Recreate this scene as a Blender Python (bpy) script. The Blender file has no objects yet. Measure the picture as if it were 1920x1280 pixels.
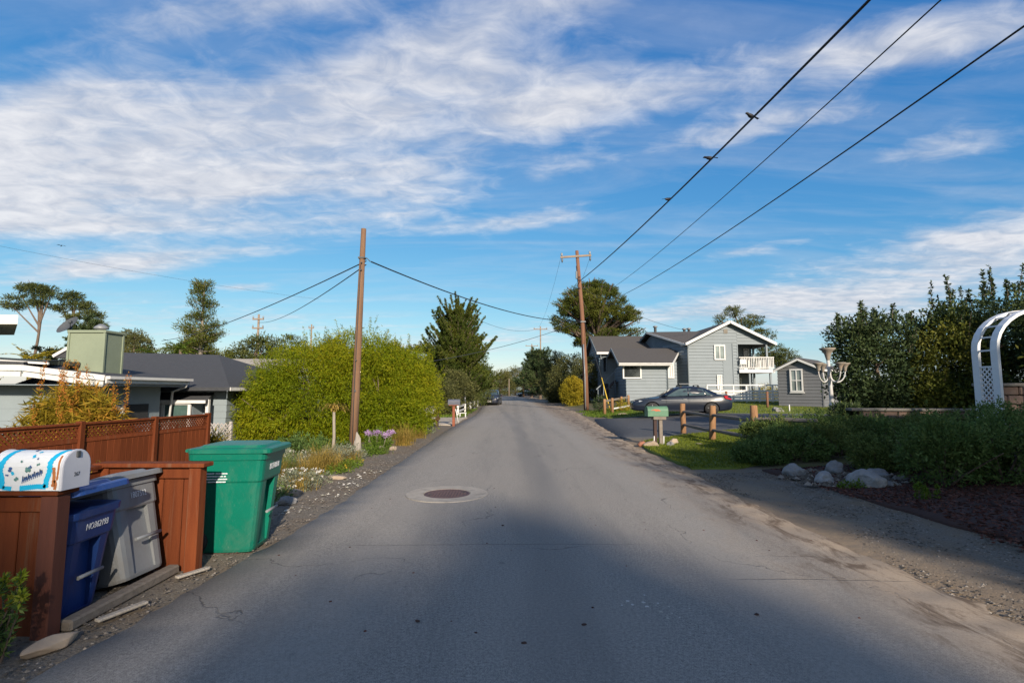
import bpy, bmesh, math, random
import numpy as np
from mathutils import Vector, Matrix, noise as mnoise

R = math.radians
scene = bpy.context.scene
COL = scene.collection

# ------------------------------------------------------------------ camera
cam_d = bpy.data.cameras.new('camera')
cam = bpy.data.objects.new('camera', cam_d)
COL.objects.link(cam)
cam_d.sensor_width = 36.0
cam_d.lens = 18.0
cam_d.clip_start = 0.05
cam_d.clip_end = 4000
PITCH = math.atan(91 / 960)
cam.location = (0, 0, 1.5)
cam.rotation_euler = (math.pi / 2 + PITCH, 0, 0)
scene.camera = cam

# ------------------------------------------------------------------ light
SUN_EL, SUN_AZ = 22.0, 18.0          # elevation, degrees to the right of straight behind the camera
sun_dir = Vector((math.sin(R(SUN_AZ)) * math.cos(R(SUN_EL)), -math.cos(R(SUN_AZ)) * math.cos(R(SUN_EL)), math.sin(R(SUN_EL))))
sd = bpy.data.lights.new('sun', 'SUN')
sd.energy = 5.0
sd.angle = R(1.1)
sd.color = (1.0, 0.875, 0.71)
so = bpy.data.objects.new('sun', sd)
COL.objects.link(so)
so.rotation_euler = sun_dir.to_track_quat('Z', 'Y').to_euler()
scene.view_settings.view_transform = 'Standard'
scene.view_settings.look = 'None'
scene.view_settings.gamma = 1
scene.view_settings.use_curve_mapping = False
scene.view_settings.exposure = 0.62

# ------------------------------------------------------------------ sky with cirrus
world = bpy.data.worlds.new('World')
scene.world = world
world.use_nodes = True
wt = world.node_tree
wt.nodes.clear()


def wn(t, **kw):
    n = wt.nodes.new(t)
    for k, v in kw.items():
        setattr(n, k, v)
    return n


def wmath(op, a, b=None, clamp=False):
    n = wn('ShaderNodeMath', operation=op, use_clamp=clamp)
    for i, x in enumerate((a, b)):
        if x is None:
            continue
        if isinstance(x, (int, float)):
            n.inputs[i].default_value = x
        else:
            wt.links.new(x, n.inputs[i])
    return n.outputs[0]


SKY_STRENGTH = 0.10
CLOUD_LO, CLOUD_HI = (3.75, 3.95, 4.5), (5.6, 5.6, 5.8)
sky = wn('ShaderNodeTexSky', sky_type='NISHITA')
sky.sun_disc = False
sky.sun_elevation = R(SUN_EL)
sky.sun_rotation = math.pi - R(SUN_AZ)
sky.altitude = 0
sky.air_density = 1.0
sky.dust_density = 0.35
sky.ozone_density = 2.2
tc = wn('ShaderNodeTexCoord')
sep = wn('ShaderNodeSeparateXYZ')
wt.links.new(tc.outputs['Generated'], sep.inputs[0])
zz = wmath('ADD', wmath('MAXIMUM', sep.outputs[2], 0.0), 0.10)
px_ = wmath('DIVIDE', sep.outputs[0], zz)
py_ = wmath('DIVIDE', sep.outputs[1], zz)
plane = wn('ShaderNodeCombineXYZ')
wt.links.new(px_, plane.inputs[0])
wt.links.new(py_, plane.inputs[1])


def cloud_plane(u, v):
    """where a direction of the photograph meets the cloud sheet"""
    a, b = (u - 960) / 960, (640 - v) / 960
    c, s = math.cos(PITCH), math.sin(PITCH)
    d = Vector((a, c - b * s, s + b * c)).normalized()
    return d.x / (d.z + 0.10), d.y / (d.z + 0.10)


def ellipse(c0, c1, c2, w, soft=0.0):
    """cloud patch: centre, tip of long axis, tip of short axis (all as directions), weight"""
    C, A, B = (np.array(cloud_plane(*q)) for q in (c0, c1, c2))
    Mi = np.linalg.inv(np.array([A - C, B - C]).T)
    outs = []
    for row in Mi:
        dx = wmath('MULTIPLY', wmath('SUBTRACT', px_, float(C[0])), float(row[0]))
        dy = wmath('MULTIPLY', wmath('SUBTRACT', py_, float(C[1])), float(row[1]))
        s_ = wmath('ADD', dx, dy)
        outs.append(wmath('MULTIPLY', s_, s_))
    r2 = wmath('ADD', outs[0], outs[1])
    return wmath('MULTIPLY', wmath('POWER', 2.718, wmath('MULTIPLY', r2, -1.0)), w)


PATCHES = [
    ((300, 300), (760, 270), (330, 130), 1.00),
    ((40, 330), (380, 330), (40, 215), 0.60),
    ((560, 200), (860, 150), (575, 110), 0.55),
    ((820, 100), (1010, 50), (840, 190), 0.75),
    ((760, 330), (930, 320), (765, 410), 0.50),
    ((480, 420), (800, 400), (485, 450), 0.40),
    ((180, 390), (560, 375), (182, 440), 0.55),
    ((1010, 200), (1180, 170), (1020, 110), 0.85),
    ((1300, 160), (1560, 110), (1310, 205), 0.66),
    ((1640, 100), (1850, 50), (1650, 160), 0.62),
    ((1900, 60), (2150, 20), (1890, 130), 0.60),
    ((1370, 250), (1560, 205), (1374, 282), 0.58),
    ((1600, 215), (1900, 180), (1605, 245), 0.36),
    ((1790, 272), (2020, 230), (1798, 312), 0.66),
    ((240, 495), (560, 462), (243, 524), 0.95),
    ((-200, 400), (150, 420), (-200, 320), 0.6),
    ((455, 538), (520, 536), (455, 547), 0.7),
    ((1060, 318), (1170, 300), (1062, 345), 0.50),
    ((1010, 412), (1210, 368), (1014, 432), 0.50),
    ((860, 425), (1010, 410), (862, 440), 0.40),
    ((1400, 468), (1530, 446), (1401, 482), 0.48),
    ((1880, 450), (2100, 440), (1880, 500), 0.75),
    ((1600, 570), (1990, 520), (1602, 625), 0.95),
    ((1330, 580), (1520, 560), (1331, 605), 0.60),
    ((430, 15), (700, -25), (445, 60), 0.52),
    ((1080, 0), (1250, -30), (1085, 40), 0.45),
    ((110, 190), (330, 150), (118, 240), 0.45),
    ((860, 640), (1250, 620), (860, 675), 0.55),
    ((300, 600), (700, 585), (300, 640), 0.50),
]
mask = None
for a_ in PATCHES:
    e = ellipse(*a_)
    mask = e if mask is None else wmath('ADD', mask, e)
# cirrus outside the view, its cover set to lift and whiten the ambient light
far = wn('ShaderNodeTexNoise')
far.inputs['Scale'].default_value = 0.45
far.inputs['Detail'].default_value = 3
wt.links.new(plane.outputs[0], far.inputs['Vector'])
behind = wmath('MULTIPLY', wmath('SUBTRACT', 0.75, py_, True), far.outputs[0])
mask = wmath('ADD', mask, wmath('MULTIPLY', behind, 1.1))
mask = wmath('MINIMUM', mask, 1.05)


def cloud_noise(rot, sc, scale, detail, rough, dist=0.0):
    mp = wn('ShaderNodeMapping')
    mp.inputs['Rotation'].default_value = (0, 0, rot)
    mp.inputs['Scale'].default_value = sc
    wt.links.new(plane.outputs[0], mp.inputs[0])
    n = wn('ShaderNodeTexNoise')
    n.inputs['Scale'].default_value = scale
    n.inputs['Detail'].default_value = detail
    n.inputs['Roughness'].default_value = rough
    n.inputs['Distortion'].default_value = dist
    wt.links.new(mp.outputs[0], n.inputs['Vector'])
    return n.outputs[0]


def wrange(v, a, b, c=0.0, d=1.0, smooth=False):
    n = wn('ShaderNodeMapRange', interpolation_type='SMOOTHSTEP' if smooth else 'LINEAR')
    for k, x in zip(('From Min', 'From Max', 'To Min', 'To Max'), (a, b, c, d)):
        n.inputs[k].default_value = x
    wt.links.new(v, n.inputs['Value'])
    return n.outputs[0]


STREAK = R(17)
streak = cloud_noise(STREAK, (0.35, 1.5, 1), 2.4, 7, 0.60, 0.7)
puff = cloud_noise(STREAK, (0.85, 1.2, 1), 8.5, 5, 0.60, 0.5)
big = cloud_noise(STREAK, (0.7, 1.0, 1), 1.3, 3, 0.55, 0.4)
tex = wmath('ADD', wmath('ADD', wmath('MULTIPLY', streak, 0.52), wmath('MULTIPLY', puff, 0.30)), wmath('MULTIPLY', big, 0.60))
tex = wmath('SUBTRACT', tex, 0.715)
dens = wmath('ADD', mask, wmath('MULTIPLY', tex, 2.1))
alpha = wrange(dens, 0.16, 1.16, 0.0, 0.93, True)
alpha = wmath('MULTIPLY', alpha, wrange(mask, 0.03, 0.26, 0.0, 1.0))
alpha = wmath('MAXIMUM', alpha, wmath('MULTIPLY', wrange(streak, 0.42, 0.70), 0.22))
alpha = wmath('MULTIPLY', alpha, wrange(sep.outputs[2], 0.0, 0.06))
ccol = wn('ShaderNodeMixRGB')
ccol.inputs[1].default_value = (CLOUD_LO[0], CLOUD_LO[1], CLOUD_LO[2], 1)
ccol.inputs[2].default_value = (CLOUD_HI[0], CLOUD_HI[1], CLOUD_HI[2], 1)
wt.links.new(wrange(wmath('ADD', wmath('MULTIPLY', puff, 0.6), wmath('MULTIPLY', big, 0.4)), 0.40, 0.62), ccol.inputs[0])
mixc = wn('ShaderNodeMixRGB')
wt.links.new(alpha, mixc.inputs[0])
# clear air as the camera rendered it: deeper blue overhead, a gentler rise in brightness towards the horizon
srgb = wn('ShaderNodeSeparateColor')
wt.links.new(sky.outputs[0], srgb.inputs[0])
crgb = wn('ShaderNodeCombineColor')
for i_, (k_, e_) in enumerate(((0.68, 1.42), (0.72, 0.90), (0.80, 0.52))):
    q_ = wmath('MULTIPLY', wmath('POWER', wmath('MULTIPLY', srgb.outputs[i_], 0.146), e_), k_ / 0.146)
    wt.links.new(wmath('MINIMUM', q_, (9.0, 9.0, 9.0)[i_]), crgb.inputs[i_])
wt.links.new(crgb.outputs[0], mixc.inputs[1])
wt.links.new(ccol.outputs[0], mixc.inputs[2])
bg = wn('ShaderNodeBackground')
bg.inputs['Strength'].default_value = SKY_STRENGTH
wt.links.new(mixc.outputs[0], bg.inputs[0])
wo = wn('ShaderNodeOutputWorld')
wt.links.new(bg.outputs[0], wo.inputs[0])

# ------------------------------------------------------------------ materials
MATS = {}


def _mix(nt, fac, c1, c2):
    m = nt.nodes.new('ShaderNodeMixRGB')
    for i, c in ((1, c1), (2, c2)):
        if isinstance(c, tuple):
            m.inputs[i].default_value = (*c, 1)
        else:
            nt.links.new(c, m.inputs[i])
    if isinstance(fac, (int, float)):
        m.inputs[0].default_value = fac
    else:
        nt.links.new(fac, m.inputs[0])
    return m.outputs[0]


def _noise(nt, vec, scale, detail=4, rough=0.6, dist=0.0):
    n = nt.nodes.new('ShaderNodeTexNoise')
    n.inputs['Scale'].default_value = scale
    n.inputs['Detail'].default_value = detail
    n.inputs['Roughness'].default_value = rough
    n.inputs['Distortion'].default_value = dist
    nt.links.new(vec, n.inputs['Vector'])
    return n.outputs[0]


def _range(nt, v, a, b, c=0.0, d=1.0):
    m = nt.nodes.new('ShaderNodeMapRange')
    for k, x in zip(('From Min', 'From Max', 'To Min', 'To Max'), (a, b, c, d)):
        m.inputs[k].default_value = x
    nt.links.new(v, m.inputs['Value'])
    return m.outputs[0]


def _math(nt, op, a, b=None):
    n = nt.nodes.new('ShaderNodeMath')
    n.operation = op
    for i, x in enumerate((a, b)):
        if x is None:
            continue
        if isinstance(x, (int, float)):
            n.inputs[i].default_value = x
        else:
            nt.links.new(x, n.inputs[i])
    return n.outputs[0]


def new_mat(name):
    m = bpy.data.materials.new(name)
    m.use_nodes = True
    MATS[name] = m
    nt = m.node_tree
    return m, nt, nt.nodes['Principled BSDF']


def coords(nt, stretch=(1, 1, 1), which='Object'):
    t = nt.nodes.new('ShaderNodeTexCoord')
    mp = nt.nodes.new('ShaderNodeMapping')
    mp.inputs['Scale'].default_value = stretch
    nt.links.new(t.outputs[which], mp.inputs[0])
    return mp.outputs[0]


def bump(nt, bs, h, strength, dist=0.01):
    b = nt.nodes.new('ShaderNodeBump')
    b.inputs['Strength'].default_value = strength
    b.inputs['Distance'].default_value = dist
    nt.links.new(h, b.inputs['Height'])
    nt.links.new(b.outputs[0], bs.inputs['Normal'])


def M(name, c1, c2=None, scale=4.0, rough=0.7, bmp=0.0, bscale=None, metal=0.0, stretch=(1, 1, 1), spec=0.4, c3=None, rnd=0.0, coat=0.0, bdist=0.01, wear=0.0):
    """worn, slightly uneven surface: two tones by noise, a third as stains, optional relief; rnd varies from object to object"""
    m, nt, bs = new_mat(name)
    v = coords(nt, stretch)
    if c2 is None:
        c2 = tuple(x * 0.75 for x in c1)
    n = _noise(nt, v, scale, 6, 0.65)
    col = _mix(nt, _range(nt, n, 0.32, 0.68), c1, c2)
    if c3 is not None:
        n2 = _noise(nt, v, scale * 0.45, 5, 0.7, 0.4)
        col = _mix(nt, _range(nt, n2, 0.56, 0.70), col, c3)
    if wear:
        # scuffs: short pale scratches and dusty smears
        sc_ = _noise(nt, coords(nt, (14, 14, 3)), 9, 4, 0.7, 0.8)
        col = _mix(nt, _math(nt, 'MULTIPLY', _range(nt, sc_, 0.60, 0.72), wear), col, (0.30, 0.29, 0.27))
        du_ = _noise(nt, coords(nt, (1, 1, .5)), 3.0, 6, 0.75, 0.5)
        col = _mix(nt, _math(nt, 'MULTIPLY', _range(nt, du_, 0.50, 0.75), wear * 1.1), col, (0.20, 0.175, 0.145))
    if rnd:
        oi = nt.nodes.new('ShaderNodeObjectInfo')
        hs = nt.nodes.new('ShaderNodeHueSaturation')
        nt.links.new(_range(nt, oi.outputs['Random'], 0, 1, 1 - rnd, 1 + rnd), hs.inputs['Value'])
        nt.links.new(col, hs.inputs['Color'])
        col = hs.outputs[0]
    nt.links.new(col, bs.inputs['Base Color'])
    bs.inputs['Roughness'].default_value = rough
    bs.inputs['Metallic'].default_value = metal
    bs.inputs['Specular IOR Level'].default_value = spec
    bs.inputs['Coat Weight'].default_value = coat
    bs.inputs['Coat Roughness'].default_value = 0.06
    if bmp:
        bump(nt, bs, _noise(nt, v, bscale or scale * 4, 5, 0.6), bmp, bdist)
    return m


def leaf_mat(name, c1, c2, c3, trans=0.3, rough=0.55):
    """leaves: colour by the per-leaf attribute, partly translucent"""
    m, nt, bs = new_mat(name)
    at = nt.nodes.new('ShaderNodeAttribute')
    at.attribute_name = 'rnd'
    cr = nt.nodes.new('ShaderNodeValToRGB')
    cr.color_ramp.elements[0].color = (*c1, 1)
    cr.color_ramp.elements[0].position = 0.1
    cr.color_ramp.elements[1].color = (*c3, 1)
    cr.color_ramp.elements[1].position = 0.95
    e = cr.color_ramp.elements.new(0.5)
    e.color = (*c2, 1)
    nt.links.new(at.outputs['Fac'], cr.inputs[0])
    nt.links.new(cr.outputs[0], bs.inputs['Base Color'])
    bs.inputs['Roughness'].default_value = rough
    bs.inputs['Specular IOR Level'].default_value = 0.08
    tr = nt.nodes.new('ShaderNodeBsdfTranslucent')
    nt.links.new(cr.outputs[0], tr.inputs[0])
    mx = nt.nodes.new('ShaderNodeMixShader')
    mx.inputs[0].default_value = trans
    nt.links.new(bs.outputs[0], mx.inputs[1])
    nt.links.new(tr.outputs[0], mx.inputs[2])
    nt.links.new(mx.outputs[0], nt.nodes['Material Output'].inputs['Surface'])
    return m


M('redwood', (0.165, 0.044, 0.015), (0.115, 0.029, 0.011), 3, 0.8, 0.35, 40, stretch=(7, 7, 0.5), rnd=0.20, c3=(0.150, 0.070, 0.040), spec=.12)
M('redwood_dark', (0.105, 0.032, 0.018), (0.08, 0.024, 0.014), 3, 0.75, 0.25, 40, stretch=(6, 6, 0.6), rnd=0.1)
M('pole_wood', (0.205, 0.115, 0.064), (0.135, 0.076, 0.044), 3, 0.85, 0.5, 30, stretch=(9, 9, 0.35), c3=(0.085, 0.052, 0.036), bdist=.03)
M('pole_wood_red', (0.20, 0.095, 0.052), (0.14, 0.066, 0.04), 3, 0.85, 0.5, 30, stretch=(9, 9, 0.35), c3=(0.15, 0.08, 0.05))
M('pole_far', (0.26, 0.20, 0.15), (0.20, 0.15, 0.11), 3, 0.85)
M('post_wood', (0.32, 0.175, 0.08), (0.20, 0.10, 0.048), 5, 0.8, 0.5, 30, stretch=(6, 6, 0.6), c3=(0.12, 0.06, 0.035), rnd=0.1)
M('grey_wood', (0.20, 0.17, 0.14), (0.13, 0.11, 0.09), 5, 0.85, 0.5, 30, stretch=(1, 6, 6), rnd=0.1)
M('dark_wood', (0.055, 0.030, 0.025), (0.035, 0.02, 0.018), 4, 0.8, 0.3, 20)
M('white_paint', (0.60, 0.59, 0.57), (0.52, 0.51, 0.495), 3, 0.55, 0.1, 20, c3=(0.46, 0.44, 0.42))
M('white_arch', (0.72, 0.72, 0.72), (0.63, 0.63, 0.64), 3, 0.5, 0.1, 20)
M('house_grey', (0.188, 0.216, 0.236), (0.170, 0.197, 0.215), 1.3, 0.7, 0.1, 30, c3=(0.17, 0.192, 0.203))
M('house_shade', (0.150, 0.180, 0.205), (0.13, 0.16, 0.18), 1.3, 0.7, 0.1, 30)  # darker house grey: shade put into the colour of road-side walls, soffits, rakes
M('shed_grey', (0.135, 0.138, 0.145), (0.118, 0.12, 0.126), 1.3, 0.7, 0.1, 30)
M('left_grey', (0.205, 0.242, 0.262), (0.18, 0.214, 0.232), 1.0, 0.75, 0.1, 30)
M('chimney_green', (0.205, 0.238, 0.168), (0.175, 0.205, 0.146), 1.5, 0.7, 0.1, 20)
M('roof_brown', (0.078, 0.071, 0.067), (0.052, 0.048, 0.046), 9, 0.9, 0.6, 40, stretch=(1, 2.5, 2.5))
M('roof_dark', (0.052, 0.054, 0.060), (0.034, 0.036, 0.041), 9, 0.9, 0.6, 40, stretch=(1, 2.5, 2.5))
M('metal_grey', (0.10, 0.105, 0.11), (0.07, 0.075, 0.08), 8, 0.5, 0, metal=0.3)
M('galv', (0.26, 0.27, 0.28), (0.19, 0.20, 0.21), 8, 0.5, 0, metal=0.3)
M('black_rubber', (0.014, 0.014, 0.015), (0.02, 0.02, 0.02), 6, 0.75)
M('wire_black', (0.012, 0.014, 0.018), None, 6, 0.6)
M('wire_thin', (0.03, 0.035, 0.045), None, 6, 0.6)
M('bin_green', (0.002, 0.130, 0.086), (0.002, 0.108, 0.072), 2.0, 0.34, 0.08, 60, c3=(0.012, 0.145, 0.10), wear=.16)
M('bin_blue', (0.012, 0.040, 0.165), (0.009, 0.030, 0.125), 2.0, 0.42, 0.08, 60, c3=(0.02, 0.055, 0.19), wear=.14)
M('bin_lid_blue', (0.02, 0.075, 0.29), (0.016, 0.06, 0.24), 2.0, 0.38, 0.08, 60, c3=(0.05, 0.11, 0.31), wear=.2)
M('bin_grey', (0.205, 0.215, 0.225), (0.16, 0.168, 0.175), 2.5, 0.5, 0.1, 50, c3=(0.15, 0.118, 0.092), wear=.45)
M('bin_text', (0.66, 0.68, 0.72), (0.5, 0.52, 0.56), 60, 0.6)
M('mailbox_white', (0.70, 0.72, 0.74), (0.62, 0.64, 0.66), 3, 0.5, 0.1, 20, c3=(0.64, 0.52, 0.40))
M('mailbox_door_shade', (0.52, 0.53, 0.58), (0.45, 0.46, 0.51), 3, 0.5, 0.1, 20)  # mailbox white dimmed and blued, the shade of its road-facing end in the colour
M('rust', (0.42, 0.16, 0.05), (0.30, 0.10, 0.035), 20, 0.85)
M('cyan_paint', (0.005, 0.36, 0.62), (0.01, 0.42, 0.68), 14, 0.55)
M('navy_paint', (0.03, 0.07, 0.20), (0.06, 0.14, 0.34), 20, 0.55)
M('leaf_paint', (0.06, 0.16, 0.13), (0.12, 0.26, 0.26), 30, 0.6)
M('mailbox_green', (0.085, 0.19, 0.115), (0.070, 0.155, 0.095), 6, 0.55, 0.1, 20, c3=(0.11, 0.20, 0.13))
M('mailbox_dark', (0.10, 0.11, 0.14), (0.07, 0.075, 0.10), 6, 0.5)
M('red_post', (0.24, 0.075, 0.035), (0.17, 0.05, 0.03), 6, 0.75)
M('flag_red', (0.48, 0.11, 0.05), (0.38, 0.09, 0.04), 9, 0.6)
M('car_paint', (0.009, 0.013, 0.024), (0.008, 0.012, 0.022), 1, 0.30, spec=0.4, coat=0.6)
M('car_navy', (0.012, 0.016, 0.032), (0.011, 0.015, 0.03), 1, 0.35, spec=0.3, coat=0.4)
M('chrome', (0.55, 0.56, 0.58), (0.45, 0.46, 0.48), 5, 0.25, metal=0.9)
M('tail_red', (0.40, 0.012, 0.02), (0.30, 0.01, 0.015), 8, 0.25)
M('lamp_clear', (0.55, 0.57, 0.60), (0.40, 0.42, 0.45), 12, 0.15, metal=0.3)
M('plate_white', (0.70, 0.66, 0.66), (0.6, 0.5, 0.5), 30, 0.5)
M('yellow_guard', (0.62, 0.42, 0.04), (0.5, 0.33, 0.04), 9, 0.6)
M('concrete', (0.35, 0.315, 0.27), (0.25, 0.225, 0.195), 7, 0.9, 0.6, 60, c3=(0.19, 0.17, 0.148), bdist=.02)
M('iron', (0.060, 0.038, 0.042), (0.085, 0.05, 0.05), 14, 0.7, 0.5, 60)
M('block_tan', (0.20, 0.135, 0.105), (0.15, 0.10, 0.078), 4, 0.9, 0.5, 30, rnd=0.18, c3=(0.22, 0.165, 0.135))
M('block_cap', (0.20, 0.18, 0.155), (0.15, 0.135, 0.115), 4, 0.9, 0.4, 30)
M('boulder_grey', (0.27, 0.262, 0.258), (0.14, 0.135, 0.13), 3.5, 0.9, 0.8, 14, c3=(0.34, 0.325, 0.315), rnd=0.22, bdist=.05)
M('stone_tan', (0.33, 0.26, 0.19), (0.25, 0.19, 0.14), 3.5, 0.9, 0.6, 14, rnd=0.15)
M('driftwood', (0.31, 0.28, 0.25), (0.21, 0.185, 0.16), 4, 0.9, 0.8, 22, stretch=(4, 4, 1), c3=(0.20, 0.17, 0.15))
M('bark', (0.15, 0.11, 0.08), (0.09, 0.065, 0.05), 4, 0.9, 0.8, 18, stretch=(4, 4, 0.8))
M('bark_pale', (0.30, 0.26, 0.21), (0.20, 0.17, 0.14), 4, 0.9, 0.8, 18, stretch=(4, 4, 0.8))
M('lamp_post', (0.46, 0.46, 0.445), (0.36, 0.35, 0.335), 5, 0.6, 0.2, 20, c3=(0.34, 0.22, 0.13))
M('urn', (0.27, 0.235, 0.195), (0.20, 0.17, 0.135), 8, 0.8, 0.3, 20, c3=(0.34, 0.20, 0.12))
M('curtain', (0.56, 0.55, 0.52), (0.45, 0.44, 0.42), 3, 0.8, stretch=(20, 20, 0.3))
M('dark_room', (0.03, 0.032, 0.035), None, 3, 0.9)
M('bird_black', (0.012, 0.012, 0.016), None, 6, 0.6)
M('terracotta', (0.32, 0.14, 0.08), (0.25, 0.10, 0.06), 8, 0.8)
M('lattice_white', (0.42, 0.39, 0.375), (0.34, 0.31, 0.30), 4, 0.7)
M('hill_haze_green', (0.16, 0.20, 0.19), (0.20, 0.22, 0.19), 0.02, 0.95)  # greyed green, distance haze mixed into the colour


def glass_mat(name, tint, rough=0.04):
    m, nt, bs = new_mat(name)
    v = coords(nt)
    n = _noise(nt, v, 2.0, 3, 0.5)
    nt.links.new(_mix(nt, _range(nt, n, 0.35, 0.65), tint, tuple(x * 0.6 for x in tint)), bs.inputs['Base Color'])
    bs.inputs['Roughness'].default_value = rough
    bs.inputs['Specular IOR Level'].default_value = 0.9
    return m


glass_mat('glass_dark', (0.030, 0.035, 0.038))
glass_mat('glass_car', (0.055, 0.085, 0.090), 0.02)  # teal of the reflected sky mixed into the pane tint
glass_mat('glass_pale', (0.22, 0.26, 0.25))
glass_mat('glass_teal', (0.07, 0.12, 0.11))

# foliage
leaf_mat('lf_shrub', (0.068, 0.108, 0.004), (0.160, 0.195, 0.007), (0.300, 0.262, 0.012), 0.35)
leaf_mat('lf_cypress', (0.030, 0.050, 0.012), (0.062, 0.085, 0.016), (0.130, 0.130, 0.022), 0.22)
leaf_mat('lf_pine', (0.034, 0.050, 0.010), (0.072, 0.088, 0.016), (0.135, 0.132, 0.024), 0.2)
leaf_mat('lf_far', (0.040, 0.055, 0.020), (0.075, 0.090, 0.028), (0.130, 0.130, 0.042), 0.22)
leaf_mat('lf_olive', (0.050, 0.060, 0.022), (0.095, 0.098, 0.034), (0.155, 0.145, 0.050), 0.25)
leaf_mat('lf_dark', (0.022, 0.038, 0.018), (0.046, 0.070, 0.028), (0.090, 0.112, 0.042), 0.2, 0.4)
leaf_mat('lf_darkwarm', (0.055, 0.075, 0.016), (0.105, 0.120, 0.022), (0.180, 0.165, 0.032), 0.25, 0.5)
leaf_mat('lf_hedge', (0.042, 0.076, 0.022), (0.085, 0.140, 0.038), (0.160, 0.205, 0.062), 0.25, 0.5)
leaf_mat('lf_hedge2', (0.050, 0.074, 0.020), (0.092, 0.128, 0.034), (0.165, 0.190, 0.052), 0.25, 0.5)
leaf_mat('lf_yellow', (0.15, 0.14, 0.015), (0.27, 0.22, 0.02), (0.40, 0.29, 0.03), 0.35)
leaf_mat('lf_orange', (0.14, 0.14, 0.014), (0.28, 0.19, 0.02), (0.44, 0.15, 0.035), 0.35)
leaf_mat('lf_gold', (0.16, 0.13, 0.025), (0.30, 0.215, 0.05), (0.40, 0.26, 0.07), 0.3)
leaf_mat('lf_green', (0.055, 0.10, 0.015), (0.10, 0.16, 0.02), (0.17, 0.22, 0.035), 0.35)
leaf_mat('lf_silver', (0.10, 0.12, 0.075), (0.165, 0.18, 0.12), (0.28, 0.285, 0.225), 0.2, 0.7)
leaf_mat('lf_lawn', (0.075, 0.105, 0.012), (0.13, 0.165, 0.018), (0.20, 0.215, 0.03), 0.3)
leaf_mat('lf_purple', (0.30, 0.17, 0.36), (0.42, 0.27, 0.48), (0.55, 0.40, 0.58), 0.3)
leaf_mat('lf_white', (0.38, 0.36, 0.29), (0.46, 0.44, 0.39), (0.55, 0.53, 0.50), 0.2)
leaf_mat('lf_tip', (0.16, 0.22, 0.02), (0.25, 0.30, 0.03), (0.33, 0.33, 0.05), 0.35)
leaf_mat('lf_mulch', (0.050, 0.020, 0.016), (0.085, 0.034, 0.026), (0.14, 0.070, 0.055), 0.0, 0.9)
leaf_mat('lf_gravel', (0.075, 0.064, 0.053), (0.13, 0.112, 0.094), (0.25, 0.22, 0.19), 0.0, 0.9)

# ------------------------------------------------------------------ helpers
def sm(a, b, x):
    t = np.clip((x - a) / (b - a), 0, 1)
    return t * t * (3 - 2 * t)


def hz(x, y):
    """lie of the land: the right-hand lots rise a little, the left-hand ones drop below the road"""
    r = 0.32 * sm(3.6, 10, x) + 0.30 * sm(24, 44, y) * sm(5, 12, x)
    l = -0.60 * sm(3.1, 8.5, -x) * (1 - 0.85 * sm(18, 28, y))
    return r + l


def H(x, y):
    return float(hz(np.float64(x), np.float64(y)))


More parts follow.
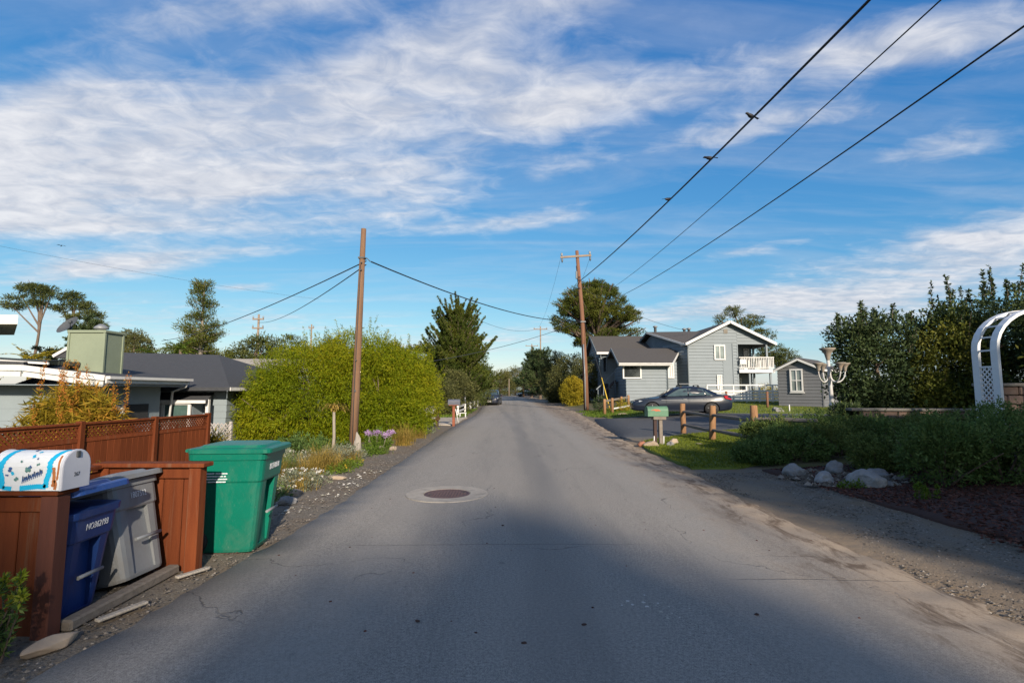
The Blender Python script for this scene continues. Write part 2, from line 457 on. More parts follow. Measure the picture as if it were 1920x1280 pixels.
class MB:
    def __init__(self):
        self.v, self.f, self.s = [], [], []

    def add(self, vs, fs, smooth=False):
        o = len(self.v)
        self.v += [tuple(p) for p in vs]
        self.f += [tuple(i + o for i in f) for f in fs]
        self.s += [smooth] * len(fs)
        return self

    def box(self, c, s, rot=None, bev=0.0):
        hx, hy, hzz = s[0] / 2, s[1] / 2, s[2] / 2
        if bev <= 0:
            vs = [Vector((x, y, z)) for x in (-hx, hx) for y in (-hy, hy) for z in (-hzz, hzz)]
            fs = [(0, 1, 3, 2), (4, 6, 7, 5), (0, 4, 5, 1), (2, 3, 7, 6), (0, 2, 6, 4), (1, 5, 7, 3)]
        else:
            b = min(bev, hx * .9, hy * .9, hzz * .9)
            bm = bmesh.new()
            bmesh.ops.create_cube(bm, size=1)
            for v in bm.verts:
                v.co = Vector((v.co.x * s[0], v.co.y * s[1], v.co.z * s[2]))
            bmesh.ops.bevel(bm, geom=bm.edges[:], offset=b, segments=1, affect='EDGES')
            bm.verts.index_update()
            vs = [v.co.copy() for v in bm.verts]
            fs = [tuple(v.index for v in f.verts) for f in bm.faces]
            bm.free()
        if rot is not None:
            vs = [rot @ p for p in vs]
        c = Vector(c)
        return self.add([p + c for p in vs], fs)

    def bar(self, a, b, w, h=None, bev=0.0, up=(0, 0, 1)):
        """rectangular bar from a to b; w across, h along up"""
        a, b = Vector(a), Vector(b)
        d = b - a
        L = d.length
        x = d.normalized()
        u = Vector(up)
        y = u.cross(x)
        if y.length < 1e-4:
            y = Vector((0, 1, 0)).cross(x)
        y.normalize()
        z = x.cross(y)
        m = Matrix((x, y, z)).transposed()
        return self.box((a + b) / 2, (L, w, h or w), m, bev)

    def tube(self, pts, rad, n=8, cap=True, smooth=True):
        pts = [Vector(p) for p in pts]
        if isinstance(rad, (int, float)):
            rad = [rad] * len(pts)
        vs, fs = [], []
        ref = None
        for i, p in enumerate(pts):
            t = (pts[min(i + 1, len(pts) - 1)] - pts[max(i - 1, 0)]).normalized()
            if ref is None:
                ref = Vector((0, 0, 1)) if abs(t.z) < .9 else Vector((1, 0, 0))
            x = ref - t * ref.dot(t)
            if x.length < 1e-5:
                x = t.orthogonal()
            x.normalize()
            ref = x
            y = t.cross(x)
            for k in range(n):
                a = 2 * math.pi * k / n
                vs.append(p + (x * math.cos(a) + y * math.sin(a)) * rad[i])
        for i in range(len(pts) - 1):
            for k in range(n):
                k2 = (k + 1) % n
                fs.append((i * n + k, i * n + k2, (i + 1) * n + k2, (i + 1) * n + k))
        self.add(vs, fs, smooth)
        if cap:
            self.add(vs[:n], [tuple(range(n))[::-1]])
            self.add(vs[-n:], [tuple(range(n))])
        return self

    def lathe(self, prof, c=(0, 0, 0), n=16, axis='Z', smooth=True):
        vs, fs = [], []
        for r, h in prof:
            for k in range(n):
                a = 2 * math.pi * k / n
                p = (r * math.cos(a), r * math.sin(a), h)
                if axis == 'Y':
                    p = (p[0], p[2], p[1])
                elif axis == 'X':
                    p = (p[2], p[0], p[1])
                vs.append((p[0] + c[0], p[1] + c[1], p[2] + c[2]))
        for i in range(len(prof) - 1):
            for k in range(n):
                k2 = (k + 1) % n
                fs.append((i * n + k, i * n + k2, (i + 1) * n + k2, (i + 1) * n + k))
        self.add(vs, fs, smooth)
        self.add(vs[:n], [tuple(range(n))[::-1]])
        self.add(vs[-n:], [tuple(range(n))])
        return self

    def loft(self, secs, cap=True, smooth=False, closed=True):
        n = len(secs[0])
        vs = [p for s in secs for p in s]
        fs = []
        for i in range(len(secs) - 1):
            for k in range(n if closed else n - 1):
                k2 = (k + 1) % n
                fs.append((i * n + k, i * n + k2, (i + 1) * n + k2, (i + 1) * n + k))
        self.add(vs, fs, smooth)
        if cap:
            o = len(self.v) - len(vs)
            self.f.append(tuple(o + k for k in range(n))[::-1])
            self.s.append(False)
            self.f.append(tuple(o + (len(secs) - 1) * n + k for k in range(n)))
            self.s.append(False)
        return self

    def poly(self, pts, thick=None):
        """flat polygon, or a slab thickened along -normal"""
        pts = [Vector(p) for p in pts]
        n = len(pts)
        if thick is None:
            return self.add(pts, [tuple(range(n))])
        nr = Vector((0, 0, 0))
        for i in range(n):
            a, b = pts[i], pts[(i + 1) % n]
            nr += (a).cross(b)
        nr.normalize()
        lo = [p - nr * thick for p in pts]
        fs = [tuple(range(n)), tuple(range(n, 2 * n))[::-1]]
        fs += [(i, i + n, (i + 1) % n + n, (i + 1) % n) for i in range(n)]
        return self.add(pts + lo, fs)

    def build(self, name, mat, parent=None, loc=None, fix=True):
        me = bpy.data.meshes.new(name)
        me.from_pydata([tuple(p) for p in self.v], [], self.f)
        if any(self.s):
            me.polygons.foreach_set('use_smooth', self.s)
        if fix:
            bm = bmesh.new()
            bm.from_mesh(me)
            bmesh.ops.remove_doubles(bm, verts=bm.verts, dist=1e-5)
            bmesh.ops.recalc_face_normals(bm, faces=bm.faces)
            bm.to_mesh(me)
            bm.free()
        me.materials.append(MATS[mat])
        o = bpy.data.objects.new(name, me)
        COL.objects.link(o)
        if parent is not None:
            o.parent = parent
        if loc is not None:
            o.location = loc
        return o


def tag(o, label=None, cat=None, group=None, kind=None):
    if label:
        o['label'] = label
    if cat:
        o['category'] = cat
    if group:
        o['group'] = group
    if kind:
        o['kind'] = kind
    return o


def thing(name, label, cat, loc=(0, 0, 0), rotz=0.0, group=None):
    o = bpy.data.objects.new(name, None)
    COL.objects.link(o)
    o.empty_display_size = 0.2
    o.location = loc
    o.rotation_euler = (0, 0, rotz)
    return tag(o, label, cat, group)


def share(o, name, parent, loc=(0, 0, 0), rot=(0, 0, 0), scale=(1, 1, 1)):
    """another object on the same mesh"""
    c = bpy.data.objects.new(name, o.data)
    COL.objects.link(c)
    c.parent = parent
    c.location, c.rotation_euler, c.scale = loc, rot, scale
    return c


def copy_tree(o, parent=None):
    c = o.copy()
    COL.objects.link(c)
    c.parent = parent
    for ch in o.children:
        copy_tree(ch, c)
    return c


def cut(o, *cutters):
    for mb in cutters:
        k = mb.build('cutter', 'dark_room', o.parent)
        m = o.modifiers.new('cut', 'BOOLEAN')
        m.object, m.operation, m.solver = k, 'DIFFERENCE', 'EXACT'
        dg = bpy.context.evaluated_depsgraph_get()
        me = bpy.data.meshes.new_from_object(o.evaluated_get(dg))
        o.modifiers.clear()
        o.data = me
        bpy.data.objects.remove(k)


def text(name, body, size, mat, parent, loc, rot, sx=1.0):
    cu = bpy.data.curves.new(name, 'FONT')
    cu.body = body
    cu.size = size
    cu.align_x = 'CENTER'
    cu.extrude = 0.0008
    t = bpy.data.objects.new(name, cu)
    COL.objects.link(t)
    dg = bpy.context.evaluated_depsgraph_get()
    me = bpy.data.meshes.new_from_object(t.evaluated_get(dg))
    bpy.data.objects.remove(t)
    me.materials.clear()
    me.materials.append(MATS[mat])
    o = bpy.data.objects.new(name, me)
    COL.objects.link(o)
    o.parent = parent
    o.location, o.rotation_euler, o.scale = loc, rot, (sx, 1, 1)
    return o


def rrect(d, w, r, z, cx=0.0, n=3):
    """rounded rectangle in x (d) and y (w)"""
    out = []
    for sx, sy, a0 in ((1, 1, 0), (-1, 1, 90), (-1, -1, 180), (1, -1, 270)):
        for k in range(n + 1):
            a = R(a0 + 90 * k / n)
            out.append((cx + sx * (d / 2 - r) + r * math.cos(a), sy * (w / 2 - r) + r * math.sin(a), z))
    return out


# ---- foliage -----------------------------------------------------------
def unit(a):
    return a / np.maximum(np.linalg.norm(a, axis=1, keepdims=True), 1e-9)


def leaf_obj(name, P, D, L, W, rnd, mat, parent=None, rng=None, tri=False, side=None):
    """one mesh of rhombic (or pointed, tri) leaves: base points P, directions D, lengths L, widths W"""
    n = len(P)
    rng = rng or np.random.default_rng(1)
    S = np.cross(D, rng.normal(size=(n, 3))) if side is None else np.cross(D, side)
    S = unit(S)
    L = np.broadcast_to(L, n).reshape(-1, 1)
    W = np.broadcast_to(W, n).reshape(-1, 1)
    if tri:
        V = np.stack([P - S * W / 2, P + S * W / 2, P + D * L], 1)
        k = 3
    else:
        V = np.stack([P, P + D * L * .45 + S * W / 2, P + D * L, P + D * L * .45 - S * W / 2], 1)
        k = 4
    me = bpy.data.meshes.new(name)
    me.vertices.add(n * k)
    me.vertices.foreach_set('co', V.reshape(-1).astype(np.float32))
    me.loops.add(n * k)
    me.loops.foreach_set('vertex_index', np.arange(n * k, dtype=np.int32))
    me.polygons.add(n)
    me.polygons.foreach_set('loop_start', np.arange(0, n * k, k, dtype=np.int32))
    me.polygons.foreach_set('loop_total', np.full(n, k, dtype=np.int32))
    at = me.attributes.new('rnd', 'FLOAT', 'FACE')
    at.data.foreach_set('value', np.clip(rnd, 0, 1).astype(np.float32))
    me.update(calc_edges=True)
    me.materials.append(MATS[mat])
    o = bpy.data.objects.new(name, me)
    COL.objects.link(o)
    if parent is not None:
        o.parent = parent
    return o


def shell_points(ells, n, rng, inner=0.55, floor=None):
    """points through the outer part of a set of ellipsoids (cx,cy,cz,rx,ry,rz), none deep inside another; and outward directions"""
    w = np.array([(e[3] * e[4] + e[3] * e[5] + e[4] * e[5]) for e in ells])
    idx = rng.choice(len(ells), size=n * 2, p=w / w.sum())
    E = np.array(ells)[idx]
    d = unit(rng.normal(size=(n * 2, 3)))
    r = (inner ** 2 + (1 - inner ** 2) * rng.random(n * 2)) ** .5
    P = E[:, :3] + d * E[:, 3:6] * r[:, None]
    keep = np.ones(len(P), bool)
    for j, e in enumerate(ells):
        q = (((P - np.array(e[:3])) / np.array(e[3:6])) ** 2).sum(1)
        keep &= ~((q < (inner * .85) ** 2) & (idx != j))
    if floor is not None:
        keep &= P[:, 2] > floor
    P, d = P[keep][:n], d[keep][:n]
    return P, d


def clumps(P, O, rc, k, L, W, rng, out=0.6, up=0.2, flat=1.0, vary=0.35):
    """k leaves round every clump centre P (outward O)"""
    n = len(P)
    rc = np.broadcast_to(rc, n)
    off = unit(rng.normal(size=(n * k, 3))) * (rng.random((n * k, 1)) ** .5)
    off[:, 2] *= flat
    Q = np.repeat(P, k, 0) + off * np.repeat(rc, k)[:, None]
    D = unit(rng.normal(size=(n * k, 3)) * .8 + np.repeat(O, k, 0) * out + off * .7 + np.array([0, 0, up]))
    ph = rng.random(6) * 6.28
    fs = 1.3 / max(float(np.mean(rc)) * 4, .12)
    field = np.sin(P[:, 0] * fs + ph[0]) * np.sin(P[:, 1] * fs * .9 + ph[1]) + np.sin(P[:, 2] * fs * 1.2 + ph[2] + P[:, 0] * fs * .5)
    field = np.clip(.5 + .28 * field, 0, 1)
    rn = np.clip(np.repeat(rng.random(n) * .36 + field * .34, k) + rng.random(n * k) * .32, 0, 1)
    s = 1 + vary * (rng.random(n * k) - .5) * 2
    return Q, D, L * s, W * s, rn


def bushy(name, mat, ells, nc, rc, k, L, W, seed, parent=None, inner=.5, out=.6, up=.2, flat=1.0, floor=None, tri=False, gaps=0.0):
    rng = np.random.default_rng(seed)
    P, O = shell_points(ells, nc, rng, inner, floor)
    if gaps:
        fs = 1.15 / rc
        g1 = np.sin(P[:, 0] * fs + 1.3) + np.sin(P[:, 1] * fs * .93 + 2.1) + np.sin(P[:, 2] * fs * 1.07 + .4) + np.sin((P[:, 0] + P[:, 2]) * fs * .61)
        keep = g1 > np.quantile(g1, gaps)
        P, O = P[keep], O[keep]
    rr = rc * (0.6 + .8 * rng.random(len(P)))
    Q, D, l, w, rn = clumps(P, O, rr, k, L, W, rng, out, up, flat)
    return leaf_obj(name, Q, D, l, w, rn, mat, parent, rng, tri)


def limb_path(a, d, L, bend, rng, n=5):
    """points of a limb from a in direction d (bending by bend, wobbling)"""
    pts = [np.array(a, float)]
    d = np.array(d, float)
    d /= np.linalg.norm(d)
    for i in range(n):
        d = d + np.array(bend) / n + rng.normal(size=3) * .06
        d /= np.linalg.norm(d)
        pts.append(pts[-1] + d * L / n)
    return np.array(pts)


def along(path, m, rng, t0=0.2):
    t = t0 + (1 - t0) * rng.random(m)
    x = t * (len(path) - 1)
    i = np.minimum(x.astype(int), len(path) - 2)
    f = (x - i)[:, None]
    P = path[i] * (1 - f) + path[i + 1] * f
    return P, unit(path[i + 1] - path[i]), t


def trunk_obj(paths, radii, mat, parent, n=7):
    mb = MB()
    for p, (r0, r1) in zip(paths, radii):
        k = len(p)
        mb.tube(p, [r0 + (r1 - r0) * i / (k - 1) for i in range(k)], n if r0 > .05 else 5)
    return mb.build('trunk', mat, parent, fix=False)


def blob_tree(name, label, loc, h, ells, mat, nc, rc, k, L, W, seed, group=None, trunk_r=.2, bark='bark', cat='tree', inner=.5, flat=1.0, up=.2, lean=(0, 0), tri=False, out=.6, floor=None, gaps=.12):
    """trunk, limbs reaching into each ellipsoid, and leaves in clumps"""
    t = thing(name, label, cat, loc, 0, group)
    rng = np.random.default_rng(seed)
    top = np.array([lean[0], lean[1], h])
    main = np.array([top * f + np.append(rng.normal(size=2) * .06 * (0 < f < 1), 0) for f in np.linspace(0, 1, 6)])
    main[0, 2] = -.15
    paths, rad = [main], [(trunk_r, trunk_r * .35)]
    for e in ells:
        c = np.array(e[:3])
        f = np.clip(c[2] / max(h, .1) * .75, .2, .9)
        s = top * f
        mid = (s + c) / 2 + np.array([0, 0, -.08 * e[5]])
        paths.append(np.array([s, mid, c, c + (c - s) * .25]))
        rad.append((trunk_r * .45, trunk_r * .08))
    trunk_obj(paths, rad, bark, t)
    bushy('crown', mat, ells, nc, rc, k, L, W, seed + 1, t, inner, out, up, flat, floor, tri, gaps)
    return t


def limb_tree(name, label, loc, h, limbs, mat, k, L, W, seed, group=None, trunk_r=.25, bark='bark', dens=6.0, rc=.35, up=.3, flat=.5, cat='tree', taper=.55, lean=(0, 0), sub=2, t0=.3, out=.8):
    """conifer: trunk plus explicit limbs (z, azimuth, elevation, length, bend) with foliage along each limb"""
    t = thing(name, label, cat, loc, 0, group)
    rng = np.random.default_rng(seed)
    main = np.array([[lean[0] * f * f, lean[1] * f * f, h * f] for f in np.linspace(0, 1, 7)])
    main[0, 2] = -.15
    paths, rad = [main], [(trunk_r, trunk_r * .12)]
    PP, OO, RR = [], [], []
    for lm_ in limbs:
        z, az, el, ln, bend = lm_[:5]
        thin = lm_[5] if len(lm_) > 5 else 1.0
        f = z / h
        a = (lean[0] * f * f, lean[1] * f * f, z)
        d = (math.cos(az) * math.cos(el), math.sin(az) * math.cos(el), math.sin(el))
        p = limb_path(a, d, ln, (0, 0, bend), rng)
        paths.append(p)
        rad.append((max(.02, trunk_r * .3 * (1 - .6 * f)), .008))
        sp = [p]
        for q in range(sub if thin >= 1 else 0):
            i = rng.integers(1, 4)
            dd = unit((p[i + 1] - p[i])[None])[0] + rng.normal(size=3) * np.array([.55, .55, .2])
            s = limb_path(p[i], dd, ln * (.35 + .25 * rng.random()), (0, 0, bend), rng, 4)
            sp.append(s)
        for j, s in enumerate(sp):
            m = max(2, int(dens * ln * (1 if j == 0 else .5) / thin ** .5))
            P, O, tt = along(s, m, rng, t0 if j == 0 else .1)
            PP.append(P)
            OO.append(O)
            RR.append(rc * thin * (1 - taper * tt) * (.7 + .6 * rng.random(m)))
    trunk_obj(paths, rad, bark, t)
    Q, D, l, w, rn = clumps(np.concatenate(PP), np.concatenate(OO), np.concatenate(RR), k, L, W, rng, out, up, flat)
    leaf_obj('crown', Q, D, l, w, rn, mat, t, rng)
    return t


def blades(name, P, h, w, lean, mat, seed, parent=None, rnd=None, seg=1, droop=0.0):
    """upright grass blades / strap leaves; with seg>1 they arch over"""
    rng = np.random.default_rng(seed)
    n = len(P)
    az = rng.random(n) * 2 * np.pi
    out = np.stack([np.cos(az), np.sin(az), np.zeros(n)], 1)
    lean = np.broadcast_to(lean, n) * (0.3 + rng.random(n))
    hh = np.broadcast_to(h, n) * (0.6 + .7 * rng.random(n))
    rn = rng.random(n) if rnd is None else rnd
    if seg == 1:
        D = unit(np.array([0, 0, 1.]) + out * lean[:, None])
        return leaf_obj(name, P, D, hh, w, rn, mat, parent, rng, tri=True)
    Ps, Ds, Ls, Ws, Rs, Ss = [], [], [], [], [], []
    p = P.copy()
    d = unit(np.array([0, 0, 1.]) + out * lean[:, None])
    side = unit(np.cross(out, np.array([0, 0, 1.])))
    for i in range(seg):
        Ps.append(p - d * (hh / seg * .12)[:, None])
        Ds.append(d)
        Ls.append(hh / seg * 1.3)
        Ws.append(np.full(n, w) * (1 - .6 * i / seg))
        Rs.append(rn)
        Ss.append(np.cross(side, d))
        p = p + d * (hh / seg)[:, None]
        d = unit(d + out * .25 * lean[:, None] - np.array([0, 0, droop]) * (i + 1) / seg * (0.7 + .6 * rng.random((n, 1))))
    return leaf_obj(name, np.concatenate(Ps), np.concatenate(Ds), np.concatenate(Ls), np.concatenate(Ws), np.concatenate(Rs), mat, parent, rng, False, np.concatenate(Ss))


def rock(name, mat, label, cat, loc, s, seed, group=None, rotz=0.0, amp=1.0):
    """lumpy stone with facets"""
    rng = np.random.default_rng(seed)
    bm = bmesh.new()
    bmesh.ops.create_icosphere(bm, subdivisions=4, radius=1)
    planes = unit(rng.normal(size=(14, 3)))
    lim = .58 + .30 * rng.random(14)
    ph = rng.random(6) * 6
    for v in bm.verts:
        p = np.array(v.co)
        for q, l in zip(planes, lim):
            dd = p @ q
            if dd > l:
                p = p - q * (dd - l) * .95
        q_ = Vector(p) + Vector(ph[:3])
        b = 1 + amp * (.20 * mnoise.noise(q_ * 1.3) + .10 * mnoise.noise(q_ * 3.1) + .05 * mnoise.noise(q_ * 7))
        p = p * b
        if p[2] < -.35:
            p[2] = -.35
        v.co = Vector((p[0] * s[0], p[1] * s[1], (p[2] + .3) * s[2]))
    me = bpy.data.meshes.new(name)
    bm.to_mesh(me)
    bm.free()
    me.polygons.foreach_set('use_smooth', [True] * len(me.polygons))
    me.materials.append(MATS[mat])
    o = bpy.data.objects.new(name, me)
    COL.objects.link(o)
    o.location = loc
    o.rotation_euler = (0, 0, rotz)
    return tag(o, label, cat, group)


def wire(name, a, b, sag, r, mat, label, cat='wire', group=None, n=24, side=6):
    a, b = Vector(a), Vector(b)
    pts = []
    for i in range(n + 1):
        t = i / n
        p = a.lerp(b, t)
        p.z -= 4 * sag * t * (1 - t)
        pts.append(p)
    o = MB().tube(pts, r, side).build(name, mat, None, fix=False)
    return tag(o, label, cat, group)

# ------------------------------------------------------------------ ground
def ground_material():
    m, nt, bs = new_mat('ground')
    v = coords(nt)
    sp = nt.nodes.new('ShaderNodeSeparateXYZ')
    nt.links.new(v, sp.inputs[0])
    x = sp.outputs[0]
    wob = _math(nt, 'MULTIPLY', _math(nt, 'SUBTRACT', _noise(nt, v, 1.1, 4, 0.6), 0.5), 1.6)
    xw = _math(nt, 'ADD', x, wob)
    soil = _mix(nt, _range(nt, _noise(nt, v, 2.2, 6, 0.7), 0.35, 0.65), (0.125, 0.100, 0.070), (0.085, 0.082, 0.040))
    soil = _mix(nt, _range(nt, _noise(nt, v, 0.25, 3, 0.6), 0.45, 0.6), soil, (0.080, 0.090, 0.030))
    grav = _mix(nt, _range(nt, _noise(nt, v, 55, 3, 0.8), 0.35, 0.7), (0.100, 0.086, 0.070), (0.205, 0.180, 0.148))
    grav = _mix(nt, _range(nt, _noise(nt, v, 1.4, 5, 0.65), 0.45, 0.65), grav, (0.155, 0.118, 0.082))
    gl = _math(nt, 'MULTIPLY', _range(nt, xw, -4.6, -3.7), _range(nt, xw, 5.6, 4.6))
    col = _mix(nt, gl, soil, grav)
    # fine tan silt washed along the right-hand edge of the road
    silt = _math(nt, 'MULTIPLY', _range(nt, xw, 2.6, 3.1), _range(nt, xw, 4.1, 3.4))
    col = _mix(nt, _math(nt, 'MULTIPLY', silt, 0.75), col, (0.235, 0.175, 0.118))
    nt.links.new(col, bs.inputs['Base Color'])
    bs.inputs['Roughness'].default_value = 0.95
    bs.inputs['Specular IOR Level'].default_value = 0.15
    h = _math(nt, 'ADD', _math(nt, 'MULTIPLY', _noise(nt, v, 70, 4, 0.7), 0.35), _noise(nt, v, 6, 5, 0.6))
    bump(nt, bs, h, 0.7, 0.03)


ground_material()


def road_material():
    m, nt, bs = new_mat('asphalt')
    v = coords(nt)
    sp = nt.nodes.new('ShaderNodeSeparateXYZ')
    nt.links.new(v, sp.inputs[0])
    x, y = sp.outputs[0], sp.outputs[1]
    fine = _math(nt, 'ADD', _math(nt, 'MULTIPLY', _noise(nt, v, 190, 2, 0.8), 0.5), _math(nt, 'MULTIPLY', _noise(nt, v, 48, 4, 0.95), 0.5))
    col = _mix(nt, _range(nt, fine, 0.41, 0.59), (0.112, 0.102, 0.090), (0.345, 0.318, 0.282))
    patch = _noise(nt, v, 0.8, 6, 0.62, 0.3)
    col = _mix(nt, _math(nt, 'MULTIPLY', _range(nt, patch, 0.40, 0.66), 0.5), col, (0.240, 0.215, 0.188))
    dark = _noise(nt, coords(nt, (1.5, 0.16, 1)), 1.5, 5, 0.6, 0.2)
    col = _mix(nt, _math(nt, 'MULTIPLY', _range(nt, dark, 0.50, 0.70), 0.30), col, (0.118, 0.112, 0.105))
    # paler wheel paths, darker drip line between them
    wob2 = _math(nt, 'MULTIPLY', _math(nt, 'SUBTRACT', _noise(nt, coords(nt, (.3, .25, 1)), 1.0, 3, 0.6), 0.5), 0.9)
    xt = _math(nt, 'ADD', x, wob2)
    for xc_, hw_, c_, k_ in ((-1.25, .42, (0.275, 0.252, 0.222), .30), (1.95, .42, (0.275, 0.252, 0.222), .30), (.35, .34, (0.120, 0.114, 0.108), .26)):
        b_ = _range(nt, _math(nt, 'ABSOLUTE', _math(nt, 'SUBTRACT', xt, xc_)), hw_, hw_ * .25)
        col = _mix(nt, _math(nt, 'MULTIPLY', b_, k_), col, c_)
    # dark drips, old spots
    spots = _noise(nt, v, 7.0, 2, 0.5)
    col = _mix(nt, _math(nt, 'MULTIPLY', _range(nt, spots, 0.74, 0.82), 0.4), col, (0.07, 0.066, 0.062))
    # soil carried onto the edges
    wob = _math(nt, 'SUBTRACT', _noise(nt, coords(nt, (1, 0.55, 1)), 1.7, 6, 0.7, 0.3), 0.5)
    xr = _math(nt, 'ADD', x, _math(nt, 'MULTIPLY', wob, 1.5))
    col = _mix(nt, _math(nt, 'MULTIPLY', _range(nt, xr, 2.05, 3.05), 0.72), col, (0.270, 0.205, 0.145))
    muck = _math(nt, 'MULTIPLY', _range(nt, _noise(nt, coords(nt, (2.2, 0.7, 1)), 2.3, 6, 0.75, 0.6), 0.47, 0.60), _range(nt, xr, 2.30, 2.80))
    col = _mix(nt, _math(nt, 'MULTIPLY', muck, 0.85), col, (0.080, 0.054, 0.036))
    col = _mix(nt, _math(nt, 'MULTIPLY', _range(nt, xr, -2.15, -2.75), 0.45), col, (0.215, 0.185, 0.150))
    # cracks: fine network and three long ones straight across
    vo = nt.nodes.new('ShaderNodeTexVoronoi')
    vo.feature = 'DISTANCE_TO_EDGE'
    vo.inputs['Scale'].default_value = 0.33
    dv = nt.nodes.new('ShaderNodeVectorMath')
    nv = nt.nodes.new('ShaderNodeTexNoise')
    nv.inputs['Scale'].default_value = 1.6
    nv.inputs['Detail'].default_value = 5
    nt.links.new(v, nv.inputs['Vector'])
    nt.links.new(v, dv.inputs[0])
    nt.links.new(nv.outputs['Color'], dv.inputs[1])
    nt.links.new(dv.outputs[0], vo.inputs['Vector'])
    cr = _range(nt, vo.outputs['Distance'], 0.0010, 0.0030, 1.0, 0.0)
    cr = _math(nt, 'MULTIPLY', cr, _range(nt, _noise(nt, v, 0.6, 2, 0.5), 0.50, 0.58))
    wy = _math(nt, 'MULTIPLY', _math(nt, 'SUBTRACT', _noise(nt, v, 2.2, 4, 0.7), 0.5), 0.10)
    for y0, xa, xb, wd in ((5.03, -1.7, 1.3, 0.008), (4.15, 1.6, 3.2, 0.009), (4.72, 2.1, 3.2, 0.007), (27.0, -0.8, 1.0, 0.03), (19.0, 1.4, 3.3, 0.02)):
        l = _range(nt, _math(nt, 'ABSOLUTE', _math(nt, 'ADD', _math(nt, 'SUBTRACT', y, y0), wy)), wd * .4, wd, 1.0, 0.0)
        l = _math(nt, 'MULTIPLY', l, _math(nt, 'MULTIPLY', _range(nt, x, xa, xa + .3), _range(nt, x, xb, xb - .3)))
        cr = _math(nt, 'MAXIMUM', cr, l)
    col = _mix(nt, _math(nt, 'MULTIPLY', cr, 0.55), col, (0.035, 0.032, 0.030))
    nt.links.new(col, bs.inputs['Base Color'])
    bs.inputs['Roughness'].default_value = 0.88
    bs.inputs['Specular IOR Level'].default_value = 0.25
    hh = _math(nt, 'SUBTRACT', _math(nt, 'ADD', _math(nt, 'MULTIPLY', fine, 0.6), _math(nt, 'MULTIPLY', _noise(nt, v, 3, 4, 0.6), 0.8)), cr)
    bump(nt, bs, hh, 0.5, 0.012)


road_material()
M('drive_asphalt', (0.070, 0.072, 0.078), (0.050, 0.052, 0.057), 12, 0.9, 0.5, 120, c3=(0.085, 0.085, 0.085))
M('lawn_soil', (0.105, 0.135, 0.016), (0.075, 0.10, 0.014), 2.5, 0.95, 0.6, 60, c3=(0.125, 0.125, 0.030))
M('mulch_soil', (0.055, 0.026, 0.020), (0.035, 0.018, 0.014), 20, 0.95, 0.8, 50)
M('pale_path', (0.36, 0.31, 0.25), (0.28, 0.24, 0.19), 5, 0.95, 0.4, 60)

ROAD_L = [(-40, -2.5), (2.8, -2.47), (3.8, -2.40), (5.65, -2.28), (6.5, -2.26), (12, -2.32), (19.3, -2.42), (30, -2.20), (48, -2.75), (70, -2.6), (121, -2.4), (150, -3.5), (200, -12)]
ROAD_R = [(-40, 3.25), (3.4, 3.22), (5.3, 3.17), (7.0, 3.11), (10, 3.23), (13.9, 3.24), (22, 3.7), (37.4, 4.45), (69, 4.5), (121, 4.7), (150, 3.8), (200, -5)]


def interp(tab, y):
    return float(np.interp(y, [p[0] for p in tab], [p[1] for p in tab]))


def grid_sheet(name, xs, ys, zf, mat, kind='structure'):
    X, Y = np.meshgrid(xs, ys)
    Z = zf(X, Y)
    n, m = X.shape
    vs = np.stack([X, Y, Z], -1).reshape(-1, 3)
    i = np.arange(n * m).reshape(n, m)
    fs = np.stack([i[:-1, :-1], i[:-1, 1:], i[1:, 1:], i[1:, :-1]], -1).reshape(-1, 4)
    me = bpy.data.meshes.new(name)
    me.from_pydata(vs.tolist(), [], fs.tolist())
    me.polygons.foreach_set('use_smooth', [True] * len(fs))
    me.materials.append(MATS[mat])
    o = bpy.data.objects.new(name, me)
    COL.objects.link(o)
    o['kind'] = kind
    return o


gx = np.concatenate([[-1500, -700, -300, -150, -90, -60, -45], np.arange(-34, 38.1, .5), [45, 60, 90, 150, 300, 700, 1500]])
gy = np.concatenate([[-1200, -400, -150, -80, -50], np.arange(-36, 70.1, .5), [80, 95, 115, 140, 180, 260, 500, 1000, 2200]])


def ground_z(X, Y):
    z = hz(X, Y)
    onroad = sm(-2.9, -2.2, X) * (1 - sm(2.9, 3.5, X))
    rng = np.random.default_rng(3)
    return z - 0.035 * onroad + (rng.random(X.shape) - .5) * .016 * (1 - onroad)


tag(grid_sheet('ground', gx, gy, ground_z, 'ground'), 'brown gravel and soil beside and beyond the road')

# road: crowned strip with a ragged edge
rng0 = np.random.default_rng(11)
ry = np.concatenate([np.arange(-40, 1, 1.0), np.arange(1, 24, .16), np.arange(24, 60, .6), np.arange(60, 201, 5)])
rows = []
for y in ry:
    xl = interp(ROAD_L, y) + rng0.normal() * .016
    xr = interp(ROAD_R, y) + rng0.normal() * .030
    c, hw = (xl + xr) / 2, (xr - xl) / 2
    row = []
    for t in np.linspace(-1, 1, 13):
        z = 0.020 + 0.022 * (1 - t * t)
        row.append((c + hw * t, y, z))
    rows.append([(xl - .01, y, -.06)] + row + [(xr + .01, y, -.06)])
mb = MB()
mb.loft(rows, cap=False, smooth=True, closed=False)
tag(mb.build('road', 'asphalt', fix=False), 'grey worn asphalt road running straight away', None, None, 'structure')


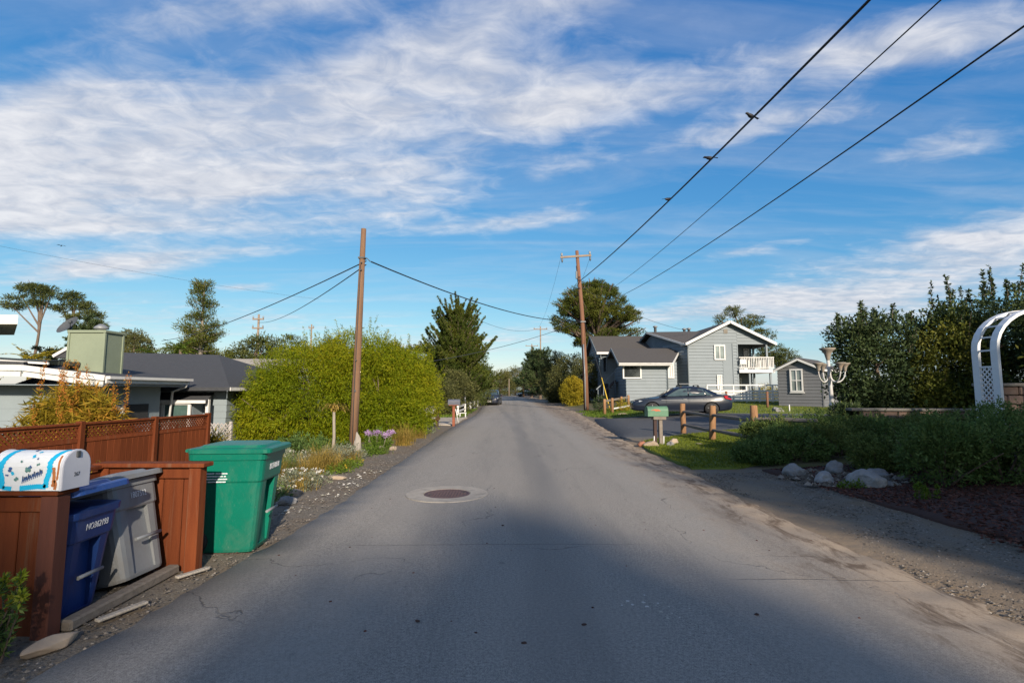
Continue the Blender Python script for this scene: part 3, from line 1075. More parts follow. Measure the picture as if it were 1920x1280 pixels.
def poly_sheet(name, left, right, off, mat, label, step=.35, cols=10):
    """ground-hugging sheet between two edge curves x(y)"""
    y0, y1 = left[0][0], left[-1][0]
    rows = []
    rg = np.random.default_rng(len(name))
    for y in np.arange(y0, y1 + 1e-6, step):
        a, b = interp(left, y) + rg.normal() * .025, interp(right, y) + rg.normal() * .025
        xs = np.linspace(a, b, cols)
        rows.append([(a, y, H(a, y) - .04)] + [(x, y, H(x, y) + off) for x in xs] + [(b, y, H(b, y) - .04)])
    rows.insert(0, [(p_[0], p_[1] - .02, p_[2] - .07) for p_ in rows[0]])
    rows.append([(p_[0], p_[1] + .02, p_[2] - .07) for p_ in rows[-1]])
    m_ = MB()
    m_.loft(rows, cap=False, smooth=True, closed=False)
    o = m_.build(name, mat, fix=False)
    return tag(o, label, None, None, 'structure')


poly_sheet('driveway', [(16.2, 3.45), (18, 3.5), (22, 3.7), (26.5, 4.2)], [(16.2, 4.6), (17.2, 8.5), (19, 14), (23, 16), (26.5, 15)], .022, 'drive_asphalt', 'dark asphalt driveway under the parked sedan')
poly_sheet('lawn', [(9.9, 3.42), (11, 3.4), (13, 3.38), (14.6, 3.55), (15.6, 4.2), (16.5, 5.6), (17.0, 8)], [(9.9, 4.3), (11, 6), (12, 9), (14, 9.5), (16, 9.5), (17.0, 9)], .030, 'lawn_soil', 'green lawn round the green mailbox')
poly_sheet('lawn', [(25.6, 12.5), (26.8, 5.0), (30, 5.0), (34, 5.6), (41.5, 9)], [(25.6, 17), (27, 26), (34, 30), (41.5, 30)], .030, 'lawn_soil', 'sunny lawn in front of the grey house', .6, 16)
poly_sheet('mulch_bed', [(4.2, 5.0), (6, 4.75), (8, 4.75), (9.6, 4.6)], [(4.2, 9), (6, 9), (8, 10.5), (9.6, 10.5)], .028, 'mulch_soil', 'reddish bark mulch under the low hedge', .3, 12)
poly_sheet('path', [(22.2, -7.2), (24, -7), (28.5, -6)], [(22.2, -2.62), (24, -2.55), (28.5, -2.45)], .020, 'pale_path', 'pale gravel apron beside the dark mailbox')

# far hill at the end of the road
hx = np.linspace(-420, 300, 60)
mb = MB()
mb.loft([[(x, 900 + d, (30 + 14 * math.sin(x * .013 + 1) + 8 * math.sin(x * .031)) * f) for x in hx] for d, f in ((0, -.05), (60, .6), (140, 1.0), (300, -.05))], cap=False, smooth=True, closed=False)
tag(mb.build('hill', 'hill_haze_green', fix=False), 'low hazy hill beyond the end of the road', None, None, 'structure')


def area_points(n, inside, x0, x1, y0, y1, seed, z=0.0):
    rg = np.random.default_rng(seed)
    P = np.stack([x0 + (x1 - x0) * rg.random(n * 3), y0 + (y1 - y0) * rg.random(n * 3), np.zeros(n * 3)], 1)
    P = P[inside(P[:, 0], P[:, 1])][:n]
    P[:, 2] = hz(P[:, 0], P[:, 1]) + z
    return P


def between(left, right):
    ly, lx = [p[0] for p in left], [p[1] for p in left]
    ryy, rx = [p[0] for p in right], [p[1] for p in right]
    return lambda x, y: (x > np.interp(y, ly, lx)) & (x < np.interp(y, ryy, rx))


L1 = between([(9.9, 3.40), (13, 3.38), (14.6, 3.55), (15.6, 4.2), (16.6, 5.6), (17, 8)], [(9.9, 4.35), (11, 6), (12, 9), (17, 9.3)])
P = area_points(42000, L1, 3.4, 9.3, 9.9, 17, 21, .02)
tag(blades('grass', P, .055, .016, .7, 'lf_lawn', 22), 'short lawn grass round the green mailbox and split rail fence', None, None, 'stuff')
L2 = between([(25.6, 12.5), (26.8, 5.0), (34, 5.6), (41.5, 9)], [(25.6, 17), (27, 24), (41.5, 28)])
P = area_points(26000, L2, 5, 28, 25.6, 41.5, 23, .02)
tag(blades('grass', P, .075, .03, .7, 'lf_lawn', 24), 'sunlit lawn grass before the grey house', None, None, 'stuff')
P = area_points(2600, lambda x, y: (x > 4.4 + .3 * np.sin(y)) & (x < 7.2) & (y > 27.5 + .2 * np.sin(3 * x)), 4.2, 7.2, 27, 35, 25, .0)
tag(blades('grass', P, .16, .035, .6, 'lf_green', 26), 'taller green grass at the foot of the utility pole', None, None, 'stuff')
P = area_points(3800, lambda x, y: x < -2.75 - .15 * np.sin(y * 2), -4.6, -2.6, 28, 40, 27, .0)
tag(blades('grass', P, .14, .035, .6, 'lf_green', 28), 'bright green verge grass by the white rail fence', None, None, 'stuff')

# stones of the gravel verges, bark of the mulch bed, crumbs on the road
rg = np.random.default_rng(31)


def chips(name, P, s, mat, label, seed, flat=.5):
    """small faceted stones: a squashed octahedron for each"""
    rg = np.random.default_rng(seed)
    n = len(P)
    base = np.array([[1, 0, 0], [0, 1, 0], [-1, 0, 0], [0, -1, 0], [0, 0, 1]], float)
    faces = np.array([[0, 1, 4], [1, 2, 4], [2, 3, 4], [3, 0, 4]])
    S = s * (0.4 + 1.2 * rg.random((n, 1, 1)) ** 2)
    V = base[None] * (0.6 + .8 * rg.random((n, 5, 3))) * S
    V[:, :, 2] *= flat
    a = rg.random(n) * 6.28
    c, sn = np.cos(a)[:, None], np.sin(a)[:, None]
    V = np.stack([V[:, :, 0] * c - V[:, :, 1] * sn, V[:, :, 0] * sn + V[:, :, 1] * c, V[:, :, 2]], -1) + P[:, None, :]
    F = (faces[None] + (np.arange(n) * 5)[:, None, None]).reshape(-1, 3)
    me = bpy.data.meshes.new(name)
    me.from_pydata(V.reshape(-1, 3).tolist(), [], F.tolist())
    at = me.attributes.new('rnd', 'FLOAT', 'FACE')
    at.data.foreach_set('value', np.repeat(rg.random(n) ** 1.6, 4).astype(np.float32))
    me.materials.append(MATS[mat])
    o = bpy.data.objects.new(name, me)
    COL.objects.link(o)
    return tag(o, label, None, None, 'stuff')


P = area_points(9000, lambda x, y: x > -3.5 + .2 * np.sin(y * 1.7), -3.7, -2.34, 2.4, 16, 41)
chips('gravel', P, .0105, 'lf_gravel', 'loose stones of the gravel verge beside the bins', 42)
P = area_points(80, lambda x, y: np.abs(x + 2.62 + .1 * np.sin(y * 3)) < .16, -3.2, -2.3, 6.4, 9.8, 43, .004)
chips('gravel', P, .020, 'lf_white', 'scattered white pebbles along the edge of the road', 44)
P = area_points(15000, lambda x, y: x > 3.35 + .2 * np.sin(y * 1.3), 3.2, 6.0, 2.6, 9.5, 45)
chips('gravel', P, .0115, 'lf_gravel', 'coarse grit of the shoulder before the mulch bed', 46)
P = area_points(16000, lambda x, y: x > 4.75 + .2 * np.sin(y * 2.3), 4.6, 8.6, 4.2, 9.6, 47, .03)
tag(leaf_obj('bark_chips', P, unit(np.stack([rg.normal(size=len(P)), rg.normal(size=len(P)), .25 * rg.random(len(P))], 1)), .05 * (0.5 + rg.random(len(P))), .02, rg.random(len(P)), 'lf_mulch'), 'reddish brown bark chips of the mulch bed', None, None, 'stuff')
P = area_points(60, lambda x, y: (x > -2.2) & (x < 3.0), -2.2, 3, 2.6, 8, 48)
P[:, 2] = .042 - .022 * ((P[:, 0] - .4) / 2.8) ** 2
chips('debris', P, .010, 'lf_mulch', 'bits of bark and grit strewn over the asphalt', 49)
P = np.array([.98, 3.62, 0]) + rg.normal(size=(26, 3)) * np.array([.09, .11, 0])
P[:, 2] = .0415
chips('debris', P, .011, 'lf_white', 'small white spatter on the asphalt', 50, .15)
for i, (x, y) in enumerate(((0.07, 3.12), (.45, 3.35), (-.1, 5.7), (1.6, 3.5), (-.6, 3.4))):
    rock('bark_bit', 'dark_wood', ['dark bark crumb in the middle of the shaded road', 'bark crumb near the white spatter', 'dark crumb on the road before the manhole', 'bark crumb on the road right of the white spatter', 'bark crumb on the road left of the white spatter'][i], 'debris', (x, y, .041), (.018, .012, .010), 60 + i, 'bark crumbs on the road')

# manhole
t = thing('manhole', 'round rusty iron manhole cover in a pale concrete ring', 'manhole', (-.92, 7.43, .040))
n = 48
mb = MB()
rin, rout = .335, .575
for k in range(n):
    a, b = 2 * math.pi * k / n, 2 * math.pi * (k + 1) / n
    q = [(rin * math.cos(a), rin * math.sin(a), .004), (rout * math.cos(a), rout * math.sin(a), .004), (rout * math.cos(b), rout * math.sin(b), .004), (rin * math.cos(b), rin * math.sin(b), .004)]
    mb.add(q + [(x * 1.004, y * 1.004, -.03) for x, y, z in q], [(0, 1, 2, 3), (1, 5, 6, 2), (0, 3, 7, 4)])
mb.build('concrete_ring', 'concrete', t)
cv = MB().lathe([(.322, -.03), (.322, .000), (.315, .004), (.29, .004), (.285, -.001), (.001, -.001)], n=40, smooth=False).build('cover', 'iron', t)
mb = MB()
for i in range(-6, 7):
    for j in range(-6, 7):
        if i * i + j * j < 38:
            mb.box((i * .042, j * .042, .001), (.026, .026, .006))
mb.build('tread', 'iron', cv)['kind'] = 'stuff'
for a in (0.4, 0.4 + math.pi):
    MB().box((.24 * math.cos(a), .24 * math.sin(a), .003), (.05, .03, .006)).build('pick_hole', 'dark_room', cv)

# ================================================================== LEFT SIDE
# ---- bin enclosure -------------------------------------------------
enc = thing('bin_enclosure', 'low reddish board enclosure open to the road around two bins', 'enclosure', (0, 0, 0))
Z0 = -.04
# near panel, facing the camera
x = -4.42
while x < -2.95:
    MB().box((x + .135, 3.30, .40 + Z0 / 2), (.262, .022, .83), bev=.004).build('board', 'redwood', enc)
    x += .268
MB().box((-2.865, 3.295, .415), (.105, .10, .87), bev=.006).build('post', 'redwood_dark', enc)
MB().box((-3.61, 3.285, .79), (1.50, .028, .09), bev=.004).build('rail', 'redwood', enc)
MB().box((-3.62, 3.31, .868), (1.64, .17, .036), bev=.006).build('cap', 'redwood', enc)
# back panel
y = 3.36
while y < 4.40:
    MB().box((-3.52, y + .085, .38), (.022, .164, .82), bev=.004).build('board', 'redwood', enc)
    y += .170
MB().box((-3.505, 3.89, .855), (.12, 1.16, .036), bev=.006).build('cap', 'redwood', enc)
MB().box((-3.49, 3.89, .77), (.03, 1.06, .09), bev=.004).build('rail', 'redwood', enc)
# far panel
x = -3.48
while x < -2.76:
    MB().box((x + .085, 4.47, .39), (.164, .022, .84), bev=.004).build('board', 'redwood', enc)
    x += .170
MB().box((-2.68, 4.455, .41), (.10, .10, .88), bev=.006).build('post', 'redwood', enc)
MB().box((-3.46, 4.455, .41), (.09, .09, .88), bev=.006).build('post', 'redwood', enc)
MB().box((-3.07, 4.445, .80), (.69, .032, .09), bev=.004).build('rail', 'redwood', enc)
MB().box((-3.06, 4.455, .868), (.94, .15, .036), bev=.006).build('cap', 'redwood', enc)
# timber edging on the ground
tag(MB().box((-2.80, 3.88, .03), (.09, 1.05, .07), bev=.012).build('edging_timber', 'grey_wood'), 'weathered edging timber on the ground before the two bins', 'timber')
for i, (x, y, l, a) in enumerate(((-2.60, 4.33, .26, 62), (-2.62, 3.60, .32, 70))):
    o = MB().box((0, 0, .012), (l, .05, .02), bev=.006).build('wood_scrap', 'concrete', None, (x, y, 0.01))
    o.rotation_euler = (0, 0, R(a))
    tag(o, ['pale wood scrap lying below the far enclosure post', 'pale wood scrap lying before the blue bin'][i], 'scrap')


def make_bin(name, label, loc, rotz, body, lidmat, d0, w0, d1, w1, hgt, lid_deg=0.0, lean=0.0, number=None, side_text=False):
    t = thing(name, label, 'bin', loc, rotz)
    t.rotation_euler = (0, lean, rotz)
    secs = []
    for f in (0, .03, .70, .72, .93, .935, 1.0):
        d, w = d0 + (d1 - d0) * f, w0 + (w1 - w0) * f
        g = .018 if f in (.72, .93) else (.045 if f >= .935 else 0)
        g -= .012 if f == 0 else 0
        secs.append(rrect(d + g, w + g, .06, hgt * f, .5 * (d1 - d0) * f * .25))
    b = MB().loft(secs, smooth=False).build('body', body, t)
    # front recess with the metal lift bar
    fx = d0 / 2 + .02
    cut(b, MB().box((fx + .035, 0, hgt * .37), (.14, w0 * .50, hgt * .66)))
    ang = math.atan(((d1 - d0) / 2 + (d1 - d0) * .125) / hgt)
    MB().tube([(fx + .022 + hgt * .38 * .12, -w0 * .30, hgt * .38), (fx + .022 + hgt * .38 * .12, w0 * .30, hgt * .38)], .013, 8).build('lift_bar', 'galv', t)
    # lid, hinged at the back
    hx = -d1 / 2 + (d1 - d0) * .125 - .02
    L = d1 + .09
    secs = [rrect(L, w1 + .075, .06, 0, L / 2), rrect(L, w1 + .075, .06, .035, L / 2), rrect(L - .03, w1 + .045, .06, .045, L / 2), rrect(L - .14, w1 - .06, .06, .046, L / 2), rrect(L - .18, w1 - .10, .06, .068, L / 2), rrect(L - .30, w1 - .22, .05, .076, L / 2)]
    lo = MB().loft(secs, smooth=False).build('lid', lidmat, t, (hx, 0, hgt + .004))
    lo.rotation_euler = (0, -R(lid_deg), 0)
    MB().tube([(-.03, -w1 * .42, .02), (-.03, w1 * .42, .02)], .016, 8).build('handle', lidmat, lo)
    for s in (-1, 1):
        w = MB().lathe([(.05, -.025), (.10, -.025), (.105, -.01), (.105, .01), (.10, .025), (.05, .025)], axis='Y', n=16).build('wheel', 'black_rubber', t, (-d0 / 2 + .02, s * (w0 / 2 + .01), .105))
    nz = hgt * .82
    nx = (d0 + (d1 - d0) * .82 + .018) / 2 + .5 * (d1 - d0) * .82 * .25 + .002
    if number:
        text('serial_number', number, hgt * .088, 'bin_text', t, (nx, 0.02, nz - .01), (math.pi / 2 + ang * .9, 0, math.pi / 2), .72)
    if side_text:
        for k, (wd, x0) in enumerate(((.20, 0), (.25, -.015), (.22, 0), (.24, -.012))):
            f = .80 - k * .028
            m_ = MB()
            rg_ = random.Random(k)
            xx = -wd + .06
            while xx < .055:
                s = rg_.uniform(.006, .014)
                if rg_.random() > .12:
                    m_.box((xx + s / 2, 0, 0), (s * .8, .001, .012 * rg_.uniform(.8, 1)))
                xx += s
            o = m_.build('printed_line', 'bin_text', t, (-.0 + x0 - .03, -(w0 + (w1 - w0) * f + .018) / 2 - .0025, hgt * f))
            o.rotation_euler = (R(-3.5), 0, 0)
    return t


make_bin('wheelie_bin', 'green wheeled bin with closed lid standing at the edge of the road', (-2.70, 5.13, .0), R(5), 'bin_green', 'bin_green', .52, .44, .66, .56, .91, 0, 0, 'BX218878', True)
make_bin('wheelie_bin', 'dark blue wheeled bin with its lid ajar behind the near panel', (-3.13, 3.60, .0), R(3), 'bin_blue', 'bin_lid_blue', .38, .36, .52, .44, .70, 11, 0, 'NO362193')
make_bin('wheelie_bin', 'grimy grey wheeled bin tipped back against the enclosure', (-3.01, 4.17, .04), R(-4), 'bin_grey', 'bin_grey', .30, .42, .35, .46, .73, 0, R(-15), '1807512')

# ---- painted mailbox on the near panel --------------------------------
mbx = thing('mailbox', 'white rusty mailbox with hand painted blue border on the near enclosure panel', 'mailbox', (-3.195, 3.31, .886))
ML, MW, MS = .42, .20, .135    # length, width, height of the straight sides


def shell(t, s, off=0.0):
    """point on the mailbox skin: t along the length 0..1, s round the perimeter 0 (camera side, bottom) .. 1"""
    r = MW / 2
    per = MS * 2 + math.pi * r
    d = s * per
    if d < MS:
        y, z, n = -r, d, (0, -1, 0)
    elif d < MS + math.pi * r:
        a = (d - MS) / r
        y, z = -r * math.cos(a), MS + r * math.sin(a)
        n = (0, -math.cos(a), math.sin(a))
    else:
        y, z, n = r, MS - (d - MS - math.pi * r), (0, 1, 0)
    return (t * ML, y + n[1] * off, z + n[2] * off)


S_ = [i / 24 for i in range(25)]
MB().loft([[shell(t, s) for s in S_] for t in (0, .01, .5, .985, 1.0)], smooth=False).build('shell', 'mailbox_white', mbx)
MB().loft([[shell(t, s, o) for s in S_] for t, o in ((1.0, .006), (1.035, .006), (1.04, .0))], smooth=False).build('door', 'mailbox_door_shade', mbx)
MB().loft([[shell(t, s, .004) for s in S_] for t in (-.005, .02)], smooth=False).build('end_rim', 'mailbox_white', mbx)
MB().box((ML * 1.045, 0, MS + .075), (.012, .03, .04), bev=.004).build('latch', 'metal_grey', mbx)
text('house_number', '267', .036, 'metal_grey', mbx, (ML * 1.0402 + .001, .0, .075), (math.pi / 2, 0, math.pi / 2), .8)


def ribbon(pts, w, name, mat, off=.0015):
    """painted stroke on the skin; pts in (t, s)"""
    sec = []
    for i, (t_, s_) in enumerate(pts):
        a, b = pts[max(0, i - 1)], pts[min(len(pts) - 1, i + 1)]
        dt, ds = (b[0] - a[0]) * ML, (b[1] - a[1]) * .585
        l = math.hypot(dt, ds) or 1
        ww = w * (0.8 + .4 * math.sin(i * 1.7) ** 2)
        ox, oy = -ds / l * ww / 2 / ML, dt / l * ww / 2 / .585
        sec.append([shell(t_ + ox, s_ + oy, off), shell(t_ - ox, s_ - oy, off)])
    return MB().loft(sec, cap=False, closed=False).build(name, mat, mbx, fix=False)


def smooth_pts(ctrl, n=30):
    ctrl = np.array(ctrl)
    x = np.linspace(0, len(ctrl) - 1, n)
    i = np.arange(len(ctrl))
    return [(float(np.interp(q, i, ctrl[:, 0])), float(np.interp(q, i, ctrl[:, 1]))) for q in x]


ribbon(smooth_pts([(.16, .02), (.15, .12), (.11, .20), (.13, .30), (.17, .40), (.22, .52), (.25, .62)]), .034, 'painted_border', 'cyan_paint')
ribbon(smooth_pts([(.80, .03), (.80, .10), (.84, .20), (.83, .30), (.87, .38), (.94, .50), (.96, .62)]), .032, 'painted_border', 'cyan_paint')
ribbon(smooth_pts([(.17, .03), (.26, .025), (.30, .02)]), .024, 'painted_border', 'cyan_paint')
ribbon(smooth_pts([(.42, .025), (.55, .035), (.68, .045), (.80, .04)]), .030, 'painted_border', 'cyan_paint')
rg_ = random.Random(5)
for (t_, s_, sz, mt) in ((.26, .22, .016, 'navy_paint'), (.30, .18, .012, 'cyan_paint'), (.22, .16, .010, 'navy_paint'), (.52, .22, .020, 'leaf_paint'), (.55, .24, .012, 'navy_paint'), (.36, .12, .014, 'leaf_paint'), (.54, .36, .013, 'cyan_paint'), (.48, .46, .013, 'navy_paint'), (.66, .27, .010, 'leaf_paint'), (.62, .33, .007, 'navy_paint'), (.40, .30, .008, 'leaf_paint'), (.58, .42, .010, 'cyan_paint')):
    for q in range(3):
        a = rg_.random() * 6.28
        pts = [(t_ + math.cos(a) * sz * f / ML, s_ + math.sin(a) * sz * f / .585) for f in (-.9, -.4, .1, .5, 1)]
        ribbon(pts, sz * .75, 'painted_flower', mt, .0020 + .0004 * q)
# the painted name in brush script
for k in range(11):
    t0_, s0_ = .45 + k * .027, .095 + .008 * k
    pts = [(t0_, s0_ - .02), (t0_ + .006, s0_ + .04 * (1 if k % 3 else 1.4)), (t0_ + .014, s0_ + .005), (t0_ + .022, s0_ + .025 * ((k % 2) + .6))]
    ribbon(pts, .006, 'painted_letter', 'navy_paint', .0021)
for (t_, s_, w_, l_) in ((.03, .10, .022, .26), (.045, .24, .014, .16), (.90, .14, .020, .2), (.93, .06, .018, .10), (.955, .24, .012, .26)):
    ribbon(smooth_pts([(t_, s_ - l_ / 2), (t_ + .012, s_), (t_ - .006, s_ + l_ / 2)], 12), w_, 'rust_stain', 'rust', .0012)

# ---- stone and plants in the corner -------------------------------------
rock('flat_stone', 'stone_tan', 'flat oblong tan stone before the near enclosure post', 'stone', (-2.69, 3.14, .0), (.065, .17, .055), 71, None, R(-14), .35)


def strap_plant(name, label, loc, n, h, w, lean, mat, seed, seg=5, droop=.5, stem=0.0, stem_r=.04, group=None, cat='plant', spread=.05, part='leaves', bark='bark_pale'):
    t = thing(name, label, cat, loc, 0, group)
    rg = np.random.default_rng(seed)
    P = np.stack([rg.normal(size=n) * spread, rg.normal(size=n) * spread, np.full(n, stem)], 1)
    if stem:
        MB().tube([(0, 0, -.1), (.02, .01, stem * .5), (0, 0, stem + .03)], [stem_r * 1.3, stem_r, stem_r * .9], 8).build('stem', bark, t)
    blades(part, P, h, w, lean, mat, seed + 1, t, None, seg, droop)
    return t


def sprig(name, label, loc, stems, h, seed, m1, m2, group=None, L=.05):
    """leafy stems with paler tips"""
    t = thing(name, label, 'plant', loc, 0, group)
    rg = np.random.default_rng(seed)
    mb_ = MB()
    P1, D1, P2, D2 = [], [], [], []
    for i in range(stems):
        a = rg.random() * 6.28
        p = limb_path((rg.normal() * .05, rg.normal() * .05, -.03), (.35 * math.cos(a), .35 * math.sin(a), 1), h * (.6 + .5 * rg.random()), (0, 0, .3), rg, 5)
        mb_.tube(p, [.008, .007, .006, .005, .004, .003], 5)
        q, d, tt = along(p, 90, rg, .15)
        P1.append(q)
        D1.append(unit(d * .5 + rg.normal(size=(90, 3)) * .7))
        q, d, tt = along(p, 46, rg, .86)
        P2.append(q)
        D2.append(unit(d * .6 + rg.normal(size=(46, 3)) * .6))
    mb_.build('stems', 'bark', t, fix=False)
    P1, D1, P2, D2 = map(np.concatenate, (P1, D1, P2, D2))
    leaf_obj('leaves', P1, D1, L, L * .28, rg.random(len(P1)), m1, t, rg)
    leaf_obj('tips', P2, D2, L * .9, L * .3, rg.random(len(P2)), m2, t, rg)['kind'] = 'stuff'
    return t


sprig('leafy_plant', 'green spurge with yellow green tips at the near corner of the enclosure', (-2.90, 3.0, 0), 8, .46, 81, 'lf_hedge', 'lf_tip')
sprig('leafy_plant', 'darker low sprig below the near enclosure panel', (-2.93, 2.86, 0), 6, .30, 83, 'lf_hedge', 'lf_green')

# ---- tall lattice-topped fence ------------------------------------------
fence = thing('lattice_fence', 'long reddish board fence with lattice top in front of the grey bungalow', 'fence', (0, 0, 0))
FP = [(-7.65, 13.0), (-7.76, 11.24), (-7.90, 9.48), (-8.04, 7.72), (-8.18, 5.96)]
ZT = .90
post_m = None
for i, (x, y) in enumerate(FP):
    if post_m is None:
        post_m = MB().box((0, 0, .15), (.11, .11, 1.56), bev=.008).build('post', 'redwood', fence, (x, y, 0))
    else:
        share(post_m, 'post', fence, (x, y, 0))
board_m = None
for (x0, y0), (x1, y1) in zip(FP, FP[1:]):
    a, b = Vector((x0, y0, 0)), Vector((x1, y1, 0))
    d = (b - a).normalized()
    ang = math.atan2(d.y, d.x)
    for zc, hh, nm in ((.888, .05, 'cap'), (.845, .05, 'rail'), (.585, .07, 'rail')):
        MB().bar(a + Vector((0, 0, zc)), b + Vector((0, 0, zc)), .10 if nm == 'cap' else .045, hh if nm != 'cap' else .035).build(nm, 'redwood', fence)
    for k in range(12):
        p = a.lerp(b, (k + .5) / 12)
        if board_m is None:
            board_m = MB().box((0, 0, -.03), (.140, .02, 1.16), bev=.004).build('board', 'redwood', fence, p)
            board_m.rotation_euler = (0, 0, ang)
        else:
            share(board_m, 'board', fence, p, (0, 0, ang))
    mb = MB()
    for sgn, off in ((1, .012), (-1, -.012)):
        nrm = Vector((-d.y, d.x, 0)) * off
        q = -.25
        while q < 1.80:
            s0, s1 = q, q + .22 * sgn * -1 + 0
            z0_, z1_ = .61, .83
            # clip to the panel
            sa, sb = (q, q + .22) if sgn > 0 else (q + .22, q)
            def cl(s, z, s2, z2):
                if s < 0:
                    z = z + (z2 - z) * (0 - s) / (s2 - s); s = 0
                if s > 1.76:
                    z = z + (z2 - z) * (1.76 - s) / (s2 - s); s = 1.76
                return s, z
            if max(sa, sb) > .02 and min(sa, sb) < 1.74:
                A = cl(sa, z0_, sb, z1_)
                B = cl(sb, z1_, sa, z0_)
                if abs(A[1] - B[1]) > .02:
                    mb.bar(a + d * A[0] + nrm + Vector((0, 0, A[1])), a + d * B[0] + nrm + Vector((0, 0, B[1])), .008, .030)
            q += .085
    mb.build('lattice', 'redwood', fence, fix=False)['kind'] = 'stuff'

strap_plant('grass_tuft', 'fountain of orange strap leaves between the fence and the enclosure', (-4.35, 5.62, -.05), 70, .62, .018, .55, 'lf_orange', 91, 6, .95, .32, .03)

# ---- grey bungalow ------------------------------------------------------
def lap_wall(mb, a, b, z0, ext, lap=.16, proud=.014):
    """lapped boards on the wall line a->b (plan), outward side to the right of a->b; ext(z) gives start and end distance, or None"""
    a, b = Vector((a[0], a[1], 0)), Vector((b[0], b[1], 0))
    d = (b - a).normalized()
    nrm = Vector((d.y, -d.x, 0))
    z = z0
    while True:
        e0, e1 = ext(z), ext(z + lap)
        if e0 is None:
            break
        last = e1 is None
        if last:
            e1 = ((e0[0] + e0[1]) / 2,) * 2 if e0[1] - e0[0] < 1.2 and False else e0
        p = [a + d * e0[0] + nrm * proud + Vector((0, 0, z)), a + d * e0[1] + nrm * proud + Vector((0, 0, z)), a + d * e1[1] + nrm * .001 + Vector((0, 0, z + lap)), a + d * e1[0] + nrm * .001 + Vector((0, 0, z + lap)), a + d * e0[0] + nrm * .001 + Vector((0, 0, z)), a + d * e0[1] + nrm * .001 + Vector((0, 0, z))]
        mb.add(p, [(0, 1, 2, 3), (4, 5, 1, 0)])
        z += lap
        if last:
            break
    return mb


def flat_ext(L, ztop):
    return lambda z: (0, L) if z < ztop - 1e-4 else None


def window(parent, c, w, h, n, frame='white_paint', pane='glass_dark', mull=(), trans=(), fw=.09, deep=.06):
    """window on a wall at c (centre), n = outward direction in plan; frame with sub-parts"""
    n = Vector((n[0], n[1], 0)).normalized()
    s = Vector((-n.y, n.x, 0))
    c = Vector(c) + n * .045
    mb_ = MB()
    up = Vector((0, 0, 1))
    o = n * (deep / 2 + .012)
    mb_.bar(c + o - s * (w / 2) + up * (h / 2 - fw / 2), c + o + s * (w / 2) + up * (h / 2 - fw / 2), deep, fw)
    mb_.bar(c + o - s * (w / 2) - up * (h / 2 - fw / 2), c + o + s * (w / 2) - up * (h / 2 - fw / 2), deep, fw)
    for k in (-1, 1):
        mb_.bar(c + o + s * k * (w / 2 - fw / 2) - up * (h / 2 - fw), c + o + s * k * (w / 2 - fw / 2) + up * (h / 2 - fw), deep * .96, fw, up=s)
    for f in mull:
        mb_.bar(c + o + s * (f - .5) * w - up * (h / 2 - fw), c + o + s * (f - .5) * w + up * (h / 2 - fw), deep * .7, fw * .6, up=s)
    for f in trans:
        mb_.bar(c + o - s * (w / 2 - fw) + up * (f - .5) * h, c + o + s * (w / 2 - fw) + up * (f - .5) * h, deep * .66, fw * .6)
    fr = mb_.build('window', frame, parent)
    g = n * .018
    MB().poly([c + g - s * (w / 2 - fw) - up * (h / 2 - fw), c + g + s * (w / 2 - fw) - up * (h / 2 - fw), c + g + s * (w / 2 - fw) + up * (h / 2 - fw), c + g - s * (w / 2 - fw) + up * (h / 2 - fw)]).build('pane', pane, fr)
    return fr


bun = thing('bungalow', 'grey bungalow with low dark roof, white fascia and boxed chimney behind the lattice fence', 'house', (0, 0, 0))
GZ = -.75
# front wing: gable end towards the camera (y = 12.6), eave along x = -9.5
mb = MB()
lap_wall(mb, (-18, 12.6), (-10.05, 12.6), GZ, flat_ext(7.95, 1.62), .30, .010)
mb.build('wall', 'left_grey', bun)
mb = MB()
lap_wall(mb, (-10.05, 12.6), (-10.05, 14.7), GZ, flat_ext(2.1, 1.62), .30, .010)
lap_wall(mb, (-10.05, 14.7), (-14, 14.7), GZ, flat_ext(3.95, 1.62), .30, .010)
mb.build('wall', 'left_grey', bun)
ey, ez = 12.0, 1.78
mb = MB()
mb.poly([(-9.5, ey, 1.82), (-9.5, 15.0, 1.82), (-14.0, 16.5, 2.40), (-14.0, ey, 2.16), (-11.45, ey, 2.06)], .10)
mb.poly([(-11.45, ey, 2.06), (-14, ey, 2.16), (-20, ey, 2.20), (-20, 18, 2.3), (-14, 16.5, 2.40)], .10)
mb.build('roof', 'roof_dark', bun)
for a, b, z0_, z1_ in (((-9.5, ey), (-11.45, ey), 1.82, 2.06), ((-11.45, ey), (-20, ey), 2.06, 2.20)):
    up_ = MB().bar((a[0], a[1] - .03, z0_ - .04), (b[0], b[1] - .03, z1_ - .04), .03, .13)
    up_.build('fascia', 'white_paint', bun)
    MB().bar((a[0] - .06, a[1] + .02, z0_ - .175), (b[0], b[1] + .02, z1_ - .175), .035, .13).build('fascia', 'white_paint', bun)
MB().bar((-9.46, ey - .04, 1.735), (-9.46, 15.05, 1.735), .035, .15).build('fascia', 'white_paint', bun)
MB().bar((-9.42, ey - .03, 1.79), (-9.42, 15.1, 1.79), .10, .07).build('gutter', 'white_paint', bun)
MB().bar((-9.60, ey, 1.64), (-9.60, 15.0, 1.64), .035, .10).build('fascia', 'white_paint', bun)
MB().poly([(-9.5, ey, 1.60), (-18, ey, 1.66), (-18, 15, 1.66), (-9.5, 15, 1.60)], .02).build('soffit', 'left_grey', bun)
MB().tube([(-9.45, 14.95, 1.74), (-9.5, 14.98, 1.60), (-9.9, 15.0, 1.45), (-10.0, 15.0, -.6)], .035, 6).build('downpipe', 'white_paint', bun)
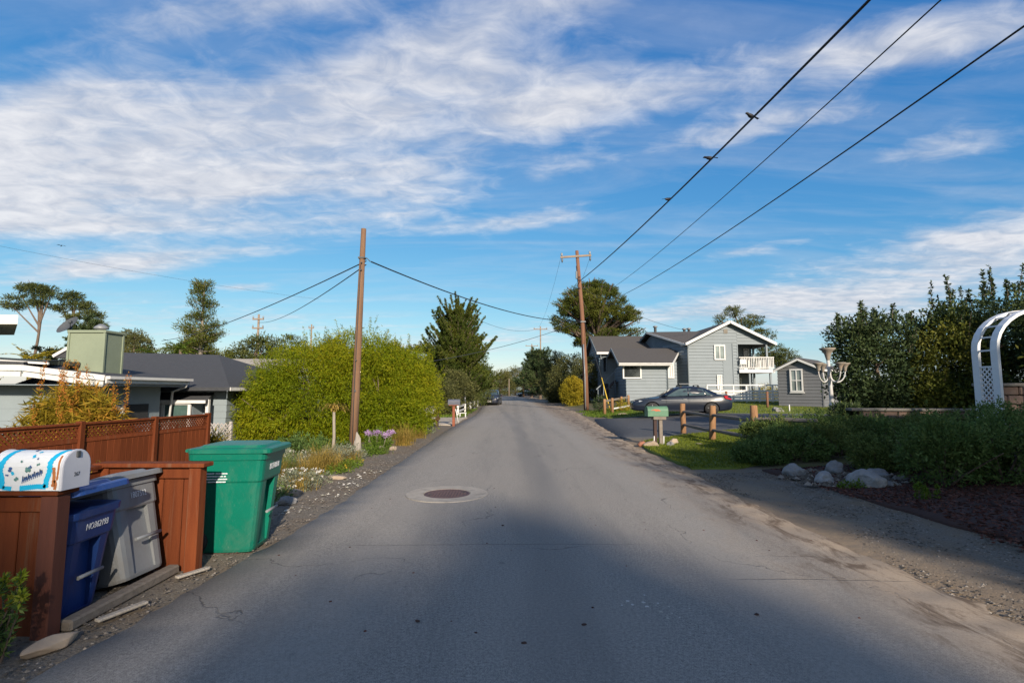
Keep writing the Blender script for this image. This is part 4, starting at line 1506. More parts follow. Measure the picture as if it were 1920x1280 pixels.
# chimney and its dish
ch = MB().box((-11.0, 13.5, 2.45), (.92, .62, 1.10)).build('chimney', 'chimney_green', bun)
MB().box((-11.0, 13.5, 3.01), (1.00, .70, .07), bev=.01).build('cap', 'chimney_green', ch)
for sx in (-.46, .46):
    for sy in (-.31, .31):
        MB().box((-11.0 + sx, 13.5 + sy, 2.45), (.05, .05, 1.06)).build('corner_trim', 'chimney_green', ch)
MB().lathe([(.10, 3.04), (.10, 3.10), (.17, 3.11), (.16, 3.16), (.05, 3.24)], (-10.9, 13.5, 0), 10).build('flue_cowl', 'galv', ch)
dish = thing('satellite_dish', 'dark grey satellite dish beside the green chimney', 'dish', (-11.92, 13.7, 2.40))
prof = []
secs = []
for i in range(5):
    r = .27 * i / 4
    secs.append([(r * math.cos(q), r * math.sin(q) * 1.1, .10 * (r / .30) ** 2) for q in [k * 2 * math.pi / 16 for k in range(16)]])
dm = MB().loft(secs[1:], cap=False, smooth=True).add(secs[1], [tuple(range(16))])
do = dm.build('reflector', 'metal_grey', dish, (0, 0, .80))
do.rotation_euler = (R(52), R(12), R(-28))
MB().tube([(0, 0, -.35), (0, 0, .70), (.02, .05, .80)], .025, 8).build('mast', 'metal_grey', dish)
MB().tube([(0, .02, .72), (.25, -.28, .86)], .012, 6).build('feed_arm', 'metal_grey', dish)
MB().box((.27, -.30, .89), (.07, .09, .07), bev=.01).build('receiver', 'metal_grey', dish)
# skylight slab on the roof, small white gable behind it
sk = MB().bar((-12.6, 12.7, 2.25), (-11.1, 12.7, 2.16), .9, .10).build('skylight', 'glass_dark', bun)
MB().bar((-12.62, 12.24, 2.22), (-11.08, 12.24, 2.13), .03, .05).build('frame', 'white_paint', sk)
for x0, x1, z0_, z1_ in ((-14.35, -13.72, 2.55, 2.92), (-13.72, -13.3, 2.92, 2.78)):
    MB().bar((x0, 16.0, z0_), (x1, 16.0, z1_), .08, .09).build('rake', 'white_paint', bun)
MB().poly([(-14.35, 16.02, 2.5), (-13.2, 16.02, 2.5), (-13.3, 16.02, 2.76), (-13.72, 16.02, 2.90)], .3).build('dormer', 'roof_dark', bun)
# rear wing: eave towards the camera
mb = MB()
lap_wall(mb, (-14, 15.8), (-8.75, 15.8), GZ, flat_ext(5.25, 1.5), .20, .012)
mb.build('wall', 'left_grey', bun)
mb = MB()
lap_wall(mb, (-8.75, 15.8), (-8.75, 23), GZ, flat_ext(7.2, 1.5), .20, .012)
mb.build('wall', 'left_grey', bun)
mb = MB()
mb.poly([(-15, 15.2, 1.58), (-8.35, 15.2, 1.58), (-10.9, 19.0, 2.80), (-15, 19.0, 2.90)], .08)
mb.poly([(-8.35, 15.2, 1.58), (-8.35, 23.4, 1.58), (-10.9, 19.0, 2.80)], .08)
mb.poly([(-15, 23.4, 1.58), (-15, 19.0, 2.90), (-10.9, 19.0, 2.80), (-8.35, 23.4, 1.58)], .08)
mb.build('roof', 'roof_dark', bun)
MB().bar((-11.9, 15.18, 1.53), (-8.33, 15.18, 1.53), .03, .10).build('fascia', 'roof_dark', bun)
MB().bar((-8.32, 15.18, 1.53), (-8.32, 23.4, 1.53), .03, .10).build('fascia', 'white_paint', bun)
# bay window under its own little roof
bay = MB().box((-10.20, 15.52, .20), (1.50, .50, 1.90)).build('bay', 'left_grey', bun)
MB().poly([(-11.0, 15.16, 1.18), (-8.95, 15.08, 1.18), (-9.15, 15.8, 1.42), (-11.0, 15.8, 1.42)], .06).build('bay_roof', 'roof_dark', bay)
MB().bar((-11.0, 15.13, 1.16), (-8.95, 15.05, 1.16), .03, .09).build('fascia', 'white_paint', bay)
window(bun, (-10.62, 15.24, .55), .60, 1.20, (0, -1), pane='glass_teal', trans=(.42,), fw=.08)
window(bun, (-9.86, 15.24, .55), .86, 1.20, (0, -1), pane='glass_teal', fw=.08)
MB().box((-10.62, 15.225, .83), (.40, .004, .45)).build('curtain', 'curtain', bun).location.y = .028
# porch: white post, hanging pot, door
MB().box((-9.02, 15.3, .3), (.09, .09, 1.85)).build('porch_post', 'white_paint', bun)
MB().lathe([(.07, 0), (.10, .05), (.11, .26), (.07, .33)], (-9.2, 15.25, .45), 10).build('hanging_pot', 'terracotta', bun)
MB().box((-10.035, 13.8, .15), (.03, .85, 1.95)).build('screen_door', 'dark_room', bun)
MB().box((-10.03, 13.30, .15), (.05, .08, 2.0)).build('door_frame', 'white_paint', bun)


def lattice_panel(name, a, b, z0_, z1_, mat, parent=None, step=.11, w=.028, t_=.010):
    a, b = Vector((a[0], a[1], 0)), Vector((b[0], b[1], 0))
    d = (b - a)
    L = d.length
    d.normalize()
    nr = Vector((-d.y, d.x, 0))
    hh = z1_ - z0_
    mb_ = MB()
    q = -hh
    while q < L:
        for sg in (0, 1):
            s0, s1, za, zb = q, q + hh, z0_, z1_
            if s0 < 0:
                za += (0 - s0); s0 = 0
            if s1 > L:
                zb -= (s1 - L); s1 = L
            if zb - za > .02:
                if sg:
                    za, zb = z0_ + z1_ - za, z0_ + z1_ - zb
                o_ = nr * (t_ * (.6 if sg else -.6))
                mb_.bar(a + d * s0 + o_ + Vector((0, 0, za)), a + d * s1 + o_ + Vector((0, 0, zb)), t_, w)
        q += step
    return mb_.build(name, mat, parent, fix=False)


lf = thing('white_lattice_screen', 'pale lattice screen at the end of the reddish fence', 'screen', (0, 0, 0))
lattice_panel('lattice', (-8.60, 14.6), (-7.85, 14.4), -.75, .58, 'lattice_white', lf, .13, .035)['kind'] = 'stuff'
for x, y in ((-8.63, 14.6), (-7.82, 14.4)):
    MB().box((x, y, -.08), (.07, .07, 1.42)).build('post', 'lattice_white', lf)
lf = thing('white_lattice_screen', 'small white lattice screen at the shaded side porch of the bungalow', 'screen', (0, 0, 0))
lattice_panel('lattice', (-9.72, 13.4), (-9.72, 14.9), -.7, .55, 'lattice_white', lf, .16, .03)['kind'] = 'stuff'
MB().bar((-9.72, 13.36, .57), (-9.72, 14.94, .57), .05, .05).build('rail', 'lattice_white', lf)

# white flat eave poking in at the left edge of the view, on its own carport
cp = thing('flat_roof_house', 'far pale house with flat white roof at the left edge', 'house', (0, 0, 0))
MB().poly([(-40, 30, 5.92), (-29.2, 30, 5.92), (-35.2, 36, 5.92), (-40, 36, 5.92)], .55).build('roof', 'white_paint', cp)
MB().poly([(-39.5, 30.6, 5.4), (-31.4, 30.6, 5.4), (-36.2, 35.5, 5.4), (-39.5, 35.5, 5.4)], 6.0).build('wall', 'left_grey', cp)
window(cp, (-33.4, 30.59, 3.6), 1.6, 1.4, (0, -1))

# far houses beyond the bungalow
hb = thing('house', 'pale grey roofed house behind the bungalow and the big shrub', 'house', (0, 0, 0))
MB().poly([(-22, 30, 2.7), (-10, 30, 2.7), (-11, 33, 3.5), (-21, 33, 3.5)], .12).build('roof', 'concrete', hb)
MB().box((-16, 32.6, .9), (10.5, 4.6, 3.4)).build('wall', 'left_grey', hb)
MB().bar((-22, 29.98, 2.62), (-10, 29.98, 2.62), .04, .16).build('fascia', 'white_paint', hb)

# ---- left utility pole and things at its foot -----------------------------
lp = thing('utility_pole', 'bare reddish wooden pole in front of the big green shrub', 'pole', (-4.2, 13.7, -.12))
MB().tube([(0, 0, -.2), (.04, 0, 1.5), (.08, 0, 3.6), (.13, 0, 6.02)], [.112, .104, .088, .068], 14).build('shaft', 'pole_wood', lp)
MB().tube([(.12, 0, 5.18), (.24, -.02, 5.20), (.34, -.02, 5.10)], .012, 6).build('hook', 'metal_grey', lp)
MB().box((.06, -.124, 1.6), (.04, .008, .05)).build('tag', 'metal_grey', lp)
MB().box((.11, 0, 5.2), (.18, .18, .04)).build('band', 'metal_grey', lp)
for z in (4.85, 5.05, 2.4):
    MB().lathe([(.022, 0), (.022, -.03), (.012, -.05)], (.025 * z, -.085 - (6 - z) * .006, z), 8, 'Y').build('bolt', 'metal_grey', lp)
MB().tube([(.02, -.118, .0), (.03, -.112, 1.4), (.06, -.098, 3.2), (.10, -.08, 5.0)], .010, 5).build('ground_wire', 'wire_thin', lp)

t = tag(rock('driftwood_stump', 'driftwood', 'pale upright driftwood stump leaning on the foot of the bare pole', 'driftwood', (-3.93, 13.25, -.12), (.13, .11, .46), 101), None)
strap_plant('tree_aloe', 'thin stemmed tree aloe with drooping yellow leaves beside the bare pole', (-4.14, 12.0, -.12), 70, .46, .040, .75, 'lf_gold', 102, 6, 1.0, 1.12, .035, spread=.02)
for i, (x, y, s, lb, mt) in enumerate(((-2.98, 8.9, (.20, .09, .05), 'flat pale slab beside the low flowers near the road', 'stone_tan'), (-3.02, 6.95, (.15, .12, .08), 'grey stone in the shadow behind the green bin', 'boulder_grey'), (-3.10, 7.5, (.12, .10, .07), 'reddish stone behind the green bin by the flowers', 'stone_tan'), (-3.25, 12.8, (.2, .14, .10), 'tan stone below the purple flowers', 'stone_tan'), (-3.0, 13.1, (.14, .10, .09), 'small tan stone at the gravel edge near the purple flowers', 'stone_tan'))):
    rock('garden_stone', mt, lb, 'stone', (x, y, H(x, y)), s, 110 + i, 'stones edging the left garden', R(30 * i))


def mound(name, label, loc, rx, ry, rz, mat, seed, nc, rc, k, L, W, group, cat='plant', flowers=None, up=.5):
    t = thing(name, label, cat, loc, 0, group)
    bushy('foliage', mat, [(0, 0, rz * .1, rx, ry, rz)], nc, rc, k, L, W, seed, t, .3, .6, up, 1.0, -.05)
    if flowers:
        fm, fn, fs = flowers
        rg = np.random.default_rng(seed + 5)
        P_, O_ = shell_points([(0, 0, rz * .1, rx, ry, rz)], fn, rg, .95, .3 * rz)
        P_ = np.repeat(P_ + O_ * .03, 5, 0) + rg.normal(size=(len(P_) * 5, 3)) * fs * .3
        leaf_obj('flowers', P_, unit(rg.normal(size=P_.shape) + np.array([0, 0, .8])), fs, fs * .8, rg.random(len(P_)), fm, t, rg)['kind'] = 'stuff'
    return t


GP = 'low plants of the left garden'
mound('silver_cushion', 'silvery white cushion plant just behind the lid of the green bin', (-5.0, 11.2, H(-5, 11.2)), .9, .7, .34, 'lf_silver', 201, 260, .10, 26, .05, .018, GP, flowers=('lf_white', 130, .03))
mound('silver_cushion', 'grey green cushion plant at the foot of the tree aloe', (-3.75, 11.4, H(-3.75, 11.4)), .60, .75, .26, 'lf_silver', 202, 200, .09, 24, .05, .016, GP)
mound('silver_cushion', 'grey green mat with white daisies behind the green bin', (-3.45, 8.3, H(-3.45, 8.3)), .50, .75, .20, 'lf_silver', 203, 170, .08, 22, .045, .016, GP, flowers=('lf_white', 60, .03))
mound('silver_cushion', 'silvery mat between the grasses and the stump', (-4.4, 10.2, H(-4.4, 10.2)), .5, .5, .20, 'lf_silver', 204, 120, .08, 22, .045, .016, GP)
mound('ground_cover', 'bright green mat spilling over the gravel near the flat slab', (-3.2, 10.0, H(-3.2, 10.0)), .26, .85, .12, 'lf_green', 205, 150, .06, 20, .035, .015, GP, flowers=('lf_yellow', 12, .04))
mound('ground_cover', 'bright green mat below the purple flowers', (-3.3, 12.2, H(-3.3, 12.2)), .30, .5, .16, 'lf_green', 206, 110, .07, 20, .04, .016, GP)
mound('ground_cover', 'dark green herbs behind the green bin in its shadow', (-3.5, 7.2, H(-3.5, 7.2)), .45, .6, .18, 'lf_hedge', 207, 120, .08, 20, .04, .016, GP)
mound('ground_cover', 'leafy green herbs right of the driftwood stump', (-3.62, 13.9, H(-3.6, 13.9)), .30, .45, .42, 'lf_green', 208, 130, .09, 20, .06, .02, GP)
mound('ground_cover', 'dark undergrowth between the aloe and the big shrub', (-5.3, 13.4, H(-5.3, 13.4)), 1.2, .8, .50, 'lf_hedge', 209, 260, .12, 22, .07, .025, GP)
mound('ground_cover', 'pale grey tuft on the gravel near the brown rail fence', (-3.05, 18.3, H(-3.05, 18.3)), .30, .40, .26, 'lf_silver', 210, 80, .08, 20, .06, .02, GP)
pf = mound('agapanthus', 'clump of purple flowers right of the driftwood stump', (-3.45, 13.4, H(-3.45, 13.4)), .36, .34, .32, 'lf_green', 211, 80, .08, 18, .10, .018, GP, flowers=None)
rg = np.random.default_rng(212)
hp = np.stack([rg.normal(size=18) * .20, rg.normal(size=18) * .16, .36 + .10 * rg.random(18)], 1)[:11]
P = np.repeat(hp, 60, 0) + rg.normal(size=(11 * 60, 3)) * .028
leaf_obj('flowers', P, unit(rg.normal(size=P.shape)), .045, .022, rg.random(len(P)), 'lf_purple', pf, rg)['kind'] = 'stuff'
mb = MB()
for q in hp:
    mb.tube([(q[0] * .6, q[1] * .6, 0), (q[0] * .9, q[1] * .9, q[2] * .6), tuple(q)], .006, 4)
mb.build('stems', 'bark_pale', pf, fix=False)

GT = 'ornamental grass tufts in the left garden'
for i, (x, y, n_, h_, mt, lb) in enumerate(((-3.62, 9.3, 420, .42, 'lf_gold', 'golden grass tuft just right of the green bin'), (-4.1, 9.0, 420, .46, 'lf_gold', 'straw coloured grass tuft behind the corner of the green bin'), (-3.72, 10.2, 420, .52, 'lf_gold', 'tall golden grass tuft in front of the tree aloe'), (-4.3, 9.9, 300, .42, 'lf_green', 'greenish grass tuft among the golden ones'), (-4.75, 9.2, 300, .40, 'lf_gold', 'pale grass tuft close to the lid of the green bin'), (-2.98, 14.2, 420, .58, 'lf_gold', 'golden feathery grass right of the purple flowers'), (-3.05, 15.2, 300, .45, 'lf_gold', 'golden grass below the right end of the big shrub'), (-4.55, 12.5, 220, .42, 'lf_green', 'green strap grass left of the tree aloe'), (-3.1, 12.4, 160, .26, 'lf_green', 'small green tuft at the gravel edge'), (-3.35, 9.9, 300, .34, 'lf_gold', 'dry yellow tuft between the flat slab and the tree aloe'), (-3.2, 7.9, 240, .26, 'lf_gold', 'low dry tuft at the corner of the gravel behind the green bin'), (-3.4, 11.0, 260, .30, 'lf_gold', 'low golden tuft on the gravel edge below the tree aloe'), (-2.95, 16.4, 260, .32, 'lf_gold', 'dry tuft on the verge past the golden feathery grass'))):
    strap_plant('grass_tuft', lb, (x, y, H(x, y) - .02), n_, h_, .010, .55, mt, 220 + i * 3, 4, .55, group=GT, spread=.10)
strap_plant('yucca', 'spiky yellow green yucca left of the big shrub', (-8.05, 13.9, -.7), 120, .75, .045, .9, 'lf_yellow', 260, 4, .6, .65, .07, spread=.05)
strap_plant('yucca', 'second spiky yucca between the fence end and the shrub', (-7.35, 13.8, -.72), 110, .70, .04, .9, 'lf_yellow', 263, 4, .5, .35, .07, spread=.06)

# orange-tinged shrubs in front of the bungalow
for i, (x, y, ell, lb) in enumerate(((-9.45, 11.0, [(0, 0, 1.15, .72, .5, .85), (.25, 0, 1.75, .45, .4, .5), (-.35, 0, 1.6, .4, .35, .5)], 'large orange and green feathery shrub in front of the bungalow'), (-8.65, 10.75, [(0, 0, 1.05, .55, .5, .75), (.15, 0, 1.55, .35, .3, .45)], 'second orange tinged feathery shrub nearer the fence post'), (-10.05, 10.5, [(0, 0, .9, .38, .35, .6)], 'small reddish feathery shrub at the left of the bungalow wall'))):
    t = thing('feathery_shrub', lb, 'shrub', (x, y, -.62), 0, 'orange shrubs before the bungalow')
    rg = np.random.default_rng(290 + i)
    trunk_obj([limb_path((rg.normal() * .15, 0, -.05), (rg.normal() * .3, rg.normal() * .2, 1), 1.2, (0, 0, 0), rg) for k in range(5)], [(.03, .012)] * 5, 'bark', t)
    P_, O_ = shell_points(ell, (420, 260, 120)[i], rg, .35, .1)
    Q, D, l, w, rn = clumps(P_, O_, .14, 22, .20, .022, rg, .5, -.55)
    leaf_obj('foliage', Q, D, l, w, np.clip(rn * .9 - .05, 0, 1), 'lf_orange', t, rg)
    top = max(e[2] + e[5] for e in ell)
    PP, DD = [], []
    for k in range((7, 5, 3)[i]):
        a_ = limb_path((rg.normal() * .38, rg.normal() * .2, top - .45), (rg.normal() * .18, 0, 1), .65 + .35 * rg.random(), (0, 0, .2), rg)
        q, d, tt = along(a_, 150, rg, .1)
        PP.append(q + rg.normal(size=q.shape) * .022)
        DD.append(unit(d * .5 + rg.normal(size=d.shape)))
    PP, DD = np.concatenate(PP), np.concatenate(DD)
    leaf_obj('flower_spikes', PP, DD, .055, .018, .55 + .45 * rg.random(len(PP)), 'lf_orange', t, rg)['kind'] = 'stuff'

# ---- the big green shrub -------------------------------------------------
SE = [(-6.7, 17.0, 1.15, 2.0, 1.9, 1.9), (-5.2, 17.6, 1.45, 1.75, 2.0, 2.15), (-3.85, 18.4, 1.25, 1.30, 2.0, 1.75), (-7.7, 16.8, .55, 1.15, 1.4, 1.6), (-3.9, 17.0, .5, 1.1, 1.2, 1.1)]
t = thing('shrub', 'huge bright yellow green shrub behind the bare pole', 'shrub', (0, 0, 0))
rng = np.random.default_rng(301)
paths, rad = [], []
for e in SE:
    for k in range(5):
        b = np.array([e[0] + rng.normal() * .3, e[1] - .3 + rng.normal() * .3, -.4])
        p = limb_path(b, np.array([e[0] + rng.normal() * e[3] * .5, e[1] + rng.normal() * e[4] * .5, e[2] + e[5] * .7]) - b, 2.4, (0, 0, -.2), rng)
        paths.append(p)
        rad.append((.05, .012))
trunk_obj(paths, rad, 'bark', t)
bushy('foliage', 'lf_shrub', SE, 10500, .22, 24, .100, .020, 302, t, .50, .45, -.65, 1.0, -.45, gaps=.07)
# whippy shoots above the outline
P, O = shell_points(SE, 420, rng, .97, 1.6)
PP, DD = [], []
for p_, o_ in zip(P, O):
    pth = limb_path(p_, o_ * .6 + np.array([0, 0, .8]), .25 + .35 * rng.random(), (0, 0, -.3), rng, 4)
    q, d, tt = along(pth, 34, rng, 0)
    PP.append(q)
    DD.append(unit(d * .7 + rng.normal(size=d.shape) * .6))
PP, DD = np.concatenate(PP), np.concatenate(DD)
leaf_obj('shoots', PP, DD, .075, .018, rng.random(len(PP)), 'lf_shrub', t, rng)['kind'] = 'stuff'

# ---- further along the left verge ------------------------------------------
rf = thing('rail_fence', 'short dark brown rail fence at the end of the big shrub', 'fence', (0, 0, 0))
for (x, y, h_) in ((-3.35, 19.6, .72), (-3.10, 21.4, .85)):
    MB().box((x, y, h_ / 2 - .05), (.12, .12, h_ + .1), bev=.01).build('post', 'dark_wood', rf)
for z0_, z1_ in ((.22, .62), (.05, .34)):
    MB().bar((-3.55, 19.0, z0_), (-3.02, 21.5, z1_), .05, .14, .01).build('rail', 'redwood_dark', rf)
mbd = thing('mailbox', 'dark blue grey mailbox on a red post at the left verge', 'mailbox', (-2.47, 21.9, 0))
MB().box((0, 0, .40), (.11, .11, .98), bev=.01).build('post', 'red_post', mbd)
S2 = [(-.11, 0), (.11, 0)] + [(.11 * math.cos(a), .12 + .11 * math.sin(a)) for a in [math.pi * k / 8 for k in range(9)]]
MB().loft([[(x_, p[0], .88 + p[1]) for p in S2] for x_ in (-.24, .24)]).build('box', 'mailbox_dark', mbd)
MB().loft([[(x_, p[0] * 1.04, .877 + p[1] * 1.03) for p in S2] for x_ in (.24, .265)]).build('door', 'mailbox_dark', mbd)
MB().box((0, 0, .865), (.40, .20, .03)).build('shelf', 'red_post', mbd)
pk = thing('picket_fence', 'white picket fence behind the brown rail fence', 'fence', (0, 0, 0))
pm = None
for k in range(10):
    x, y = -4.35 + k * .075, 23.6 + k * .20
    if pm is None:
        pm = MB().add([(-.04, -.012, 0), (.04, -.012, 0), (.04, -.012, .82), (0, -.012, .9), (-.04, -.012, .82), (-.04, .012, 0), (.04, .012, 0), (.04, .012, .82), (0, .012, .9), (-.04, .012, .82)], [(0, 1, 2, 3, 4), (9, 8, 7, 6, 5), (0, 5, 6, 1), (1, 6, 7, 2), (2, 7, 8, 3), (3, 8, 9, 4), (4, 9, 5, 0)]).build('picket', 'lattice_white', pk, (x, y, -.12))
    else:
        share(pm, 'picket', pk, (x, y, -.12))
for z in (.25, .65):
    MB().bar((-4.38, 23.55, z), (-3.62, 25.5, z), .03, .07).build('rail', 'lattice_white', pk)
wr = thing('rail_fence', 'low white rail fence leading to the white gate posts', 'fence', (0, 0, 0))
for k in range(5):
    MB().box((-3.05 - .10 * (k - 2) ** 2 * .1, 29.5 + k * 4.2, .28), (.10, .10, .65)).build('post', 'white_paint', wr)
MB().bar((-3.1, 29.3, .55), (-3.1, 46.6, .55), .06, .12).build('rail', 'white_paint', wr)
MB().bar((-3.1, 29.3, .28), (-3.1, 46.6, .28), .05, .10).build('rail', 'white_paint', wr)
gp = thing('gate', 'pair of tall white gate posts under the cypress', 'gate', (0, 0, 0))
for x, y in ((-3.30, 36.0), (-3.42, 37.4)):
    MB().box((x, y, .8), (.13, .13, 1.75), bev=.01).build('post', 'white_paint', gp)
    MB().box((x, y, 1.70), (.19, .19, .06), bev=.01).build('cap', 'white_paint', gp)
bn = thing('bench', 'low white plank bench on the left verge', 'bench', (-2.72, 28.6, 0))
MB().box((0, 0, .24), (.40, .20, .04), bev=.01).build('seat', 'white_paint', bn)
for sx in (-.15, .15):
    MB().box((sx, 0, .10), (.05, .16, .24)).build('leg', 'white_paint', bn)
sk_ = thing('stake', 'pair of leaning white stakes behind the dark mailbox', 'stake', (-2.62, 24.0, 0))
MB().tube([(-.14, 0, -.05), (-.02, 0, .62)], .018, 6).build('pole', 'white_paint', sk_)
MB().tube([(.14, 0, -.05), (.0, 0, .62)], .018, 6).build('pole', 'white_paint', sk_)

# ================================================================== CARS
def make_car(name, label, loc, rotz, paint, wagon=False, rack=False, plate_front=False):
    """saloon (or wagon), nose towards -X, resting on z = 0"""
    t = thing(name, label, 'car', loc, rotz)
    t.scale = (1, 1, .93 if not wagon else 1)
    hgt = 1.50 if wagon else 1.45
    #        x     zbot  belt  half  crown
    ST = [(-2.30, .30, .58, .50, .02), (-2.24, .22, .66, .70, .03), (-2.05, .18, .725, .82, .04), (-1.55, .18, .80, .875, .06), (-.95, .18, .885, .89, .07), (-.3, .18, .915, .895, .05), (.6, .18, .935, .895, .05), (1.3, .18, .965, .885, .05), (1.75, .19, 1.0, .86, .06), (2.12, .24, 1.015, .80, .055), (2.27, .30, .96, .72, .03), (2.32, .36, .80, .66, .02)]
    secs = []
    for x, zb, zt, w, cr in ST:
        h = zt - zb
        half = [(0, zb), (w * .82, zb), (w * .96, zb + .07), (w * 1.0, zb + h * .42), (w * .995, zb + h * .60), (w * .965, zb + h * .88), (w * .90, zt), (w * .5, zt + cr * .8), (0, zt + cr)]
        ring = [(x, -y, z) for y, z in half] + [(x, y, z) for y, z in half[-2:0:-1]]
        secs.append(ring)
    body = MB().loft(secs, smooth=True).build('body', paint, t)
    arches = [MB().lathe([(.001, -.5), (.365, -.5), (.365, .5), (.001, .5)], (wx, s * .80, .315), 28, 'Y') for wx in (-1.36, 1.34) for s in (-1, 1)]
    wells = []
    for a_ in arches:
        for i_, p_ in enumerate(a_.v):
            y_ = p_[1]
            s_ = 1 if y_ > 0 else -1
            a_.v[i_] = (p_[0], s_ * (.60 if abs(y_) < .8 else 1.3), p_[2])
    cut(body, *arches)
    for p_ in body.data.polygons:
        p_.use_smooth = True
    try:
        body.data.set_sharp_from_angle(angle=R(32))
    except Exception:
        pass
    for wx in (-1.36, 1.34):
        MB().lathe([(.001, -.62), (.36, -.62), (.36, .62), (.001, .62)], (wx, 0, .315), 24, 'Y').build('wheel_well', 'black_rubber', t)
    # cabin
    if wagon:
        CB = [(-1.05, .90, .80, .90, .78), (-.32, .915, .815, 1.40, .60), (.25, .93, .82, hgt, .61), (1.2, .95, .81, hgt - .02, .60), (1.95, 1.0, .76, hgt - .10, .56), (2.20, 1.0, .74, 1.04, .70)]
    else:
        CB = [(-1.02, .90, .80, .905, .78), (-.22, .915, .815, 1.375, .60), (.15, .925, .82, 1.44, .61), (.60, .935, .82, hgt, .605), (1.05, .95, .81, 1.385, .58), (1.72, .985, .77, 1.05, .66), (1.86, .99, .76, 1.02, .72)]
    secs = []
    for x, zb, wb, zt, wt_ in CB:
        half = [(wb, zb - .03), ((wb + wt_) / 2 + .015, (zb + zt) / 2), (wt_ + .02, zt - .05), (wt_ - .06, zt - .008), (0, zt + .015)]
        secs.append([(x, -y, z) for y, z in half] + [(x, y, z) for y, z in half[-2::-1]])
    MB().loft(secs, smooth=True).build('cabin', paint, t)

    def cab(x, f):
        """point on the cabin side: f=0 belt, 1 roof edge"""
        xs = [c[0] for c in CB]
        zb = np.interp(x, xs, [c[1] for c in CB])
        wb = np.interp(x, xs, [c[2] for c in CB])
        zt = np.interp(x, xs, [c[3] for c in CB]) - .05
        wt2 = np.interp(x, xs, [c[4] for c in CB]) + .02
        y = wb + (wt2 - wb) * f + .016 * math.sin(math.pi * f) + .006
        return float(y), float(zb + .02 + (zt - zb - .02) * f)

    def pane(pts, side):
        vs = []
        for x, f in pts:
            y, z = cab(x, f)
            vs.append((x, side * y, z))
        MB().poly(vs).build('side_window', 'glass_car', t)
    for s in (-1, 1):
        if wagon:
            P1_ = [(-.78, .06), (.30, .06), (.30, .90), (-.22, .90)]
            P2_ = [(.37, .06), (1.16, .06), (1.12, .90), (.37, .90)]
            P3_ = [(1.24, .08), (1.85, .12), (1.75, .85), (1.20, .88)]
        else:
            P1_ = [(-.74, .06), (.28, .06), (.28, .90), (-.10, .90)]
            P2_ = [(.35, .06), (1.08, .06), (1.02, .86), (.35, .90)]
            P3_ = [(1.14, .08), (1.40, .10), (1.08, .80)]
        for q in (P1_, P2_, P3_):
            # subdivide so the pane follows the curve of the cabin
            pane(q, s)
        for x0, x1 in ((-.72, .30), (.33, 1.22)):
            MB().bar((x1 - .24, s * .892, .80), (x1 - .08, s * .892, .80), .03, .03).build('door_handle', 'chrome', t)
        MB().bar((-.95, s * .893, .745), (1.50, s * .889, .795), .012, .022).build('highlight_moulding', 'galv', t)  # pale moulding along the doors, drawn in for the highlight line
        MB().bar((-1.0, s * .868, .225), (.96, s * .868, .225), .05, .06).build('sill', paint, t)
        MB().loft([[(-.78 + d_, s * (.90 + yy), .97 + zz_) for yy, zz_ in ((0, -.04), (.17, -.05), (.19, .05), (.02, .07))] for d_ in (0, .09)]).build('mirror', paint, t)
        # door seams
        for x_ in (.315, -.70):
            MB().bar((x_, s * .899, .30), (x_, s * .886, .89), .006, .008, up=(1, 0, 0)).build('door_seam', 'black_rubber', t)
        MB().loft([[(-2.16, s * .46, .60), (-2.20, s * .62, .60), (-2.02, s * .79, .63), (-1.80, s * .845, .70), (-1.95, s * .80, .735), (-2.13, s * .60, .69)], [(-2.22, s * .46, .60), (-2.26, s * .64, .59), (-2.06, s * .82, .62), (-1.80, s * .86, .70), (-1.97, s * .82, .75), (-2.19, s * .60, .70)]]).build('headlight', 'lamp_clear', t)
        MB().loft([[(2.10, s * .52, .80), (2.24, s * .74, .78), (1.95, s * .83, .84), (1.90, s * .83, .97), (2.15, s * .74, .98), (2.24, s * .55, .95)], [(2.31, s * .52, .80), (2.27, s * .75, .77), (1.98, s * .852, .83), (1.92, s * .850, .975), (2.17, s * .77, .99), (2.30, s * .55, .95)]]).build('tail_light', 'tail_red', t)
    # front and rear screens
    def screen(xa, xb, na):
        ya, za = cab(xa, 0)
        yb = np.interp(xb, [c[0] for c in CB], [c[4] for c in CB])
        zta = np.interp(xa, [c[0] for c in CB], [c[3] for c in CB]) + .022
        ztb = np.interp(xb, [c[0] for c in CB], [c[3] for c in CB]) + .022
        wa = np.interp(xa, [c[0] for c in CB], [c[4] for c in CB]) - .05
        MB().poly([(xa, -wa, zta - .012), (xa, 0, zta + .004), (xa, wa, zta - .012), (xb, yb - .08, ztb - .012), (xb, 0, ztb + .004), (xb, -(yb - .08), ztb - .012)]).build(na, 'glass_car', t, fix=False)
    screen(-.93, -.30, 'windscreen')
    screen(*((2.16, 2.00) if wagon else (1.66, 1.10)), 'rear_window')
    MB().box((-2.275, 0, .47), (.03, .86, .12), bev=.01).build('grille', 'black_rubber', t)
    MB().box((-2.272, 0, .60), (.03, .60, .045), bev=.01).build('grille', 'chrome', t)
    MB().box((-2.25, 0, .30), (.08, 1.20, .10), bev=.02).build('bumper', 'black_rubber', t)
    MB().box((2.315, 0, .72), (.02, .50, .13)).build('number_plate', 'plate_white', t)
    if plate_front:
        MB().box((-2.315, 0, .42), (.02, .36, .15)).build('number_plate', 'plate_white', t)
